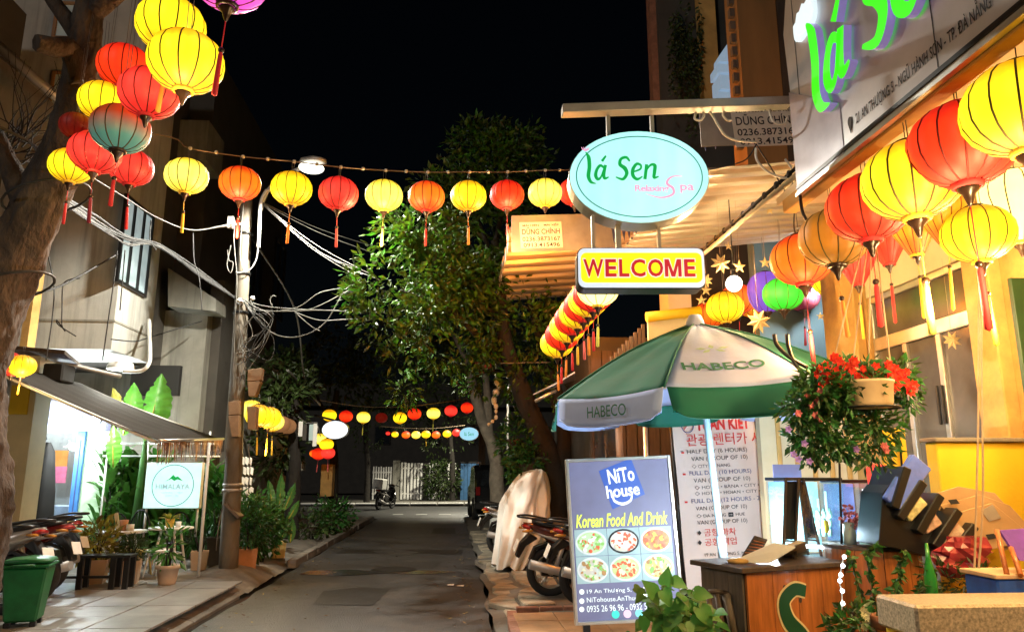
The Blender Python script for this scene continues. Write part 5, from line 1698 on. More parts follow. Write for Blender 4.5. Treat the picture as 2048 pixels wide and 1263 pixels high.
def tree(name, label, base, trunk, limbs, blobs, n, L, leafm, barkm, Wd=.45, per=7, cl=.16, group=None, jit=.15, dens=.02):
    t = thing(name, label, 'tree', base, 0, group)
    g = MB()
    for pts, r0, r1 in trunk:
        pp, rr = limb(pts, r0, r1, 16 if jit < .2 else 26)
        g.tube(pp, rr, 24 if jit < .2 else 44, jit=jit)
    part('trunk', g, barkm, t, world=True)
    for pts, r0, r1 in limbs:
        pp, rr = limb(pts, r0, r1)
        part('limb', MB().tube(pp, rr, 7, jit=jit), barkm, t, world=True)
    if blobs:
        c = MB()
        clumps(c, blobs, n, L, Wd, per=per, cl=cl, dens=dens)
        part('crown', c, leafm, t, world=True)
    return t
# near street tree whose crown hangs over the street
YT1 = 12.1
def Q(x, y, Y=YT1):
    return P(x, y, Y)
bT = G(1112, 1092, .1)
bT = V((P(1112, 1000, YT1).x, YT1, .08))
crown_px = [(1000, 330, 95, 90, 11.2), (1015, 285, 60, 40, 11.4), (900, 400, 80, 60, 10.9), (850, 470, 100, 70, 10.7), (800, 560, 95, 75, 10.5), (755, 585, 55, 55, 10.3), (900, 560, 110, 100, 11.0), (960, 460, 100, 110, 11.2),
            (960, 620, 110, 80, 11.4), (850, 640, 90, 60, 10.8), (1040, 560, 70, 100, 11.6), (760, 645, 45, 40, 10.4), (905, 350, 35, 30, 11.0), (1040, 660, 60, 60, 11.4), (900, 690, 80, 45, 11.3), (960, 290, 60, 40, 11.6), (1050, 600, 80, 70, 11.7), (1075, 690, 60, 70, 12.3), (1010, 690, 60, 50, 12.4), (1090, 560, 50, 60, 11.9), (980, 760, 60, 30, 12.6), (800, 715, 30, 30, 11.0), (812, 765, 24, 34, 11.0), (1065, 760, 50, 35, 11.7), (1090, 820, 34, 40, 11.8)]
blobs = []
for x, y, rx, ry, Y in crown_px:
    p = P(x, y, Y)
    blobs.append((p, (rx * Y / F, .75, ry * Y / F)))
tree('street_tree', 'tall leafy street tree whose lit crown hangs over the middle of the street', bT,
     [([bT - V((0, 0, .1)), Q(1108, 960), Q(1085, 880), Q(1050, 800, 11.9), Q(1015, 700, 11.7), Q(1000, 600, 11.5), Q(990, 480, 11.3)], .24, .07),
      ([bT + V((.12, .05, -.1)), Q(1130, 960), Q(1128, 860), Q(1100, 740, 12), Q(1060, 600, 11.8)], .2, .06)],
     [([Q(1040, 770), Q(970, 690, 11.6), Q(900, 620, 10.8), Q(800, 580, 10.5)], .07, .015), ([Q(1010, 660, 11.6), Q(930, 560, 11), Q(860, 490, 10.7)], .055, .012),
      ([Q(1000, 560, 11.4), Q(950, 430, 11.2), Q(900, 370, 11)], .05, .012), ([Q(992, 480, 11.3), Q(1010, 380, 11.3), Q(1010, 290, 11.3)], .05, .01), ([Q(1020, 740), Q(960, 740), Q(900, 720)], .04, .01)],
     blobs, 30000, .13, M['leaf'], M['bark_dark'], per=8, cl=.17)
# second tree further down, painted white at the foot
YT2 = 19.0
b2 = V((P(996, 1000, YT2).x, YT2, .08))
t2 = tree('street_tree', 'slim leaning street tree with a white painted foot beside the parked dark car', b2,
          [([b2 - V((0, 0, .1)), P(994, 960, YT2), P(988, 900, YT2), P(966, 840, YT2), P(948, 780, YT2), P(934, 720, YT2)], .2, .11),
           ([P(978, 870, YT2), P(976, 820, YT2), P(972, 760, YT2), P(965, 700, YT2)], .12, .07)],
          [([P(935, 725, YT2), P(900, 660, YT2), P(870, 640, YT2)], .08, .02), ([P(966, 700, YT2), P(990, 640, YT2), P(1000, 600, YT2)], .07, .02)],
          [(P(900, 690, 19), (1.9, 1.4, .9)), (P(980, 660, 19.5), (1.5, 1.3, 1.0)), (P(840, 720, 19.5), (1.1, 1.2, .6)), (P(1010, 730, 19.6), (.9, 1.1, .6))],
          4200, .2, M['leaf_dark'], M['bark_pale'], per=7, cl=.25)
part('painted_foot', MB().tube([b2 + V((0, 0, .02)), b2 + V((.0, 0, .34))], [.225, .205], 12, caps=False), M['paint_white'], t2, world=True)
# dark trees along the far left side
for (x, Y, blobs_px, lb) in ((668, 23.5, [(650, 720, 70, 55), (700, 770, 60, 45), (600, 745, 60, 50), (720, 700, 60, 50)], 'dark tree rising from an orange lit planter on the left side'),
                             (735, 37.5, [(760, 760, 60, 60), (800, 820, 50, 50), (850, 760, 70, 60), (740, 840, 45, 55)], 'dim tree mass over the far end of the street'), (905, 39.0, [(880, 850, 80, 60), (930, 800, 70, 60), (820, 800, 60, 60)], 'black tree above the overgrown white fence'),
                             (590, 17.0, [(560, 760, 50, 55), (575, 800, 36, 30), (548, 890, 40, 45)], 'dark bushy tree behind the row of lanterns by the pole')):
    p0 = V((P(x, 950, Y).x, Y, .05))
    tree('dark_tree', lb, p0, [([p0, P(x, 930, Y), P(x - 4, 860, Y), P(x + 6, 780, Y)], .16, .08)], [([P(x - 2, 850, Y), P(x - 30, 800, Y), P(x - 40, 770, Y)], .07, .02)],
         [(P(a, b, Y + rnd.uniform(-.4, .4)), (rx * Y / F, .9, ry * Y / F)) for a, b, rx, ry in blobs_px], 2600, .2, M['leaf_dark'], M['bark_dark'], per=7, cl=.24)
# the leaning tree at the left edge
YL = 6.35
def L_(x, y, Y=YL):
    return P(x, y, Y)
lt = tree('leaning_tree', 'big rough trunk leaning in from the left edge with lanterns tied to it', V((L_(-70, 1150).x, YL, .1)),
          [([V((L_(-92, 1200).x, YL, .05)), L_(-72, 1060), L_(-70, 900), L_(-55, 760), L_(-22, 640), L_(18, 540), L_(62, 450), L_(100, 370), L_(134, 280, 6.2), L_(156, 190, 6.1), L_(172, 80, 6.0), L_(190, -80, 5.9)], .33, .1)],
          [([L_(165, 170, 6.0), L_(140, 100, 5.9), L_(105, 92, 5.7), L_(72, 84, 5.6)], .1, .07), ([L_(60, 420), L_(-20, 250), L_(-60, 120)], .11, .06), ([L_(180, 100, 6), L_(120, 20, 6), L_(60, -60, 6)], .1, .05),
           ([L_(195, 20, 5.8), L_(300, -60, 5.4), L_(420, -140, 5.0)], .08, .04)],
          None, 0, 0, None, M['bark'], jit=.24)
tw = MB()
for i in range(34):
    p = L_(rnd.uniform(-10, 60), rnd.uniform(260, 330), 6.9)
    d = rdir() * .5 + V((.25, 0, .7))
    pts = [p]
    for j in range(5):
        d = (d + rdir() * .35).normalized()
        pts.append(pts[-1] + d * .16)
    tw.tube(pts, [.008, .007, .005, .004, .003, .002], 4, caps=False)
tag(part('twigs', tw, M['bark_dark'], lt, world=True), kind='stuff')
for y in (395, 575):
    a = L_({395: 95, 575: 18}[y], y)
    part('band', MB().tube([a + V((.32 * math.cos(q), .32 * math.sin(q), .12 * math.cos(q))) for q in [2 * math.pi * i / 20 for i in range(20)]], .012, 5, closed=True), M['cable_dark'], lt, world=True)

# ---- plants
def plant(name, label, p, h, w, n, L, Wd, m, up=.6, fmt='bush', cat='plant', group=None, stem=True):
    t = thing(name, label, cat, p, 0, group)
    g = MB()
    p = V(p)
    if fmt == 'bush':
        clumps(g, [(p + V((0, 0, h * .55)), (w / 2, w / 2, h * .48))], n, L, Wd, dens=-.3, per=6, cl=L, droop=.15)
    elif fmt == 'strap':          # long arching leaves from the ground
        for i in range(n):
            a = rnd.random() * 2 * math.pi
            q = p + V((rnd.uniform(-1, 1) * w * .35, rnd.uniform(-1, 1) * w * .2, rnd.uniform(0, h * .72)))
            d = V((math.cos(a) * .5, math.sin(a) * .5, up + rnd.random() * .6)).normalized()
            l = L * rnd.uniform(.6, 1.2)
            pts = [q + d * l * k / 4 - V((0, 0, .45 * l * (k / 4) ** 2.2)) for k in range(5)]
            sd_ = d.cross(V((0, 0, 1))).normalized()
            ws_ = [.3, 1, .9, .6, .05]
            vs = []
            for k in range(5):
                vs += [pts[k] - sd_ * l * Wd * ws_[k] / 2, pts[k] + sd_ * l * Wd * ws_[k] / 2]
            g.add(vs, [(2 * k, 2 * k + 1, 2 * k + 3, 2 * k + 2) for k in range(4)], True)
    part('foliage', g, m, t, world=True)
    if stem:
        s = MB()
        for i in range(5):
            a = i * 1.3
            s.tube([p + V((.02 * math.cos(a), .02 * math.sin(a), 0)), p + V((w * .12 * math.cos(a), w * .12 * math.sin(a), h * .35)), p + V((w * .25 * math.cos(a), w * .25 * math.sin(a), h * .7))], [.012, .01, .006], 5)
        part('stem', s, M['bark_dark'], t, world=True)
    return t
def big_leaf(t, base, tip, wd, m, curve=.1, side=None):
    base, tip = V(base), V(tip)
    n = 27
    d = (tip - base)
    s = side or d.cross(V((0, 1, 0))).normalized()
    nrm = s.cross(d).normalized()
    prof = [.12, .55, .82, .96, 1, .97, .88, .68, .38, .04]
    vs = []
    rip = 0
    for i in range(n + 1):
        u = i / n
        w0 = prof[min(8, int(u * 9))] + (prof[min(9, int(u * 9) + 1)] - prof[min(8, int(u * 9))]) * (u * 9 - int(u * 9) if u < 1 else 1)
        rl, rr_ = [1 - (.3 if rnd.random() < .14 and 3 < i < 24 else .05 * rnd.random()) for _ in range(2)]
        c = base + d * u + nrm * curve * d.length * math.sin(math.pi * u * .8)
        for k, q in ((-1, 1), (-.5, 1), (0, 1), (.5, 1), (1, 1)):
            e_ = (rl if k < 0 else rr_) if abs(k) == 1 else 1
            vs.append(c + s * wd / 2 * w0 * k * e_ + nrm * (.22 * wd * abs(k) * w0 * (1 + .3 * math.sin(i * 1.9 + k)) + .012 * math.sin(i * 3.1 + 2 * k) * abs(k)))
    fs = [(i * 5 + j, i * 5 + j + 1, (i + 1) * 5 + j + 1, (i + 1) * 5 + j) for i in range(n) for j in range(4)]
    o = part('leaf', MB().add(vs, fs, True), m, t, world=True)
    part('midrib', MB().tube([base + d * (i / 9) + nrm * (curve * d.length * math.sin(math.pi * (i / 9) * .8) + .01) for i in range(10)], [.014] * 5 + [.01] * 3 + [.005, .003], 5), M['leaf_yellow'], o, world=True)
bp = thing('banana_plant', 'banana plant with broad bright leaves standing above the awning', 'plant', V((P(290, 900, 13.0).x, 13.0, .1)))
YBN = 12.6
for (x0, y0, x1, y1, wd, cv, m) in ((290, 880, 322, 746, .5, .05, 'banana'), (246, 870, 266, 764, .38, .08, 'banana'), (236, 840, 224, 774, .2, .1, 'leaf_yellow'), (226, 935, 228, 850, .26, -.05, 'banana')):
    big_leaf(bp, P(x0, y0, YBN), P(x1, y1, YBN), wd, M[m], cv)
part('stem', MB().tube([V((P(285, 900, 13).x, 13, .1)), P(285, 960, 13), P(290, 880, YBN)], [.1, .08, .03], 10), M['leaf_bush'], bp, world=True)
for i, (x, Y, h, w, n, lb) in enumerate(((238, 13.4, 2.2, .9, 330, 'dense strap-leaved green plant beside the cafe door post'), (292, 13.5, 2.1, .9, 330, 'dense strap-leaved green plant behind the glowing mint sign'), (348, 13.5, 1.7, .9, 280, 'green strap-leaved plant below the glowing mint sign'),
                                         (405, 13.2, 1.8, .8, 260, 'green strap-leaved plant between the mint sign and the pole'), (440, 12.9, 1.6, .6, 180, 'darker strap-leaved plant right against the utility pole'))):
    plant('garden_plant', lb, V((P(x, 1000, Y).x, Y, .1)), h, w, n, .75, .12, M['leaf_bright'] if i < 4 else M['leaf_bush'], fmt='strap', group='garden plants along the trellis')
tl_ = thing('trellis', 'white metal trellis in front of the garden plants beside the cafe', 'trellis', P(320, 1090, 13.0))
for y in (886, 911):
    part('rail', MB().tube([P(206, y, 13.0), P(440, y + 1, 13.0)], .016, 6), M['white_metal'], tl_, world=True)
for x in (220, 300, 421):
    part('upright', MB().tube([P(x, 862, 13.0), V((P(x, 862, 13).x, 13.0, .1))], .016, 6), M['white_metal'], tl_, world=True)
# pots
def pot(name, label, x, yb, h, r0, r1, m, sq=False, cat='pot', z=.12, rim=True, Y=None):
    p = G(x, yb, z) if Y is None else V((P(x, yb, Y).x, Y, z))
    t = thing(name, label, cat, p)
    g = MB()
    if sq:
        g.lathe([(r0 * 1.41, 0), (r1 * 1.41, h), (r1 * 1.25, h), (r1 * 1.2, h - .04)], 4, p, smooth=False, M=Matrix.Rotation(rad(45 + 14), 3, 'Z'))
        g.v = g.v
    else:
        pr = [(0, 0), (r0, 0), (r0 + (r1 - r0) * .14, h * .14), (r0 + (r1 - r0) * .16, h * .16), (r0 + (r1 - r0) * .8, h * .8)]
        pr += [(r1 * 1.06, h * .82), (r1 * 1.08, h), (r1 * .95, h), (r1 * .9, h - .05)] if rim else [(r1, h), (r1 * .9, h), (r1 * .85, h - .04)]
        g.lathe(pr, 20, p)
    part('body', g, m, t, world=True, bevel=.006 if sq else 0)
    part('soil', MB().lathe([(0, h - .035), (r1 * (1.15 if sq else .9), h - .035)], 4 if sq else 14, p, M=Matrix.Rotation(rad(59), 3, 'Z') if sq else None), M['earth'], t, world=True)
    return p + V((0, 0, h - .03))
tp = pot('flower_pot', 'pale square pot holding the yellow croton beside the motorbikes', 187, 1166, .3, .12, .16, M['pot_cream'], True)
plant('croton_plant', 'yellow green croton bush in the pale square pot by the motorbikes', tp, .42, .4, 420, .11, .42, M['leaf_yellow'])
tp = pot('flower_pot', 'cream square pot holding the dark conical shrub', 257, 1166, .29, .105, .125, M['pot_cream'], True)
plant('conical_shrub', 'dark feathery shrub in the cream square pot behind the low bench', tp, .3, .24, 900, .07, .16, M['leaf_dark'])
tp = pot('flower_pot', 'round peach coloured pot with a moulded foot ring on the tiles', 333, 1168, .24, .1, .14, M['pot_cream'])
plant('potted_plant', 'leafy upright plant in the round peach coloured pot', tp, .5, .22, 84, .13, .36, M['leaf_bright'])
tp = pot('flower_pot', 'pale square pot with a white label standing by the awning pole', 397, 1138, .26, .1, .12, M['pot_cream'], True)
part('pot_label', MB(), M['white'], bp) if False else None
plant('box_shrub', 'dark rounded shrub in the pale pot by the awning pole', tp, .32, .36, 900, .06, .4, M['leaf_dark'])
tp = pot('flower_pot', 'tall dark square pot half hidden behind the utility pole', 428, 1130, .42, .1, .13, M['wall_dark'], True)
plant('potted_plant', 'small spiky plant in the tall dark pot behind the utility pole', tp, .6, .3, 40, .5, .06, M['leaf_bush'], fmt='strap')
tp = pot('flower_pot', 'orange terracotta square planter right beside the utility pole', 489, 1137, .3, .15, .17, M['terracotta'], True)
plant('bushy_plant', 'bushy green plant spilling from the terracotta planter', tp + V((.05, .1, -.2)), .95, .55, 1500, .09, .4, M['leaf_bush'])
tp = pot('flower_pot', 'mustard square planter standing at the kerb beyond the bushes', 556, 1114, .26, .1, .12, mat('mustard_pot', (.45, .35, .12), rough=.7, dirt=.3), True)
plant('bushy_plant', 'dark green bush between the terracotta and the mustard planter', V((P(525, 1100, 12.7).x, 12.7, .1)), .95, .6, 1500, .1, .4, M['leaf_bush'])
hp = thing('heliconia', 'heliconia with tall paddle leaves behind the mustard planter', 'plant', V((P(560, 1090, 14).x, 14, .1)))
for (x0, y0, x1, y1, wd) in ((545, 1020, 536, 958, .16), (556, 1030, 562, 946, .18), (568, 1020, 590, 965, .16), (575, 1040, 598, 1000, .14), (548, 1050, 520, 1000, .14), (562, 1080, 575, 1030, .16), (580, 1085, 585, 1035, .15)):
    big_leaf(hp, P(x0, y0, 14), P(x1, y1, 14), wd, M['leaf_bush'], .06)
part('stem', MB().tube([V((P(560, 1090, 14).x, 14, .1)), P(558, 1020, 14)], [.03, .02], 6), M['leaf_bush'], hp, world=True)
pl = thing('tree_planter', 'orange lit planter box around the dark tree on the left side', 'planter', V((P(652, 985, 22.6).x, 22.6, .1)))
part('box', pbox(MB(), 641, 928, 664, 992, 22.5, .5), M['wall_ochre'], pl, world=True, bevel=.01)
plant('bushy_plant', 'pale flowering bush at the foot of the orange planter', V((P(665, 1030, 18.6).x, 18.6, .05)), .85, .85, 900, .13, .4, M['leaf_bush'])
plant('bushy_plant', 'low dark bush against the far left kerb', V((P(625, 1040, 17.0).x, 17.0, .05)), .8, .8, 700, .13, .4, M['leaf_dark'])
plant('bushy_plant', 'dark shrub climbing over the far white paling fence', V((P(880, 990, 39.3).x, 39.3, .1)), 2.0, 1.7, 1300, .22, .4, M['leaf_dark'])
# hanging greenery and ornaments by the second tree
for (x, y, Y, w, h, lb) in ((1030, 880, 12.4, .5, .75, 'yellowish hanging plant on a hook near the dark trunk'), (1055, 930, 12.0, .55, .6, 'lower hanging plant with leafy mound above the white cover')):
    p = P(x, y, Y)
    t = thing('hanging_plant', lb, 'plant', p)
    g = MB()
    clumps(g, [(p, (w / 2, w / 2, h / 2)), (p + V((.1, 0, -.25)), (w * .35, w * .3, h * .3))], 900, .11, .45, dens=-.2, per=6, cl=.1, droop=.5)
    part('foliage', g, M['leaf_bush'], t, world=True)
    top = P(1019, 782, Y)
    if x == 1030:
        part('hook', MB().tube(smooth_path([top + V((-.05, 0, .0)), top + V((-.03, 0, .05)), top + V((.03, 0, .05)), top + V((.03, 0, -.04)), top + V((0, 0, -.12))]), .01, 6), M['alu'], t, world=True)
        part('chain', MB().tube([top + V((0, 0, -.1)), p + V((-.18, 0, .2))], .006, 5).tube([top + V((0, 0, -.1)), p + V((.14, 0, .2))], .006, 5), M['alu'], t, world=True)
    part('basket', MB().lathe([(.05, -.16), (.12, -.1), (.15, .02)], 14, p), M['wood_dark'], t, world=True)
gl = thing('shell_garland', 'string of pale carved ornaments hanging beside the dark trunk', 'garland', P(992, 780, 12.2))
gp = [(994, 733, .05, 1.8), (993, 748, .045, 1.4), (993, 762, .05, 1.5), (998, 772, .05, 1.2), (992, 784, .075, .9), (988, 800, .06, 1.4), (992, 812, .05, 1), (992, 822, .035, 1), (992, 834, .04, 1.1), (985, 842, .04, .8), (977, 848, .035, .8)]
for x, y, r, e in gp:
    part('ornament', MB().ball(P(x, y, 12.2), r, 10, (.8, .8, e)), M['petal_white'] if y in (762, 772) else M['plate'], gl, world=True)
part('string', MB().tube([P(994, 690, 12.2)] + [P(x, y, 12.2) for x, y, r, e in gp], .006, 5), M['rope'], gl, world=True)
# vines on the dark upper house
vi = MB()
for i in range(26):
    x = rnd.uniform(1340, 1402)
    y0 = rnd.uniform(0, 90)
    for k in range(rnd.randint(14, 30)):
        p = P(x + rnd.uniform(-4, 4), y0 + k * 6.5, 10.15)
        d = rdir()
        d.z -= .8
        vi.leaf(p, d, rdir() + V((0, -1, .3)), .09, .05)
solo('hanging_vine', vi, M['leaf_dark'], 'curtain of dark vine trailing down the upper house wall beside the arched window', 'vine')

# ---- flower basket before the parasol
YFB = 4.35
fb = thing('flower_basket', 'hanging flower basket with red blooms and trailing leaves before the parasol', 'basket', P(1742, 800, YFB))
c = P(1742, 815, YFB - .1)
part('pot', MB().lathe([(.0, 0), (.115, .0), (.125, .03), (.135, .14), (.142, .145), (.142, .16), (.12, .16)], 20, c), mat('beige_plastic', (.45, .33, .2), rough=.45, var=.12), fb, world=True)
part('hanger_rim', MB().tube([c + V((.16 * math.cos(q), .16 * math.sin(q), .0)) for q in [2 * math.pi * i / 24 for i in range(24)]], .007, 5, closed=True), M['iron'], fb, world=True)
def PB(x, y, d=0):
    return P(x, y, YFB + d)
k = YFB / F
g = MB()
clumps(g, [(PB(1700, 752, .05), (70 * k, .16, 30 * k)), (PB(1790, 755, .05), (38 * k, .14, 30 * k)), (PB(1640, 775, -.03), (50 * k, .15, 40 * k)), (PB(1608, 810), (38 * k, .13, 42 * k)), (PB(1620, 868), (36 * k, .12, 50 * k)), (PB(1672, 850, .05), (32 * k, .11, 62 * k)),
           (PB(1670, 890), (26 * k, .09, 28 * k)), (PB(1752, 850, .06), (42 * k, .1, 30 * k)), (PB(1745, 890, .05), (26 * k, .09, 34 * k)), (PB(1815, 790), (12 * k, .06, 26 * k)), (PB(1700, 800, .12), (60 * k, .1, 26 * k)), (PB(1742, 765, -.14), (46 * k, .06, 13 * k)), (PB(1690, 790, -.1), (26 * k, .06, 34 * k))],
       4300, .06, .42, dens=-.38, per=6, cl=.05, droop=.45)
part('foliage', g, M['leaf_bush'], fb, world=True)
def bloom(x, y, r, m, n=7, d=-.12):
    p = PB(x, y, d)
    g = MB()
    for layer in range(2):
        for i in range(n):
            a = 2 * math.pi * i / n + layer * .4
            dd = V((math.cos(a), -.35 - .5 * layer, math.sin(a)))
            g.leaf(p, dd, V((-math.cos(a) * .5, -1, -math.sin(a) * .5)), r * (1 - .25 * layer), r * .85, fold=.1)
    part('flower', g, m, fb, world=True)
for x, y in ((1676, 722), (1690, 732), (1682, 748), (1668, 716), (1736, 746), (1745, 740), (1730, 752), (1790, 738), (1800, 746), (1782, 750), (1806, 758), (1812, 766), (1796, 762), (1750, 735), (1820, 782), (1640, 740), (1655, 752), (1664, 760), (1634, 748), (1776, 730), (1702, 740), (1714, 752), (1760, 752), (1668, 742), (1650, 730), (1726, 738), (1812, 744), (1790, 772), (1826, 770), (1680, 764), (1645, 764), (1706, 724)):
    bloom(x, y, rnd.uniform(.03, .044), M['petal_red'])
for x, y in ((1640, 782), (1652, 790), (1614, 790), (1636, 800), (1660, 796), (1622, 810), (1630, 830), (1640, 838), (1596, 826), (1782, 786), (1828, 778), (1768, 892), (1772, 900)):
    bloom(x, y, rnd.uniform(.022, .032), M['petal_pink'], 6)
for x, y in ((1608, 886), (1586, 908), (1712, 898), (1576, 858), (1596, 918), (1618, 922)):
    bloom(x, y, .026, M['petal_purple'], 5)
hs_ = MB()
for x in (1648, 1700, 1742, 1800):
    hs_.tube([c + V(((x - 1742) * k * .9, 0, .16)), P(1742 + (x - 1742) * .15, 480, YFB)], .0045, 4)
part('hanging_cord', hs_, M['rope'], fb, world=True)
# ================================================================== UTILITY POLE AND STREET LIGHT
YP = 11.35
up = thing('utility_pole', 'weathered concrete utility pole wrapped in cables and boxes on the left kerb', 'pole', V((P(461, 1143, YP).x, YP, .12)))
pb, ptop = V((P(460, 1100, YP).x, YP, .05)), P(494, 385, YP)
part('shaft', MB().tube([pb.lerp(ptop, i / 16) for i in range(17)], [.135 - .05 * i / 16 for i in range(17)], 16, jit=.06), M['pole'], up, world=True)
for y in (975, 985, 640, 560, 475):
    q = pb.lerp(ptop, (1143 - y) / 758)
    part('band', MB().lathe([(.13 if y > 900 else .11, -.02), (.14 if y > 900 else .118, -.015), (.14 if y > 900 else .118, .015), (.13 if y > 900 else .11, .02)], 16, q), M['steel'] if y > 900 else M['iron'], up, world=True)
def pole_box(x0, y0, x1, y1, x2, y2, x3, y3, dep=.16, m='cardboard'):
    part('cable_box', MB().prism([P(x0, y0, YP - .2), P(x1, y1, YP - .2), P(x2, y2, YP - .2), P(x3, y3, YP - .2)], (0, dep, 0)), mat('rusty_box', (.3, .2, .12), rough=.8, var=.2, dirt=.3), up, world=True, bevel=.008)
pole_box(456, 803, 478, 800, 478, 828, 457, 830)
pole_box(456, 831, 478, 829, 477, 872, 463, 873)
pole_box(495, 738, 524, 735, 521, 760, 494, 762)
pole_box(494, 763, 521, 761, 510, 792, 497, 792)
pole_box(494, 812, 512, 812, 511, 858, 495, 858)
part('notice_board', MB().prism([P(445, 1008, YP - .2), P(449, 1004, YP - .2), P(479, 1032, YP - .2), P(475, 1037, YP - .2)], (0, .25, .0)), M['wood_grey'], up, world=True, bevel=.004)
for pts in (((534, 380), (524, 398), (520, 420), (518, 470), (516, 495)), ((516, 495), (512, 520), (498, 540), (478, 545), (472, 542)), ((470, 440), (468, 480), (474, 560), (470, 640), (466, 800)), ((488, 400), (480, 500), (486, 540)), ((500, 600), (510, 622), (500, 640), (484, 660), (476, 700)),
            ((480, 610), (478, 650), (486, 690), (480, 780)), ((455, 500), (458, 520), (466, 525), (462, 545), (454, 530), (462, 490)), ((496, 640), (505, 670), (486, 700), (492, 740)), ((452, 985), (446, 1010), (436, 1060), (432, 1100)), ((496, 890), (500, 930), (496, 990))):
    part('conduit' if pts[0][0] == 534 else 'cable', MB().tube(smooth_path([P(x, y, YP - .16) for x, y in pts]), .03 if pts[0][0] == 534 else .008, 6), M['white_metal'] if pts[0][0] in (534, 516) else M['cable'], up, world=True)
part('insulator', MB().ball(P(481, 602, YP - .13), .06, 10, (1, 1, .8)), M['white'], up, world=True)
part('insulator', MB().ball(P(505, 596, YP - .1), .04, 10), M['white'], up, world=True)
part('lamp_bracket', MB().tube([P(488, 446, YP - .1), P(448, 452, YP - .1), P(400, 459, YP)], .016, 6), M['white_metal'], up, world=True)
part('small_lamp', pbox(MB(), 454, 432, 466, 455, YP - .12, .06), M['plate'], up, world=True, bevel=.005)
# street light on a bent arm
lp_ = P(617, 335, 10.4)
sl = thing('street_light', 'blazing street light on a pale bent arm behind the main lantern string', 'street light', V(lp_))
part('arm', MB().tube(smooth_path([P(522, 420, YP), P(527, 400, YP), P(540, 376, YP - .1), P(575, 348, YP - .4), P(602, 337, 10.6), lp_ + V((.02, .05, .05))]), .03, 8), M['white_metal'], sl, world=True)
part('head', MB().loft([(-.2, 0, .02, .02), (-.12, .01, .08, .04), (.1, .01, .11, .05), (.24, 0, .09, .035), (.28, 0, .03, .02)], 14), M['steel'], sl, loc=(.02, 0, .1), rot=(0, rad(8), rad(-30)))
part('lens', MB().loft([(.02 - .2 * math.cos(q), -.01, .005 + .15 * math.sin(q), .004 + .075 * math.sin(q)) for q in [math.pi * k / 12 for k in range(13)]], 20, e=1), lit('street_lens', (1, .98, .82), 3), sl, loc=(.03, -.01, .0), rot=(0, rad(8), rad(-30)))
lamp('street_glow', 'SPOT', lp_ + V((.04, 0, -.06)), 2300, (1, .96, .83), .12, rot=(0, 0, 0), spot=165, blend=.35, parent=sl)

# ================================================================== CAFE FURNITURE
def table(label, x, y, Y, r, h):
    p = V((P(x, y, Y).x, Y, .12))
    t = thing('cafe_table', label, 'table', p, 0, 'round white cafe tables')
    part('table_top', MB().lathe([(0, h - .03), (r, h - .03), (r + .006, h - .015), (r, h), (0, h)], 28, p), M['white'], t, world=True)
    for i in range(4):
        a = rad(40 + 90 * i)
        d = V((math.cos(a), math.sin(a), 0))
        part('leg', MB().tube([p + d * r * .45 + V((0, 0, h - .035)), p + d * r * .62 + V((0, 0, h * .5)), p + d * r * .85 + V((0, 0, .005))], [.02, .018, .015], 6), M['white'], t, world=True)
    part('brace', MB().tube([p + V((r * .55 * math.cos(q), r * .55 * math.sin(q), h * .42)) for q in [2 * math.pi * i / 16 for i in range(16)]], .008, 5, closed=True), M['white'], t, world=True)
    return p + V((0, 0, h))
YTb = 11.4
ht = P(248, 1060, YTb).z - .12
q1 = table('round white cafe table with a menu and cups, between the croton and the black chairs', 249, 1060, YTb, .31, ht)
ht2 = P(342, 1053, YTb).z - .12
q2 = table('round white cafe table with a small yellow plant pot below the mint sign', 343, 1053, YTb, .3, ht2)
def chair(label, x, Y, rz, seat_h, m, m2, group):
    p = V((P(x, 1080, Y).x, Y, .12))
    t = thing('cafe_chair', label, 'chair', p, rz, group)
    part('seat', MB().lathe([(0, seat_h - .02), (.19, seat_h - .02), (.2, seat_h), (0, seat_h + .01)], 20), m, t)
    bk = MB()
    arc = [(.18 * math.cos(q) * 1.05, .17, seat_h + .02 + .42 * math.sin(q)) for q in [math.pi * i / 12 for i in range(13)]]
    bk.tube(arc, .012, 6)
    for i in range(-3, 4):
        u = i * .05
        bk.tube([(u, .17, seat_h), (u * 1.05, .175, seat_h + .02 + .41 * math.sqrt(max(0, 1 - (u / .19) ** 2)))], .005, 5)
    part('backrest', bk, m, t)
    for i in range(4):
        a = rad(45 + 90 * i)
        part('leg', MB().tube([(.13 * math.cos(a), .13 * math.sin(a), seat_h - .02), (.2 * math.cos(a), .2 * math.sin(a), .0)], .012, 6), m2, t)
    return t
chair('black wire backed chair at the left of the first white table', 229, 11.9, rad(20), .34, M['iron'], M['white'], 'black wire backed chairs')
chair('black wire backed chair behind the first white table', 262, 12.1, rad(-15), .38, M['iron'], M['iron'], 'black wire backed chairs')
chair('dark chair behind the second white table', 352, 12.2, rad(10), .34, M['iron'], M['iron'], 'black wire backed chairs')
def stool(label, x, Y, h, m, r=.16):
    p = V((P(x, 1100, Y).x, Y, .12))
    t = thing('stool', label, 'stool', p)
    part('seat', MB().lathe([(0, h - .025), (r, h - .025), (r * 1.05, h - .01), (r, h), (0, h)], 18, p), m, t, world=True)
    for i in range(4):
        a = rad(30 + 90 * i)
        part('leg', MB().tube([p + V((r * .7 * math.cos(a), r * .7 * math.sin(a), h - .02)), p + V((r * 1.1 * math.cos(a), r * 1.1 * math.sin(a), 0))], [.016, .012], 6), m, t, world=True)
stool('pale yellow stool at the right of the first white table', 279, 11.1, .34, mat('yellow_stool', (.65, .5, .12), rough=.5))
stool('white stool with splayed legs under the first white table', 226, 11.2, .36, M['white'])
stool('white stool with splayed legs under the second white table', 318, 10.9, .36, M['white'])
def small(name, label, cat, mb, m):
    return solo(name, mb, m, label, cat)
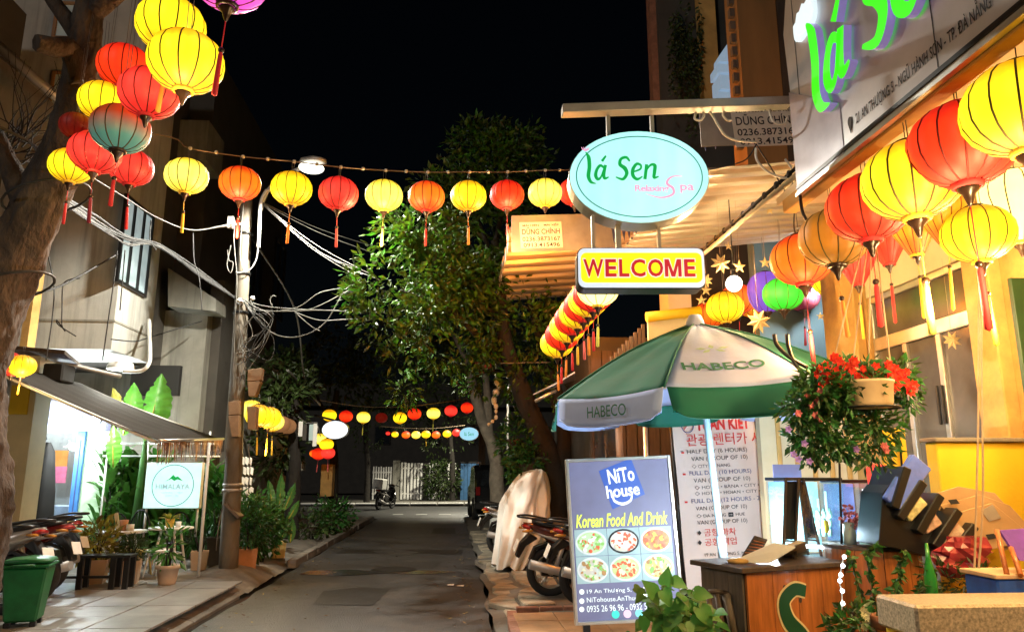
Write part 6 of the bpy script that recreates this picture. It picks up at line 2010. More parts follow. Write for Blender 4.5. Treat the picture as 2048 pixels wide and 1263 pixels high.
small('menu_holder', 'tilted pale wooden menu standing on the first white table', 'menu', MB().box(q1 + V((-.09, -.05, .12)), (.05, .02, .26), M=Matrix.Rotation(rad(-14), 3, 'Y')), M['wall_cream'])
small('cup', 'orange paper cup on the first white table', 'cup', MB().lathe([(0, 0), (.045, 0), (.06, .15), (.055, .15), (.04, .01)], 16, q1 + V((.0, -.04, 0))), M['terracotta'])
small('cup', 'white mug beside the orange cup on the first white table', 'cup', MB().lathe([(0, 0), (.05, 0), (.052, .09), (.045, .09), (.04, .01)], 16, q1 + V((.1, -.06, 0))), M['white'])
tp_ = q2 + V((-.02, -.02, 0))
pt = thing('table_plant', 'small plant in a yellow pot on the second white table', 'plant', tp_)
part('pot', MB().lathe([(0, 0), (.05, 0), (.065, .12), (.058, .12), (.05, .1)], 16, tp_), mat('yellow_pot', (.6, .4, .05), rough=.5), pt, world=True)
g = MB()
for i in range(14):
    a = i * 2.4
    g.leaf(tp_ + V((0, 0, .11)), (math.cos(a), math.sin(a) * .6, .55 + .3 * math.sin(i)), (0, 0, 1), .19, .05, droop=.25)
part('foliage', g, M['leaf_yellow'], pt, world=True)
small('cup', 'white cup on the second white table', 'cup', MB().lathe([(0, 0), (.035, 0), (.04, .08), (.034, .08), (.03, .01)], 14, q2 + V((.12, -.08, 0))), M['white'])
# low black bench
YBn = 9.9
a, b = P(166, 1108, YBn), P(268, 1113, YBn)
bt_ = thing('low_bench', 'low black slatted bench between the croton pot and the conical shrub', 'bench', V(((a.x + b.x) / 2, YBn, .12)))
zt2 = a.z
part('top', bb(a.x, b.x, YBn - .12, YBn + .12, zt2 - .03, zt2), M['black'], bt_, world=True, bevel=.005)
for x in (a.x + .03, P(232, 1140, YBn).x, b.x - .04):
    for yy in (-.09, .09):
        part('leg', bb(x - .03, x + .03, YBn + yy - .02, YBn + yy + .02, .12, zt2 - .031), M['black'], bt_, world=True)
part('stretcher', bb(a.x - .3, P(230, 1140, YBn).x, YBn - .1, YBn - .07, .25, .28), M['black'], bt_, world=True)

# ================================================================== GREEN BIN
pbn = V((P(54, 1180, 7.62).x, 7.62, .123))
bi = thing('waste_bin', 'small dark green plastic waste bin with a lid on the pavement', 'bin', pbn, rad(14))
bi.scale = (.86, .86, .9)
def frust(w0, d0, w1, d1, z0, z1, g=None):
    g = g or MB()
    vs = [(sx * w / 2, sy * d / 2, z) for w, d, z in ((w0, d0, z0), (w1, d1, z1)) for sx, sy in ((-1, -1), (1, -1), (1, 1), (-1, 1))]
    return g.add(vs, [(3, 2, 1, 0), (4, 5, 6, 7)] + [(i, (i + 1) % 4, 4 + (i + 1) % 4, 4 + i) for i in range(4)])
part('body', frust(.31, .3, .42, .4, .05, .58), M['bin'], bi, bevel=.02)
part('rim', frust(.46, .44, .47, .45, .581, .61), M['bin'], bi, bevel=.008)
part('lid', MB().loft([(-.23, .635, .16, .008), (-.2, .64, .2, .022), (0, .65, .21, .03), (.2, .64, .2, .022), (.23, .635, .16, .008)], 16, e=.4), M['bin'], bi)
part('handle', MB().tube([(.1, -.22, .6), (.1, -.26, .61), (-.1, -.26, .61), (-.1, -.22, .6)], .012, 6), M['bin'], bi)
for sx in (-1, 1):
    for sy in (-1, 1):
        part('foot', bb(sx * .12 - .03, sx * .12 + .03, sy * .11 - .03, sy * .11 + .03, 0, .051), M['black'], bi, bevel=.005)

# ================================================================== MOTOR SCOOTERS
def scooter(label, loc, rz, body, group='parked motor scooters', plate=True, lean=6, wheelm='iron', box=None):
    """front towards +x, rear wheel at x=-.62"""
    t = thing('motor_scooter', label, 'motor scooter', loc, rz, group)
    t.rotation_euler = (rad(lean), 0, rz)
    def wheel(x, r, wd):
        g = MB()
        n = 28
        ring = [(x + (r - .045) * math.cos(2 * math.pi * i / n), 0, r + (r - .045) * math.sin(2 * math.pi * i / n)) for i in range(n)]
        w_ = part('wheel', MB().tube(ring, .047, 10, closed=True), M['rubber'], t)
        rim = MB().tube([(x + (r - .09) * math.cos(2 * math.pi * i / n), 0, r + (r - .09) * math.sin(2 * math.pi * i / n)) for i in range(n)], .018, 6, closed=True)
        for i in range(5):
            a = 2 * math.pi * i / 5 + .3
            for s in (-.12, .12):
                rim.tube([(x + .04 * math.cos(a + s), wd * .2, r + .04 * math.sin(a + s)), (x + (r - .09) * math.cos(a + s * .3), 0, r + (r - .09) * math.sin(a + s * .3))], [.016, .011], 6)
        rim.tube([(x, -.05, r), (x, .05, r)], .045, 12)
        part('rim', rim, M[wheelm], w_)
        return w_
    wheel(-.62, .285, .1)
    wheel(.6, .285, .1)
    bodym = body
    part('tail_body', MB().loft([(-.95, .83, .012, .012), (-.86, .8, .05, .035), (-.7, .73, .11, .08), (-.45, .64, .15, .13), (-.15, .5, .16, .17), (.05, .36, .13, .1)], 16, e=.75), bodym, t)
    part('side_panel', MB().loft([(-.9, .75, .03, .012), (-.6, .66, .155, .03), (-.25, .6, .175, .045), (0, .52, .165, .02)], 14, e=.6), M['steel'], t)
    part('seat', MB().loft([(-.84, .845, .06, .02), (-.72, .835, .12, .035), (-.4, .79, .14, .05), (-.2, .765, .13, .045), (.02, .77, .1, .035), (.1, .75, .05, .015)], 16, e=.7), M['black'], t)
    part('grab_rail', MB().tube(smooth_path([(-.62, .12, .85), (-.86, .13, .9), (-1.0, .05, .91), (-1.0, -.05, .91), (-.86, -.13, .9), (-.62, -.12, .85)]), .014, 6), M['black'], t)
    part('tail_light', MB().loft([(-.97, .8, .03, .012), (-.94, .8, .075, .025), (-.88, .78, .1, .03)], 12), mat('tail_red', (.35, .01, .01), rough=.15, coat=1), t)
    for s in (-1, 1):
        part('indicator', MB().loft([(-.98, .76, .015, .01), (-.92, .76, .03, .018), (-.86, .76, .02, .012)], 8), mat('indicator_amber', (.6, .25, .03), rough=.15, coat=1), t, loc=(0, s * .13, 0))
    part('rear_fender', MB().prism([(-.88, -.055, .72), (-.98, -.055, .62), (-1.04, -.05, .46), (-1.0, -.05, .44), (-.92, -.055, .58), (-.78, -.055, .66)], (0, .11, 0)), M['black'], t, bevel=.008)
    if plate:
        part('number_plate', MB().box((-1.035, 0, .58), (.006, .17, .14), M=Matrix.Rotation(rad(22), 3, 'Y')), M['plate'], t, bevel=.004)
    part('hugger', MB().prism([(-.88, -.05, .42), (-.82, -.05, .56), (-.68, -.05, .61), (-.5, -.05, .56), (-.52, -.05, .53), (-.68, -.05, .58), (-.8, -.05, .53), (-.85, -.05, .41)], (0, .1, 0)), M['black'], t)
    part('exhaust', MB().tube([(.0, -.16, .24), (-.3, -.17, .26), (-.42, -.17, .28), (-.9, -.17, .4)], [.02, .025, .05, .055], 12), M['steel'], t)
    part('engine', MB().loft([(-.72, .29, .07, .07), (-.5, .3, .1, .1), (-.1, .3, .12, .12), (.05, .3, .08, .06)], 12), M['iron'], t, loc=(0, .06, 0))
    part('floorboard', MB().box((.18, 0, .3), (.36, .3, .04)), M['black'], t, bevel=.015)
    part('leg_shield', MB().loft([(.3, .3, .16, .03), (.36, .45, .19, .12), (.42, .66, .2, .16), (.4, .86, .15, .05)], 16), bodym, t)
    part('front_fender', MB().prism([(.32, -.06, .42), (.4, -.06, .55), (.58, -.06, .62), (.78, -.06, .56), (.9, -.06, .4), (.78, -.06, .52), (.58, -.06, .58), (.42, -.06, .5)], (0, .12, 0)), bodym, t, bevel=.006)
    part('fork', MB().tube([(.6, .08, .285), (.46, .08, .72)], .022, 8).tube([(.6, -.08, .285), (.46, -.08, .72)], .022, 8), M['steel'], t)
    hb = part('handlebar', MB().tube(smooth_path([(.3, -.36, .99), (.36, -.2, 1.0), (.4, 0, .96), (.36, .2, 1.0), (.3, .36, .99)]), .016, 8), M['black'], t)
    for s in (-1, 1):
        part('grip', MB().tube([(.31, s * .35, .99), (.34, s * .24, .995)], .021, 8), M['rubber'], hb)
        part('mirror', MB().tube([(.36, s * .2, 1.0), (.4, s * .24, 1.14), (.38, s * .3, 1.2)], .007, 6).ball((.37, s * .33, 1.22), .06, 10, (.25, 1, .65)), M['black'], hb)
    part('headlight_cowl', MB().loft([(.28, .95, .1, .05), (.38, .96, .13, .08), (.46, .93, .11, .08), (.52, .9, .06, .05)], 14), bodym, t)
    part('headlight', MB().ball((.5, 0, .91), .07, 12, (.5, 1.1, .7)), M['glass_dark'], t)
    part('side_stand', MB().tube([(-.05, .12, .22), (.0, .24, .02), (.05, .26, .01)], .012, 6), M['iron'], t)
    for s in (-1, 1):
        part('shock_absorber', MB().tube([(-.6, s * .13, .3), (-.5, s * .13, .6)], .028, 8), M['steel'], t)
    if box:
        part('delivery_box', MB().box((-.75, 0, 1.05), (.42, .45, .42)), box, t, bevel=.02)
    return t
red_b = mat('dark_red_bodywork', (.12, .01, .008), rough=.2, coat=.8, var=.15)
blk_b = mat('black_bodywork', (.015, .014, .014), rough=.2, coat=.8, var=.2)
grey_b = mat('silver_bodywork', (.4, .36, .33), rough=.25, coat=.7, metal=.3, var=.1)
brn_b = mat('maroon_bodywork', (.1, .025, .015), rough=.2, coat=.8, var=.15)
def sc_at(label, xt, Y, rz, body, **kw):
    """place by the tail tip: rz is the heading"""
    tail = P(xt, 1000, Y)
    z0 = .12 if tail.x < 0 else .1
    c = V((tail.x + 1.0 * math.cos(rz), Y + 1.0 * math.sin(rz), z0))
    return scooter(label, c, rz, body, **kw)
sc_at('black scooter with a red tail light behind the green bin', 152, 8.75, rad(174), red_b)
sc_at('silver grey scooter half hidden between the green bin and the black one', 96, 8.1, rad(170), grey_b)
sc_at('dark scooter farther back whose tail shows beside the croton pot', 168, 9.5, rad(178), blk_b)
sc_at('maroon black scooter with gold wheel hub in front of the white cover', 1036, 9.0, rad(4), brn_b, wheelm='alu', lean=5)
sc_at('black scooter squeezed between the food sign and the maroon scooter', 1098, 8.35, rad(3), blk_b, lean=5)
sc_at('grey scooter whose tail sticks out behind the white cover', 962, 13.3, rad(2), grey_b, lean=5)
fs_ = V((P(768, 1000, 32).x, 32.6, .004))
scooter('far scooter carrying a pale delivery box at the end of the street', fs_, rad(68), blk_b, box=M['white'], plate=False)

# white sheet over a scooter
YS_ = 11.45
cv = thing('covered_scooter', 'scooter hidden under a pale draped cover sheet on the pavement', 'covered scooter', V((P(1045, 1100, YS_).x, YS_, .1)))
outl = [(945, 1.0, 1060), ]
rows_ = [(940, 1066, 1090), (948, 1046, 1096), (965, 1030, 1100), (985, 1020, 1102), (1010, 1009, 1103), (1040, 1004, 1102), (1075, 1000, 1095), (1105, 996, 1080), (1136, 991, 1060)]
n = 96
fine_ = []
for j in range(len(rows_) - 1):
    for q in range(4):
        t = q / 4
        fine_.append(tuple(rows_[j][e] + (rows_[j + 1][e] - rows_[j][e]) * t for e in range(3)))
fine_.append(rows_[-1])
vs = []
for j, (y, xa, xb) in enumerate(fine_):
    A, B = P(xa, y, YS_), P(xb, y, YS_)
    cxx, hw = (A.x + B.x) / 2, (B.x - A.x) / 2
    u = j / (len(fine_) - 1)
    dep = hw * (.8 + .4 * u) + .12
    for i in range(n):
        a = 2 * math.pi * i / n
        ca, sa = math.cos(a), math.sin(a)
        swag = math.sin(a * 6 + 2.2 * noise.noise(V((ca, sa, u * 1.5))) + u * 1.2)
        fold = 1 + (.02 + .13 * u) * (abs(swag) * 2 - 1) * min(1, u * 2.5) + .12 * noise.noise(V((ca * 2, sa * 2, u * 2.6))) + .05 * (1 - abs(noise.noise(V((ca * 4 + u * 2, sa * 4, u * 7)))) * 2)
        tuck = .3 * math.exp(-((a - 5.2) / .3) ** 2 - ((u - .45) / .2) ** 2) - .1 * math.exp(-((a - 4.4) / .5) ** 2 - ((u - .2) / .12) ** 2)
        vs.append((cxx + hw * ca * (fold - tuck), YS_ + .28 + dep * sa * (fold - tuck * 1.5), max(.11, A.z + .05 * nz3(ca * 2, sa * 2, 1, u * 3) + (.05 * math.sin(6 * a) if j == len(fine_) - 1 else 0))))
vs.append((P(1078, 937, YS_).x, YS_ + .28, P(1078, 938, YS_).z))
k_ = len(fine_)
fs = [(j * n + i, (j + 1) * n + i, (j + 1) * n + (i + 1) % n, j * n + (i + 1) % n) for j in range(k_ - 1) for i in range(n)] + [(i, (i + 1) % n, len(vs) - 1) for i in range(n)]
o = part('cover_sheet', MB().add(vs, fs, True), M['cloth_white'], cv, world=True)
sb = o.modifiers.new('smooth', 'SUBSURF')
sb.levels = sb.render_levels = 1
part('wheel', MB().tube([(P(1040, 1100, YS_).x + .25 * math.cos(q), YS_ + .2, .37 + .25 * math.sin(q)) for q in [2 * math.pi * i / 20 for i in range(20)]], .045, 8, closed=True), M['rubber'], cv, world=True)

# ================================================================== PARKED DARK CAR
cl_ = V((P(952, 1000, 23.6).x + .82, 23.6, .03))
car = thing('parked_car', 'black off-road car parked with its rear towards us beyond the second tree', 'car', cl_, rad(2))
prof = [(0, .35), (-.02, .7), (.05, 1.02), (.22, 1.6), (.5, 1.72), (2.2, 1.7), (2.8, 1.15), (3.9, 1.02), (4.05, .7), (4.0, .35)]
blk_car = mat('black_car_paint', (.012, .013, .015), rough=.15, coat=1, var=.1)
part('body', MB().prism([(-.86, y, z) for y, z in prof], (1.72, 0, 0)), blk_car, car, bevel=.06)
part('rear_window', MB().prism([(-.66, .075, 1.1), (.66, .075, 1.1), (.6, .2, 1.56), (-.6, .2, 1.56)], (0, .0, .0)) if False else MB().add([(-.68, .045, 1.08), (.68, .045, 1.08), (.6, .19, 1.56), (-.6, .19, 1.56)], [(0, 1, 2, 3)]), M['glass_dark'], car)
for s in (-1, 1):
    part('tail_light', MB().box((s * .76, -.025, .92), (.14, .05, .26)), mat('car_tail', (.3, .02, .02), rough=.15, coat=1), car, bevel=.015)
    for yy in (.75, 3.2):
        w_ = part('wheel', MB().tube([(s * .8, yy + .3 * math.cos(q), .36 + .3 * math.sin(q)) for q in [2 * math.pi * i / 22 for i in range(22)]], .09, 8, closed=True), M['rubber'], car)
        part('rim', MB().lathe([(0, -.02), (.22, 0), (.24, .03)], 16, (s * .86, yy, .36), M=Matrix.Rotation(rad(-90 * s), 3, 'Y')), M['alu'], w_)
    part('side_window', MB().add([(s * .863, .45, 1.15), (s * .863, 2.1, 1.15), (s * .863, 1.95, 1.58), (s * .863, .55, 1.58)], [(0, 1, 2, 3)]), M['glass_dark'], car)
    part('roof_rail', MB().tube([(s * .66, .35, 1.74), (s * .66, .45, 1.8), (s * .66, 2.0, 1.8), (s * .66, 2.1, 1.72)], .025, 6), M['alu'], car)
part('rear_bumper', MB().box((0, -.05, .48), (1.74, .12, .22)), M['black'], car, bevel=.03)
part('number_plate', MB().box((0, -.075, .78), (.34, .02, .2)), M['plate'], car, bevel=.005)
part('spare_wheel_cover', MB().lathe([(0, .0), (.28, .0), (.33, .05), (.33, .14)], 20, (.05, -.03, .98), M=Matrix.Rotation(rad(90), 3, 'X')), M['black'], car)
sp2 = thing('timber_post', 'reddish timber post holding the far small oval sign', 'post', V((P(965, 1000, 27.2).x, 27.2, .05)))
part('shaft', MB().box((P(964, 900, 27.2).x, 27.2, 2.1), (.24, .24, 4.1)), M['wood_grey'], sp2, world=True, bevel=.01)
# bits beyond the pole
wls = thing('lattice_screen', 'white cut-out screen showing between leaves behind the pole', 'screen', P(493, 970, 13.6))
g = MB()
for i in range(5):
    for j in range(3):
        g.prism([P(484 + j * 7 + (i % 2) * 3, 912 + i * 20, 13.6), P(490 + j * 7 + (i % 2) * 3, 916 + i * 20, 13.6), P(488 + j * 7 + (i % 2) * 3, 930 + i * 20, 13.6), P(483 + j * 7 + (i % 2) * 3, 926 + i * 20, 13.6)], (0, .03, 0))
part('cut_panel', g, M['white'], wls, world=True)
ac = thing('air_conditioner', 'grey box shaped air conditioner among dark leaves down the left side', 'air conditioner', P(588, 930, 17.5))
part('case', pbox(MB(), 570, 919, 606, 941, 17.5, .3), M['wall_grey'], ac, world=True, bevel=.02)
part('fan_grille', MB().tube([P(582, 930, 17.48) + V((.1 * math.cos(q), 0, .1 * math.sin(q))) for q in [2 * math.pi * i / 18 for i in range(18)]], .012, 4, closed=True), M['iron'], ac, world=True)
for i, (x, y0, y1, m, lb) in enumerate(((601, 842, 872, 'white', 'small white cloth drying on the line behind the lantern row'), (609, 848, 880, 'wall_dark', 'small dark cloth drying on the line behind the lantern row'), (622, 848, 880, 'glass_blue', 'pale blue cloth drying on the line near the far oval sign'), (630, 846, 892, 'white', 'longest white cloth on the line near the far oval sign'))):
    solo('drying_cloth', pbox(MB(), x - 4, y0, x + 4, y1, 16.5, .02), M[m], lb, 'cloth')
solo('washing_line', MB().tube([P(596, 832, 16.48), P(613, 846, 16.48), P(634, 844, 16.48), P(641, 872, 16.48)], .01, 5), M['cable'], 'thin washing line with small cloths behind the lantern row', 'line')
# ================================================================== PARASOL
YU = 6.2
ap, ft_ = P(1390, 646, YU), P(1447, 1121, YU)
axis = (ap - ft_).normalized()
um = thing('parasol', 'big green and white parasol with HABECO lettering above the serving counter', 'parasol', V((ft_.x - axis.x * .7, YU, .1)))
lean = math.asin((ap.x - ft_.x) / (ap - ft_).length) * .62
R0, zr = 1.355, -.62
Mt = Matrix.Translation(ap) @ Matrix.Rotation(.031, 4, 'X') @ Matrix.Rotation(-.057, 4, 'Y')
ang0 = rad(-119.4)
def rim(i, s=1.0, dz=0.0, half=False):
    a = ang0 + rad(45) * i
    return V((R0 * s * math.cos(a), R0 * s * math.sin(a), zr * s + dz))
ns, nr = 14, 18
for i in range(8):
    A, B = rim(i), rim(i + 1)
    vs = []
    for r in range(nr + 1):
        u = .05 + .95 * r / nr
        for s in range(ns + 1):
            v = s / ns
            p = A.lerp(B, v) * u
            p.z += .065 * math.sin(math.pi * u) - .035 * math.sin(math.pi * v) * u * (1 - .3 * u) * 1.2 + .012 * math.sin(math.pi * v) * nz3(p.x * 3.2, p.y * 3.2, 1) + .006 * math.sin(math.pi * v) * math.sin(9 * u + 14 * v + i)
            vs.append(Mt @ p)
    fs = [(r * (ns + 1) + s, (r + 1) * (ns + 1) + s, (r + 1) * (ns + 1) + s + 1, r * (ns + 1) + s + 1) for r in range(nr) for s in range(ns)]
    gr = (i % 2 == 1)
    o = part('canopy_panel', MB().add(vs, fs, True), M['canvas_green'] if gr else M['canvas_white'], um, world=True)
    # hanging flap
    vs = []
    for r in range(7):
        for s in range(13):
            v = s / 12
            p = A.lerp(B, .012 + v * .976)
            p.z -= .035 * math.sin(math.pi * v) * .84
            n_ = V(((A + B) / 2).to_tuple())
            n_.z = 0
            n_.normalize()
            hgt = .215 * r / 6
            edge = min(v, 1 - v)
            if r == 6 and edge < .1:
                hgt -= .05 * (1 - edge / .1)
            sh = (.5 - v) * .06 * r / 6
            p = p + (B - A) * sh + n_ * ((.012 * math.sin(v * 9 + i * 2) + .016 * nz3(v * 5, i + r * .25, 1)) * r / 6 + .035 * r / 6) - V((0, 0, hgt))
            vs.append(Mt @ p)
    fs = [(r * 13 + s, (r + 1) * 13 + s, (r + 1) * 13 + s + 1, r * 13 + s + 1) for r in range(6) for s in range(12)]
    o2 = part('flap', MB().add(vs, fs, True), M['canvas_white'] if gr else M['canvas_green'], um, world=True)
    for q in (o, o2):
        md = q.modifiers.new('thickness', 'SOLIDIFY')
        md.thickness = .004
    part('rib', MB().tube([Mt @ (rim(i, u) + V((0, 0, .065 * math.sin(math.pi * u) - .012))) for u in [k / 6 for k in range(7)]], .008, 5), M['white_metal'], um, world=True)
    part('seam', MB().tube([Mt @ (rim(i, u) + V((0, 0, .065 * math.sin(math.pi * u) + .006))) for u in [.06 + .94 * k / 8 for k in range(9)]], .0055, 5), M['print_green'], um, world=True)
    part('hem', MB().tube([V(vs[6 * 13 + s]) for s in range(13)], .0055, 5), M['print_green'] if i % 2 == 0 else M['canvas_white'], um, world=True)
part('hub', MB().lathe([(.0, .06), (.05, .05), (.075, .0), (.085, -.04), (.06, -.08)], 14, Mt @ V((0, 0, .02))), M['canvas_white'], um, world=True)
blue_p = mat('pale_blue_pole', (.35, .55, .7), rough=.3, var=.08)
part('pole', MB().tube([ft_ - axis * .72, ft_ - axis * .1], .034, 12).tube([ft_ - axis * .1, ap], .028, 12), blue_p, um, world=True)
part('collar', MB().tube([ft_ + axis * .02, ft_ + axis * .2], .037, 12), blue_p, um, world=True)
def on_panel(i, u, v):
    A, B = rim(i), rim(i + 1)
    p = A.lerp(B, v) * u
    p.z += .065 * math.sin(math.pi * u) - .035 * math.sin(math.pi * v) * u * (1 - .3 * u) * 1.2
    return Mt @ p
def panel_text(s, i, u, v, w_, h_, m, down=0.0, flap=False, **kw):
    A, B = Mt @ rim(i), Mt @ rim(i + 1)
    c = on_panel(i, u, v)
    xd = (B - A).normalized()
    yd = V((0, 0, 1)) if flap else (ap - on_panel(i, 1, .5)).normalized()
    yd = (yd - xd * yd.dot(xd)).normalized()
    nn = xd.cross(yd)
    if flap:
        c = c - V((0, 0, down)) + nn * .052
    me = text_mesh(s, w_, h_, ext=.001, **kw)
    for q in me.vertices:                       # follow the sagging cloth
        x, z = q.co.x, q.co.z
        if flap:
            q.co = c + xd * x + yd * z + nn * (.012 * math.sin((v + x / (B - A).length) * 9 + i * 2) * .5)
        else:
            L_u = (ap - on_panel(i, 1, .5)).length
            uu = u - z / L_u
            vv = .5 + (v - .5 + x / ((B - A).length * uu))
            q.co = on_panel(i, uu, vv) + nn * (.006 - q.co.y)
    inv = chain(um).inverted()
    for q in me.vertices:
        q.co = inv @ q.co
    me.materials.append(m)
    put('lettering', me, um)
panel_text('HABECO', 0, .8, .45, .6, .11, M['print_green'], bold=.02)
panel_text('HABECO', 7, 1, .52, .38, .085, M['print_green'], down=.105, flap=True, bold=.0)
lm = mat('leaf_logo_green', (.25, .42, .25), rough=.7)
g = MB()
ctr = on_panel(0, .6, .42)
A, B = Mt @ rim(0), Mt @ rim(1)
xd = (B - A).normalized()
yd = (ap - on_panel(0, 1, .5)).normalized()
yd = (yd - xd * yd.dot(xd)).normalized()
nn = xd.cross(yd)
for k in range(5):
    a = rad(90 + 72 * k)
    c = ctr + xd * .09 * math.cos(a) + yd * .05 * math.sin(a) + nn * .012
    d = (xd * math.cos(a) + yd * math.sin(a) * .6).normalized()
    s_ = nn.cross(d)
    g.add([c - d * .045, c + s_ * .022, c + d * .045, c - s_ * .022], [(0, 1, 2, 3)])
part('leaf_logo', g, lm, um, world=True)

# ================================================================== SERVING COUNTER WITH S
zc_ = .95
c0 = G(1488, 1134, zc_)
c1 = G(1690, 1121, zc_)
c2 = G(1417, 1118, zc_)
fx = (c1 - c0)
Wc = fx.length
rzc = math.atan2(fx.y, fx.x)
ct = thing('serving_counter', 'varnished orange plank counter with a big green letter S on its front', 'counter', V((c0.x, c0.y, .12)), rzc)
Dc = .42
hb_ = zc_ - .12
side_m = M['wood_grey']
for i in range(4):
    w4 = (Wc - .03) / 4
    part('plank', bb(.015 + i * w4 + .001, .015 + (i + 1) * w4 - .001, 0, .022, .02, hb_ - .031), M['wood'], ct, bevel=.002)
for i in range(3):
    part('plank', bb(0, .014, .023 + i * .13, .023 + i * .13 + .128, .02, hb_ - .031), side_m, ct, bevel=.002)
    part('plank', bb(Wc - .014, Wc, .023 + i * .13, .023 + i * .13 + .128, .02, hb_ - .031), side_m, ct, bevel=.002)
part('back_panel', bb(.015, Wc - .015, Dc - .02, Dc, .02, hb_ - .031), side_m, ct)
part('top', bb(-.04, Wc + .03, -.03, Dc + .05, hb_ - .03, hb_), M['wood_dark'], ct, bevel=.004)
def s_glyph(w_k, y, m):
    pts = [(.09, .2), (.0, .215), (-.085, .15), (-.06, .04), (.04, -.06), (.09, -.17), (.02, -.26), (-.08, -.27)]
    g = stroke(pts, [w_k * q for q in (.07, .075, .085, .095, .1, .095, .08, .07)], .003, 7)
    part('letter', g, m, ct, loc=(Wc * .455, y, hb_ - .36))
s_glyph(1.25, -.001, mat('letter_cream', (.75, .6, .3), rough=.6))
s_glyph(.95, -.0045, mat('letter_dark_green', (.005, .07, .03), rough=.5))
for x, z in ((.07, .4), (.3, .7), (.42, .62), (.2, .3), (.62, .5)):
    part('knot', MB().prism([(x + .012 * math.cos(q), -.0005, z + .016 * math.sin(q)) for q in [2 * math.pi * k / 10 for k in range(10)]], (0, -.001, 0)), M['wood_dark'], ct)
def top_at(x, y):
    return G(x, y, zc_ + .002)
# things on the counter
cb_ = thing('menu_easel', 'small black A-shaped chalkboard standing on the serving counter', 'chalkboard', top_at(1600, 1112))
pA = top_at(1597, 1114)
Ye = pA.y
def pe(x, y, d=0):
    return P(x, y, Ye + d)
fl = MB()
for (xa, ya, xb, yb, d0, d1) in ((1572, 955, 1567, 1112, 0, -.04), (1597, 955, 1590, 1116, 0, -.05)):
    fl.tube([pe(xa, ya, d0), pe(xb, yb, d1)], .011, 4, smooth=False)
fl.tube([pe(1571, 957), pe(1599, 957)], .012, 4, smooth=False).tube([pe(1569, 1080, -.03), pe(1592, 1082, -.03)], .009, 4, smooth=False)
part('front_frame', fl, M['wood_dark'], cb_, world=True)
part('board', MB().prism([pe(1573, 962, .012), pe(1595, 962, .012), pe(1590, 1078, -.02), pe(1570, 1078, -.02)], (0, .008, 0)), M['black_matt'], cb_, world=True)
fl = MB()
fl.tube([pe(1598, 955, .02), pe(1616, 1108, .16)], .011, 4, smooth=False).tube([pe(1606, 955, .03), pe(1643, 1112, .18)], .011, 4, smooth=False).tube([pe(1614, 1078, .13), pe(1634, 1080, .14)], .009, 4, smooth=False)
part('rear_frame', fl, M['wood_dark'], cb_, world=True)
part('board', MB().prism([pe(1600, 962, .03), pe(1606, 962, .035), pe(1633, 1076, .15), pe(1612, 1076, .13)], (0, .008, 0)), M['glass_dark'], cb_, world=True)
p = top_at(1512, 1118)
mh = thing('menu_holder', 'brown slatted wooden menu holder leaning on the counter', 'menu', p)
part('board', MB().prism([P(1484, 1112, p.y), P(1510, 1070, p.y), P(1536, 1078, p.y), P(1518, 1112, p.y)], (0, .014, 0)), M['wood_dark'], mh, world=True, bevel=.003)
for i in range(5):
    t = i / 5
    part('slat', MB().tube([P(1490 + 22 * t, 1104 - 30 * t, p.y - .006), P(1518 + 14 * t, 1106 - 26 * t, p.y - .006)], .004, 4), M['wood'], mh, world=True)
solo('paper', MB().add([top_at(1462, 1123) + V((0, 0, .004)), top_at(1540, 1126) + V((0, 0, .004)), P(1592, 1092, 4.62), P(1548, 1084, 4.7)], [(0, 1, 2, 3)]).add([top_at(1462, 1123) + V((0, 0, .001)), top_at(1540, 1126) + V((0, 0, .001)), P(1592, 1094, 4.62), P(1548, 1086, 4.7)], [(3, 2, 1, 0)]), M['paper'], 'white menu paper lying on the counter, propped up at one end', 'paper')
solo('wooden_box', MB().prism([top_at(1560, 1113), top_at(1615, 1108), P(1612, 1082, 4.66), P(1566, 1098, 4.66)], (0, .1, 0)), M['wall_cream'], 'pale wedge shaped box under the propped paper on the counter', 'box', bevel=.003)
solo('sandal_coaster', MB().lathe([(0, 0), (.06, 0), (.065, .012), (.05, .022), (0, .024)], 18, top_at(1476, 1124)), M['wall_ochre'], 'round tan coaster at the near corner of the counter', 'coaster')
p = P(1556, 1078, 5.36)
ll = thing('clip_lamp', 'glaring white clip lamp on the counter beside the chalkboard', 'lamp', p)
part('lens', MB().ball(p, .033, 12), lit('clip_lens', (.8, .93, 1), 12), ll, world=True)
part('stem', MB().tube([p + V((0, .03, 0)), p + V((.0, .05, -.3))], .01, 6), M['iron'], ll, world=True)
lamp('clip_glow', 'POINT', p + V((-.03, .07, .05)), 70, (.8, .92, 1), .03, parent=ll)
# folded chair leaning at the counter's left side
fc = thing('folded_chair', 'dark folded wooden chair leaning at the shaded side of the serving counter', 'chair', G(1440, 1290, .12))
Yf = 4.62
for (xa, ya, xb, yb, m, r) in ((1416, 1182, 1426, 1300, 'wood_dark', .018), (1434, 1186, 1452, 1300, 'wood_dark', .018), (1452, 1186, 1476, 1300, 'wood_grey', .026)):
    part('leg', MB().tube([P(xa, ya, Yf), P(xb, yb, Yf - .05)], r, 6), M[m], fc, world=True)
part('seat', MB().prism([P(1436, 1190, Yf + .02), P(1462, 1188, Yf + .02), P(1484, 1300, Yf), P(1458, 1300, Yf)], (0, .02, 0)), M['wood_grey'], fc, world=True, bevel=.004)
part('backrest', MB().tube([P(1416, 1183, Yf), P(1436, 1182, Yf), P(1454, 1186, Yf)], .016, 6), M['wood_dark'], fc, world=True)

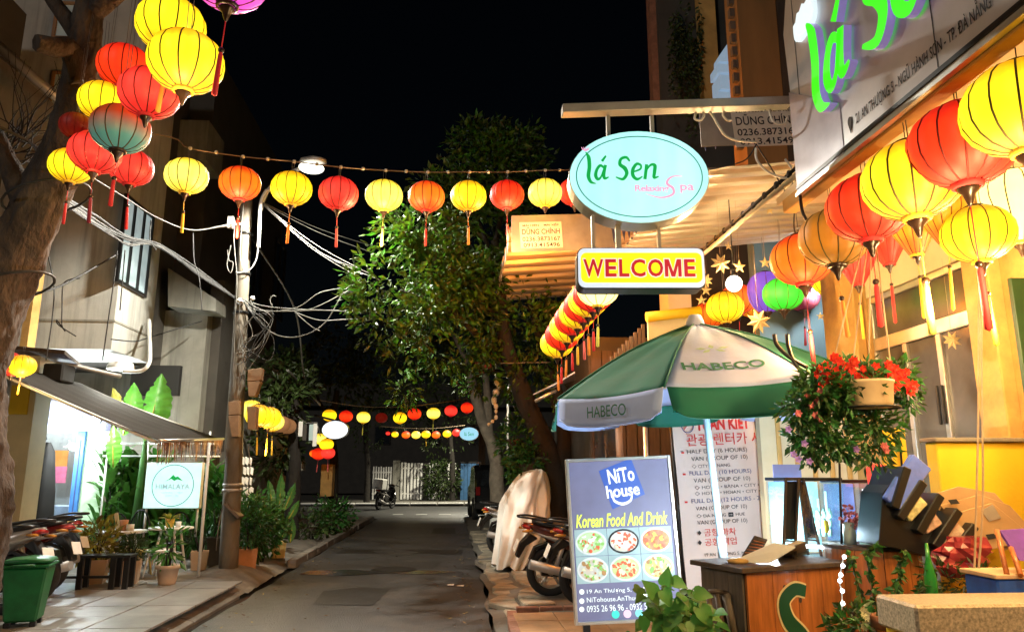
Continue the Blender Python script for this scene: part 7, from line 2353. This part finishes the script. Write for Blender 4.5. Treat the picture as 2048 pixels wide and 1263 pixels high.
# ================================================================== GLASS CASES
def gcase(name, label, cat, x0, y0, x1, y1, Y, dep, fill, strength, edge=True):
    a, b, c, d = prect(x0, y0, x1, y1, Y)
    t = thing(name, label, cat, ((a + b) / 2, Y, c))
    part('front_pane', bb(a, b, Y, Y + .006, c + .02, d - .012), M['glass'], t, world=True)
    part('side_pane', bb(a, a + .006, Y + .007, Y + dep, c + .02, d - .012), M['glass'], t, world=True)
    part('side_pane', bb(b - .006, b, Y + .007, Y + dep, c + .02, d - .012), M['glass'], t, world=True)
    part('base', bb(a - .01, b + .01, Y - .01, Y + dep + .01, c - .02, c + .019), M['black'], t, world=True, bevel=.004)
    part('lid', bb(a - .006, b + .006, Y - .006, Y + dep + .006, d - .011, d + .012), M['black'], t, world=True, bevel=.004)
    if fill:
        part('back_light', bb(a + .01, b - .01, Y + dep - .02, Y + dep - .01, c + .03, d - .02), fill, t, world=True)
    return t, a, b, c, d
cyl = lit('case_cyan', (.42, .82, .88), 1.15, var=.55, scale=7)
gc, a, b, c, d = gcase('display_case', 'lit glass display case glowing cyan behind the counter', 'display case', 1580, 958, 1690, 1122, 5.0, .35, cyl, 1)
part('light_tube', MB().tube([(a + .03, 5.05, c + .1), (b - .02, 5.05, c + .08)], .012, 8), lit('tube_white', (.85, .95, 1), 9), gc, world=True)
for x, y, h in ((1622, 1050, 110), (1640, 1055, 100), (1655, 1040, 120)):
    q = P(x, y, 5.2)
    part('light_tube', MB().tube([q, q + V((0, 0, .2))], .008, 6), lit('tube_cyan', (.5, .9, .95), 2.5), gc, world=True)
lamp('case_glow', 'POINT', V(((a + b) / 2, 5.12, c + .2)), 12, (.75, .93, 1), .05, parent=gc)
part('shelf_item', MB().ball(P(1652, 1052, 5.1), .028, 10, (.9, .6, 1.6)), mat('yellow_toy', (.8, .6, .05), rough=.4), gc, world=True)
for i in range(12):
    q = P(1624 + (i % 4) * 12, 1035 + (i // 4) * 18, 5.2)
    part('shelf_item', MB().lathe([(0, 0), (.016, 0), (.018, .04), (.008, .055), (.008, .07), (0, .07)], 8, q), mat('jar', (.3, .6, .5), rough=.3), gc, world=True)
solo('reflection_sheet', pbox(MB(), 1550, 928, 1606, 1046, 5.42, .01), lit('reflection_blue', (.2, .25, .55), .6, var=.3, scale=4), 'bluish glowing sheet standing in for a reflection of the food sign', 'sheet')  # reflection of the food sign painted as a glowing sheet
bl3 = thing('post_rail', 'thin black upright at the corner of the glass display case', 'rail', P(1680, 1118, 4.95))
part('rail', MB().tube([P(1679, 926, 4.95), P(1684, 1110, 4.95)], .008, 6), M['iron'], bl3, world=True)
g2, a, b, c, d = gcase('display_case', 'second glass case with pink flowers and blue lit back beside the cutlery rack', 'display case', 1690, 962, 1757, 1096, 5.05, .3, lit('case_blue', (.28, .36, .8), .85, var=.5, scale=5), 1)
part('light_tube', MB().tube([P(1730, 978, 5.2), P(1732, 1005, 5.2)], .02, 8), lit('tube_white2', (.85, .95, 1), 12), g2, world=True)
part('light_tube', MB().ball(P(1754, 984, 5.0), .016, 8), lit('tube_white3', (.85, .95, 1), 14), g2, world=True)
part('light_tube', MB().ball(P(1750, 998, 5.0), .014, 8), lit('tube_white4', (.85, .95, 1), 14), g2, world=True)
fv = thing('flower_vase', 'glass vase of salmon pink flowers in the second glass case', 'vase', P(1700, 1090, 4.96))
vb = P(1700, 1090, 4.96)
part('vase', MB().lathe([(.0, 0), (.04, 0), (.05, .06), (.035, .12), (.045, .15)], 14, vb), M['glass_blue'], fv, world=True)
for x, y, r in ((1695, 1018, .04), (1706, 1034, .045), (1690, 1036, .04), (1712, 1044, .036), (1702, 1052, .035)):
    g = MB()
    q = P(x, y, 4.94)
    for i in range(26):
        dd = rdir()
        g.leaf(q + dd * r * .4, dd, rdir(), r * .75, r * .6, fold=.3)
    part('flower', g, M['petal_pink'], fv, world=True)
part('stem', MB().tube([vb + V((0, 0, .05)), P(1700, 1056, 4.95)], .006, 5), M['leaf_bush'], fv, world=True)
cd_ = thing('table_card', 'small pale card with a green leaf emblem in the second glass case', 'card', P(1734, 1090, 4.94))
part('card', pbox(MB(), 1719, 1050, 1750, 1092, 4.94, .01), lit('card_mint', (.5, .8, .72), .6), cd_, world=True)
part('emblem', stroke([(-.03, -.035), (.02, -.03), (.035, .01), (.0, .03), (-.02, .04)], [.004, .02, .03, .02, .003], .002), green, cd_, loc=P(1734, 1070, 4.936) - cd_.location)
rs = thing('discount_tag', 'red shield shaped tag with white lettering on the glass case', 'tag', P(1757, 952, 4.9))
part('tag', MB().prism([P(x, y, 4.9) for x, y in ((1741, 927), (1772, 929), (1780, 938), (1779, 976), (1738, 974), (1732, 936))], (0, .008, 0)), mat('tag_red', (.75, .06, .05), rough=.4, emit=(.9, .08, .06), es=.35), rs, world=True, bevel=.002)
for s, x, y, wd, h_ in (('OK', 1757, 936, 12, 6), ('ñ', 1748, 954, 10, 11), ('Partner', 1765, 950, 18, 5), ('Food', 1765, 958, 18, 6), ('Delivery here', 1757, 968, 28, 4)):
    letters(s, M['white'], rs, P(x, y, 4.896) - rs.location, w=wd * 4.9 / F, h=h_ * 4.9 / F, ext=.001, bold=.02)
# ================================================================== CUTLERY RACK
YR = 4.55
rk = thing('cutlery_rack', 'stepped black box rack with slanting slots full of wrapped cutlery', 'rack', P(1850, 1100, YR))
part('case', MB().prism([P(x, y, YR) for x, y in ((1757, 1090), (1766, 985), (1780, 968), (1800, 1000), (1838, 1030), (1872, 1062), (1902, 1100), (1880, 1118), (1795, 1096))], (0, .26, 0)), M['black'], rk, world=True, bevel=.004)
for (x0, y0, x1, y1) in ((1784, 1008, 1806, 938), (1796, 1030, 1838, 966), (1834, 1058, 1872, 992), (1866, 1086, 1908, 1022), (1896, 1110, 1940, 1052)):
    a, b = P(x0, y0, YR - .02), P(x1, y1, YR - .02)
    d = (b - a).normalized()
    a, b = a - d * .02 - V((0, .05, 0)), b + d * .012 - V((0, .05, 0))
    s_ = V((d.z, 0, -d.x)) * .027
    part('slot_wall', MB().prism([a - s_, a + s_, b + s_, b - s_], (0, .34, 0)), M['black'], rk, world=True, bevel=.006)
for i, (x0, y0, x1, y1, wd, col, lb) in enumerate(((1786, 1008, 1846, 922, 24, (.12, .2, .75), 'tall blue plastic folder sticking up from the black rack'), (1814, 1034, 1846, 996, 16, (.65, .6, .3), 'clear wrapped yellow straws in the second slot of the black rack'),
                                                  (1848, 1058, 1878, 1034, 15, (.6, .4, .3), 'clear wrapped brown napkin pack in the third slot of the black rack'), (1886, 1092, 1924, 1052, 17, (.65, .5, .35), 'clear wrapped cutlery pack in the lowest slot of the black rack'))):
    a, b = P(x0, y0, YR - .05), P(x1, y1, YR - .05)
    d = (b - a).normalized()
    s_ = V((d.z, 0, -d.x)) * (wd * YR / F)
    m_ = mat('wrapped_pack', col, rough=.15, var=.5 if i else .12, scale=18, coat=.8)
    solo('cutlery_pack' if i else 'plastic_folder', MB().prism([a - s_ * .8, a + s_ * .8, b + s_, b - s_], (0, .05, 0)), m_, lb, 'pack' if i else 'folder', bevel=.008)
# ================================================================== BARREL AND CLUTTER
bc_ = P(1782, 1160, 4.75)
br = thing('barrel_stand', 'brown wooden half barrel stand under the black cutlery rack', 'barrel', V((bc_.x, 4.75, .12)))
zt3, zb3 = P(1782, 1098, 4.6).z, .12
Rb = 98 * 4.7 / F
for i in range(22):
    a = 2 * math.pi * i / 22
    wdt = 2 * math.pi * Rb / 22 * .96
    g = MB()
    for (r_, z) in ((.9, zb3), (1.0, (zb3 + zt3) / 2 + .1), (.97, zt3)):
        pass
    vs = []
    for r_, z in ((.88, zb3), (1.0, zb3 + .35), (1.0, zb3 + .5), (.95, zt3)):
        for da, rr in ((-.47, 1), (.47, 1), (.47, .94), (-.47, .94)):
            q = a + da * 2 * math.pi / 22
            vs.append((bc_.x + Rb * r_ * rr * math.cos(q), 4.95 + Rb * r_ * rr * math.sin(q), z))
    fs = [(k * 4 + j, k * 4 + (j + 1) % 4, (k + 1) * 4 + (j + 1) % 4, (k + 1) * 4 + j) for k in range(3) for j in range(4)] + [(3, 2, 1, 0), (12, 13, 14, 15)]
    part('stave', g.add(vs, fs), M['wood'], br, world=True)
for z in (zb3 + .32, zb3 + .52):
    part('hoop', MB().lathe([(Rb * 1.005, z - .02), (Rb * 1.02, z - .018), (Rb * 1.02, z + .018), (Rb * 1.005, z + .02)], 32, (bc_.x, 4.95, 0)), M['wood_dark'], br, world=True)
part('lid', MB().lathe([(0, zt3), (Rb * .97, zt3), (Rb * .97, zt3 - .02)], 32, (bc_.x, 4.95, .001)), M['wood_dark'], br, world=True)
# climbing weed in front of the barrel
cw = thing('climbing_vine', 'sparse dark vine climbing in front of the wooden barrel', 'vine', G(1770, 1290, .12))
Yv = 4.38
vines = [[(1760, 1263), (1750, 1200), (1740, 1150), (1735, 1110), (1755, 1090)], [(1760, 1250), (1790, 1180), (1800, 1140), (1810, 1100)], [(1770, 1260), (1820, 1200), (1840, 1190), (1850, 1160)], [(1740, 1240), (1720, 1180), (1700, 1110)]]
g = MB()
for v in vines:
    pp = smooth_path([P(x, y, Yv) for x, y in v], 6)
    part('stem', MB().tube(pp, .005, 5), M['leaf_dark'], cw, world=True)
    for q in pp[::1]:
        for _ in range(3):
            g.leaf(q, rdir() + V((0, -.3, 0)), rdir(), rnd.uniform(.035, .07), .035, droop=.2)
part('foliage', g, M['leaf_bush'], cw, world=True)
# big leafy plant below the food sign
YG = 4.35
gp_ = thing('leafy_plant', 'bright green heart-leaved plant in front of the food sign', 'plant', V((P(1350, 1263, YG).x, YG, .12)))
g = MB()
for i in range(150):
    x, y = rnd.gauss(1358, 40), rnd.gauss(1238, 34)
    if y < 1168 + abs(x - 1352) * .35 and rnd.random() < .75:
        continue
    q = P(x, y, YG + rnd.uniform(-.25, .25))
    dd = V((rnd.uniform(-1, 1), rnd.uniform(-1, .2), rnd.uniform(-.7, .5)))
    L_k = rnd.uniform(.06, .11)
    heart(g, q, dd, V((0, -.7, .9)) + rdir() * .5, L_k)
part('foliage', g, M['leaf_bright'], gp_, world=True)
for (x, y, dx, dy, L_k) in ((1330, 1168, .2, 1, .1), (1310, 1188, -.6, .7, .11), (1345, 1160, .7, -.3, .09), (1325, 1180, .5, -.9, .1), (1390, 1185, .8, -.1, .1), (1372, 1200, -.7, -.3, .11), (1400, 1215, .5, -.8, .12), (1348, 1222, -.5, -.8, .12), (1380, 1240, .6, -.6, .13), (1330, 1245, -.7, -.5, .12), (1405, 1248, .2, -1, .12), (1360, 1250, .1, -1, .13)):
    q = P(x, y, YG - .22)
    o = part('leaf', heart(MB(), (0, 0, 0), (dx, -.25, dy), (0, -1, .6), L_k), M['leaf_bright'], gp_, world=False, loc=q - gp_.location)
st_ = MB()
for x in (1335, 1350, 1370, 1390):
    st_.tube([V((P(x, 1263, YG).x, YG, .1)), P(x + rnd.uniform(-10, 10), 1215, YG), P(x + rnd.uniform(-18, 18), 1175, YG)], [.006, .005, .003], 5)
part('stem', st_, M['leaf_bush'], gp_, world=True)
solo('plant_pot', MB().lathe([(0, 0), (.16, 0), (.2, .3), (.21, .32), (.18, .32)], 20, (P(1360, 1263, YG).x, YG + .05, .12)), M['terracotta'], 'terracotta pot of the heart-leaved plant in front of the food sign', 'pot')
# pale flowers and the terracotta pot with letters
fp_ = thing('pale_flowers', 'cream flowers with grey green leaves in front of the barrel', 'flowers', V((P(1735, 1263, 4.0).x, 4.0, .12)))
g = MB()
clumps(g, [(P(1725, 1262, 4.05), (.16, .12, .12))], 260, .07, .5, dens=-.5, per=5, cl=.05)
part('foliage', g, M['leaf_bush'], fp_, world=True)
for x, y in ((1725, 1222), (1732, 1230), (1738, 1246), (1752, 1240), (1746, 1252), (1728, 1250), (1760, 1252)):
    q = P(x, y, 3.95)
    g = MB()
    for i in range(9):
        a = 2 * math.pi * i / 9
        g.leaf(q, (math.cos(a), -.5, math.sin(a)), (0, -1, 0), .032, .022)
    part('flower', g, M['petal_white'], fp_, world=True)
qp = P(1795, 1290, 3.9)
tp2 = thing('terracotta_pot', 'orange terracotta pot with black letters round its rim, cut by the bottom edge', 'pot', V((qp.x, 3.9, .5)))
zc2 = P(1795, 1250, 3.82).z
part('body', MB().lathe([(.05, -.3), (.09, -.1), (.1, 0), (.105, 0)], 24, (qp.x, 3.9, zc2)), M['terracotta'], tp2, world=True)
part('rim', MB().lathe([(.105, -.03), (.118, -.025), (.118, .03), (.105, .035), (.09, .02)], 28, (qp.x, 3.9, zc2)), mat('brown_rim', (.2, .07, .03), rough=.7), tp2, world=True)
part('soil_dome', MB().ball((qp.x, 3.9, zc2 - .03), .1, 16, (1, 1, .75)), mat('orange_glaze', (.7, .2, .03), rough=.4), tp2, world=True)
for s, a in (('P', -38), ('H', -24), ('Ê', -10), ('-', 8), ('N', 28)):
    an = rad(-90 + a - 0)
    letters(s, M['print_black'], tp2, V((qp.x + .1195 * math.cos(an), 3.9 + .1195 * math.sin(an), zc2)) - tp2.location, h=.032 if s != '-' else .006, w=.022, rot=(0, 0, an + math.pi / 2), ext=.001, bold=.03)
# granite ledge
gl_ = thing('granite_ledge', 'speckled beige granite ledge corner at the bottom right', 'ledge', G(1950, 1263, .5))
zg = 1.0
ga, gb_ = P(1830, 1210, 3.3), P(2140, 1200, 3.3)
ztop = ga.z
part('slab', bb(ga.x, gb_.x + .8, 3.3, 3.62, ztop - .14, ztop), M['granite'], gl_, world=True, bevel=.012)
part('base', bb(ga.x + .03, gb_.x + .8, 3.33, 3.6, .1, ztop - .141), M['wall_yellow'], gl_, world=True)
# cardboard and bags behind
cbx = thing('cardboard_sheets', 'pile of flattened cardboard sheets leaning at the yellow wall', 'cardboard', P(1950, 1090, 4.5))
for i, pts in enumerate((((1850, 992), (1918, 972), (1990, 985), (2060, 1062), (1990, 1088), (1905, 1045)), ((1880, 1010), (1960, 988), (2020, 1010), (2080, 1075), (2010, 1100), (1930, 1062)), ((1895, 1030), (1985, 1005), (2070, 1075), (1985, 1098), (1922, 1066)))):
    part('sheet', MB().prism([P(x, y, 4.62 - .035 * i) for x, y in pts], (.0, .012, .0)), M['cardboard'], cbx, world=True, bevel=.002)
for x, y in ((1907, 1002), (1982, 1071)):
    part('printed_mark', MB().prism([P(x - 11, y - 3, 4.545), P(x + 5, y - 5, 4.545), P(x + 12, y + 4, 4.545), P(x - 5, y + 6, 4.545)], (0, -.003, 0)), M['print_black'], cbx, world=True)
part('tape', MB().prism([P(1962, 1020, 4.546), P(1985, 1008, 4.546), P(2002, 1035, 4.546), P(1978, 1042, 4.546)], (0, -.002, 0)), M['steel'], cbx, world=True)
bag = MB()
vs = []
for j in range(9):
    u = j / 8
    y = 1072 + 80 * u
    for i in range(20):
        a = 2 * math.pi * i / 20
        cxx = P(1935 - 15 * u, y, 4.4)
        r_ = (.1 + .05 * math.sin(math.pi * u)) * (1 + .5 * noise.noise(V((2.2 * math.cos(a), 2.2 * math.sin(a), u * 3))) + .3 * noise.noise(V((5 * math.cos(a), 5 * math.sin(a), u * 7))))
        vs.append((cxx.x + r_ * math.cos(a), 4.4 + r_ * .7 * math.sin(a), cxx.z))
bag.add(vs, [(j * 20 + i, (j + 1) * 20 + i, (j + 1) * 20 + (i + 1) % 20, j * 20 + (i + 1) % 20) for j in range(8) for i in range(20)] + [tuple(range(20))], False)
solo('plastic_bag', bag, mat('crimson_plastic', (.3, .03, .04), rough=.25, var=.3, coat=.4), 'crumpled crimson plastic bag below the black rack', 'bag')
bo = thing('green_bottle', 'pointed green glass bottle standing beside the barrel', 'bottle', V((P(1866, 1200, 4.25).x, 4.25, .6)))
q = P(1866, 1206, 4.25)
part('glass', MB().lathe([(0, 0), (.034, 0), (.036, .02), (.036, .14), (.013, .25), (.009, .33), (0, .33)], 16, q), mat('bottle_green', (.03, .25, .04), rough=.08, coat=.6), bo, world=True)
ch = thing('deck_chair', 'wooden deck chair with a purple cloth seat at the right edge', 'chair', P(2030, 1140, 3.9))
part('rail', MB().tube([P(1994, 1060, 3.9), P(2014, 1148, 3.75)], .014, 6), M['wood'], ch, world=True)
part('rail', MB().tube([P(2022, 1095, 3.85), P(2042, 1150, 3.7)], .014, 6), M['wood'], ch, world=True)
part('cloth', MB().prism([P(2000, 1060, 3.92), P(2070, 1055, 3.92), P(2090, 1125, 3.8), P(2040, 1120, 3.8)], (0, .02, .0)), mat('purple_cloth', (.16, .05, .4), rough=.8, var=.25, scale=8), ch, world=True)
cr = thing('blue_crate', 'blue plastic tub with a tan lid at the right edge above the granite', 'tub', P(2030, 1200, 3.75))
a, b, c, d = prect(1996, 1152, 2110, 1206, 3.75)
part('tub', bb(a, b, 3.75, 4.0, c - .05, d - .012), mat('blue_plastic', (.02, .1, .5), rough=.35, var=.25, scale=12), cr, world=True, bevel=.01)
part('lid', bb(a - .01, b, 3.74, 4.02, d - .011, d + .012), mat('tan_lid', (.6, .42, .25), rough=.6), cr, world=True, bevel=.004)
pt_ = thing('paint_pole', 'red strap beside the blue tub in front of dark clutter', 'strap', P(1972, 1180, 4.1))
part('strap', MB().prism([P(1958, 1160, 4.1), P(1970, 1158, 4.1), P(1978, 1204, 4.1), P(1966, 1206, 4.1)], (0, .02, 0)), mat('red_strap', (.5, .02, .02), rough=.5), pt_, world=True)
g = MB()
clumps(g, [(P(1950, 1160, 4.3), (.3, .15, .1)), (P(1900, 1180, 4.3), (.12, .1, .1))], 420, .06, .3, dens=-.4, per=5, cl=.06)
solo('dark_creeper', g, M['leaf_dark'], 'dark tangled creeper behind the granite ledge', 'plant')
for (xa, xb) in ((1952, 1934), (1964, 1944)):
    pass
rp2 = thing('macrame_cord', 'long pair of tan cords hanging down to the clutter by the yellow wall', 'cord', P(1960, 1180, 4.0))
part('cord', MB().tube(smooth_path([P(1958, 560, 4.0), P(1957, 800, 4.0), P(1953, 1000, 4.0), P(1948, 1150, 4.0), P(1938, 1205, 4.0)]), .006, 5), M['rope'], rp2, world=True)
part('cord', MB().tube(smooth_path([P(1962, 560, 4.0), P(1964, 800, 4.0), P(1966, 1000, 4.0), P(1956, 1150, 4.0), P(1948, 1205, 4.0)]), .006, 5), M['rope'], rp2, world=True)
# fairy light string down the counter corner
fl_ = thing('fairy_lights', 'string of white LED lights down the corner of the serving counter', 'lights', P(1688, 1118, 4.45))
pts = [(1687, 1112), (1684, 1130), (1680, 1148), (1678, 1160), (1683, 1180), (1684, 1205), (1682, 1230), (1686, 1255)]
pp = [P(x, y, 4.48) for x, y in pts]
part('wire', MB().tube(smooth_path(pp), .004, 5), M['white'], fl_, world=True)
for i, q in enumerate(pp[:6]):
    part('bulb', MB().ball(q + V((0, -.01, 0)), .013, 8), lit('fairy_white', (.85, .95, 1), 9), fl_, world=True)
# dark bent hooks above the parasol
hk = thing('iron_hooks', 'pair of black bent iron hooks curving above the parasol edge', 'hooks', P(1570, 720, 5.0))
part('hook', MB().tube(smooth_path([P(1548, 668, 5.0), P(1554, 690, 5.0), P(1580, 715, 5.0), P(1615, 735, 5.0)]), .014, 6), M['iron'], hk, world=True)
part('hook', MB().tube(smooth_path([P(1574, 668, 5.0), P(1576, 690, 5.0), P(1586, 720, 5.0), P(1600, 740, 5.0)]), .014, 6), M['iron'], hk, world=True)
# ================================================================== CABLES
def wire(pts, r=.011, label=None, m='cable', k=8):
    return solo('overhead_cable', MB().tube(smooth_path(pts, k), r, 5), M[m], label, 'cable', 'overhead cables')
ct_ = P(500, 412, 11.3)
for i, (x, y, x2, y2, Yb_, s) in enumerate(((520, 402, 745, 492, 12.5, 8), (522, 405, 745, 505, 12.5, 8), (522, 405, 735, 545, 11.4, 12), (524, 408, 728, 560, 11.2, 14), (526, 410, 745, 548, 11.6, 22), (520, 400, 760, 560, 11.0, 24))):
    wire([P(x, y, 11.3), P((x + x2) / 2, (y + y2) / 2 + s, (11.3 + Yb_) / 2), P(x2, y2, Yb_)], .006, 'pale cable, %s from the top, fanning from the pole head to the street tree' % ORD[i])
for i, (pts, lb) in enumerate(((((490, 598), (520, 618), (560, 622), (640, 620), (770, 622)), 'straight pale cable running from the pole collar to the street tree'), (((490, 600), (530, 612), (600, 618), (770, 625)), 'second straight pale cable just under the first at the pole collar'),
                               (((488, 600), (510, 632), (550, 668), (600, 672), (650, 645), (690, 580), (720, 560)), 'deep looping cable sagging lowest between pole and tree'), (((560, 622), (600, 612), (640, 585), (690, 575)), 'cable rising from the bundle in a shallow arch to the tree'),
                               (((570, 622), (620, 618), (680, 590), (730, 560)), 'cable rising from the bundle straight to the tree'), (((590, 624), (640, 640), (700, 638), (740, 640)), 'short cable dipping below the straight pair'), (((590, 624), (620, 650), (640, 662)), 'loose cable end dropping below the straight pair'),
                               (((545, 612), (540, 600), (545, 592), (552, 592)), 'small curled cable end sticking up from the bundle'))):
    wire([P(x, y, 11.2) for x, y in pts], .009, lb)
# bundle from the leaning tree to the pole
for i in range(10):
    o = [random.uniform(-11, 11) for _ in range(5)]
    wire([P(118, 392 + o[0], 6.5), P(190, 440 + o[1], 7.6), P(255, 482 + o[2], 8.8), P(318, 492 + o[3] * .5, 9.8), P(390, 540 + o[4] * .6, 10.6), P(482, 604, 11.3)], .007 if i % 3 else .012, 'cable, %s in the sagging bundle between the leaning tree and the pole' % ORD[i], 'cable' if i == 4 else 'cable_dark')
wire([P(160, 340, 7.0), P(250, 395, 8.5), P(320, 438, 9.6), P(390, 460, 10.6), P(470, 445, 11.2)], .009, 'pale cable sagging above the bundle to the small pole lamp')
wire([P(40, 590, 6.8), P(120, 572, 8.5), P(235, 508, 9.6)], .012, 'dark cable crossing the lit beige wall towards the bundle', 'cable_dark')
wire([P(-10, 250, 6.2), P(60, 285, 6.4), P(82, 320, 6.3), P(98, 362, 6.2)], .014, 'pale cable running to the leaning tree at the left edge')
for i, pts in enumerate((((235, 500), (228, 560), (215, 650), (205, 720)), ((250, 500), (240, 620)), ((98, 400), (96, 500), (108, 570), (104, 640), (92, 720)), ((160, 556), (128, 566), (124, 620), (124, 650), (130, 662), (114, 640), (118, 650), (152, 672)), ((302, 440), (300, 480), (312, 500)), ((386, 466), (388, 520), (398, 555), (404, 620)))):
    wire([P(x, y, 9.6 if x < 320 else 10.5) for x, y in pts], .008, '%s loose cable hanging in front of the lit beige wall' % ('first second third fourth fifth sixth'.split()[i]), 'cable_dark')
wire([P(222, 678, 11.3), P(270, 682, 11.3), P(300, 674, 12.4), P(403, 642, 13.8)], .01, 'thin dark cable along the lower edge of the overhanging storey', 'cable_dark')
wire([P(520, 500, 14), P(590, 620, 15), P(610, 760, 17), P(640, 810, 20.5)], .02, 'cable dropping from the dark towards the far oval sign')
wire([P(575, 740, 16), P(612, 780, 18), P(640, 808, 20.8)], .03, 'thick pale cable ending above the far oval sign')
for i, pts in enumerate((((1512, 290), (1490, 320), (1440, 335), (1410, 340)), ((1512, 288), (1545, 340), (1572, 385), (1590, 400)), ((1590, 395), (1588, 450), (1592, 470)))):
    wire([P(x, y, 5.2) for x, y in pts], .006, ('dark wire trailing below the scroll bracket to the canopy', 'dark wire from the scroll bracket to the corner of the big sign', 'wire hanging from the lower corner of the big sign')[i], 'cable_dark')
wire([P(1000, 726, 11.5), P(1102, 724, 11.5)], .012, 'short pale rod of cable among branches left of the lantern row')

for i in range(9):                                   # tangle of thin service wires round the pole collar
    a_ = [(484, 596), (500 + random.uniform(-6, 12), 620 + random.uniform(-8, 14)), (520 + random.uniform(-6, 30), 640 + random.uniform(-20, 40)), (500 + random.uniform(-20, 40), 670 + random.uniform(-10, 60)), (480 + random.uniform(-10, 14), 700 + random.uniform(-20, 70))]
    part('cable', MB().tube(smooth_path([P(x, y, 11.15 + random.uniform(-.12, .05)) for x, y in a_], 8), .005, 5), M['cable' if i % 2 else 'cable_dark'], up, world=True)
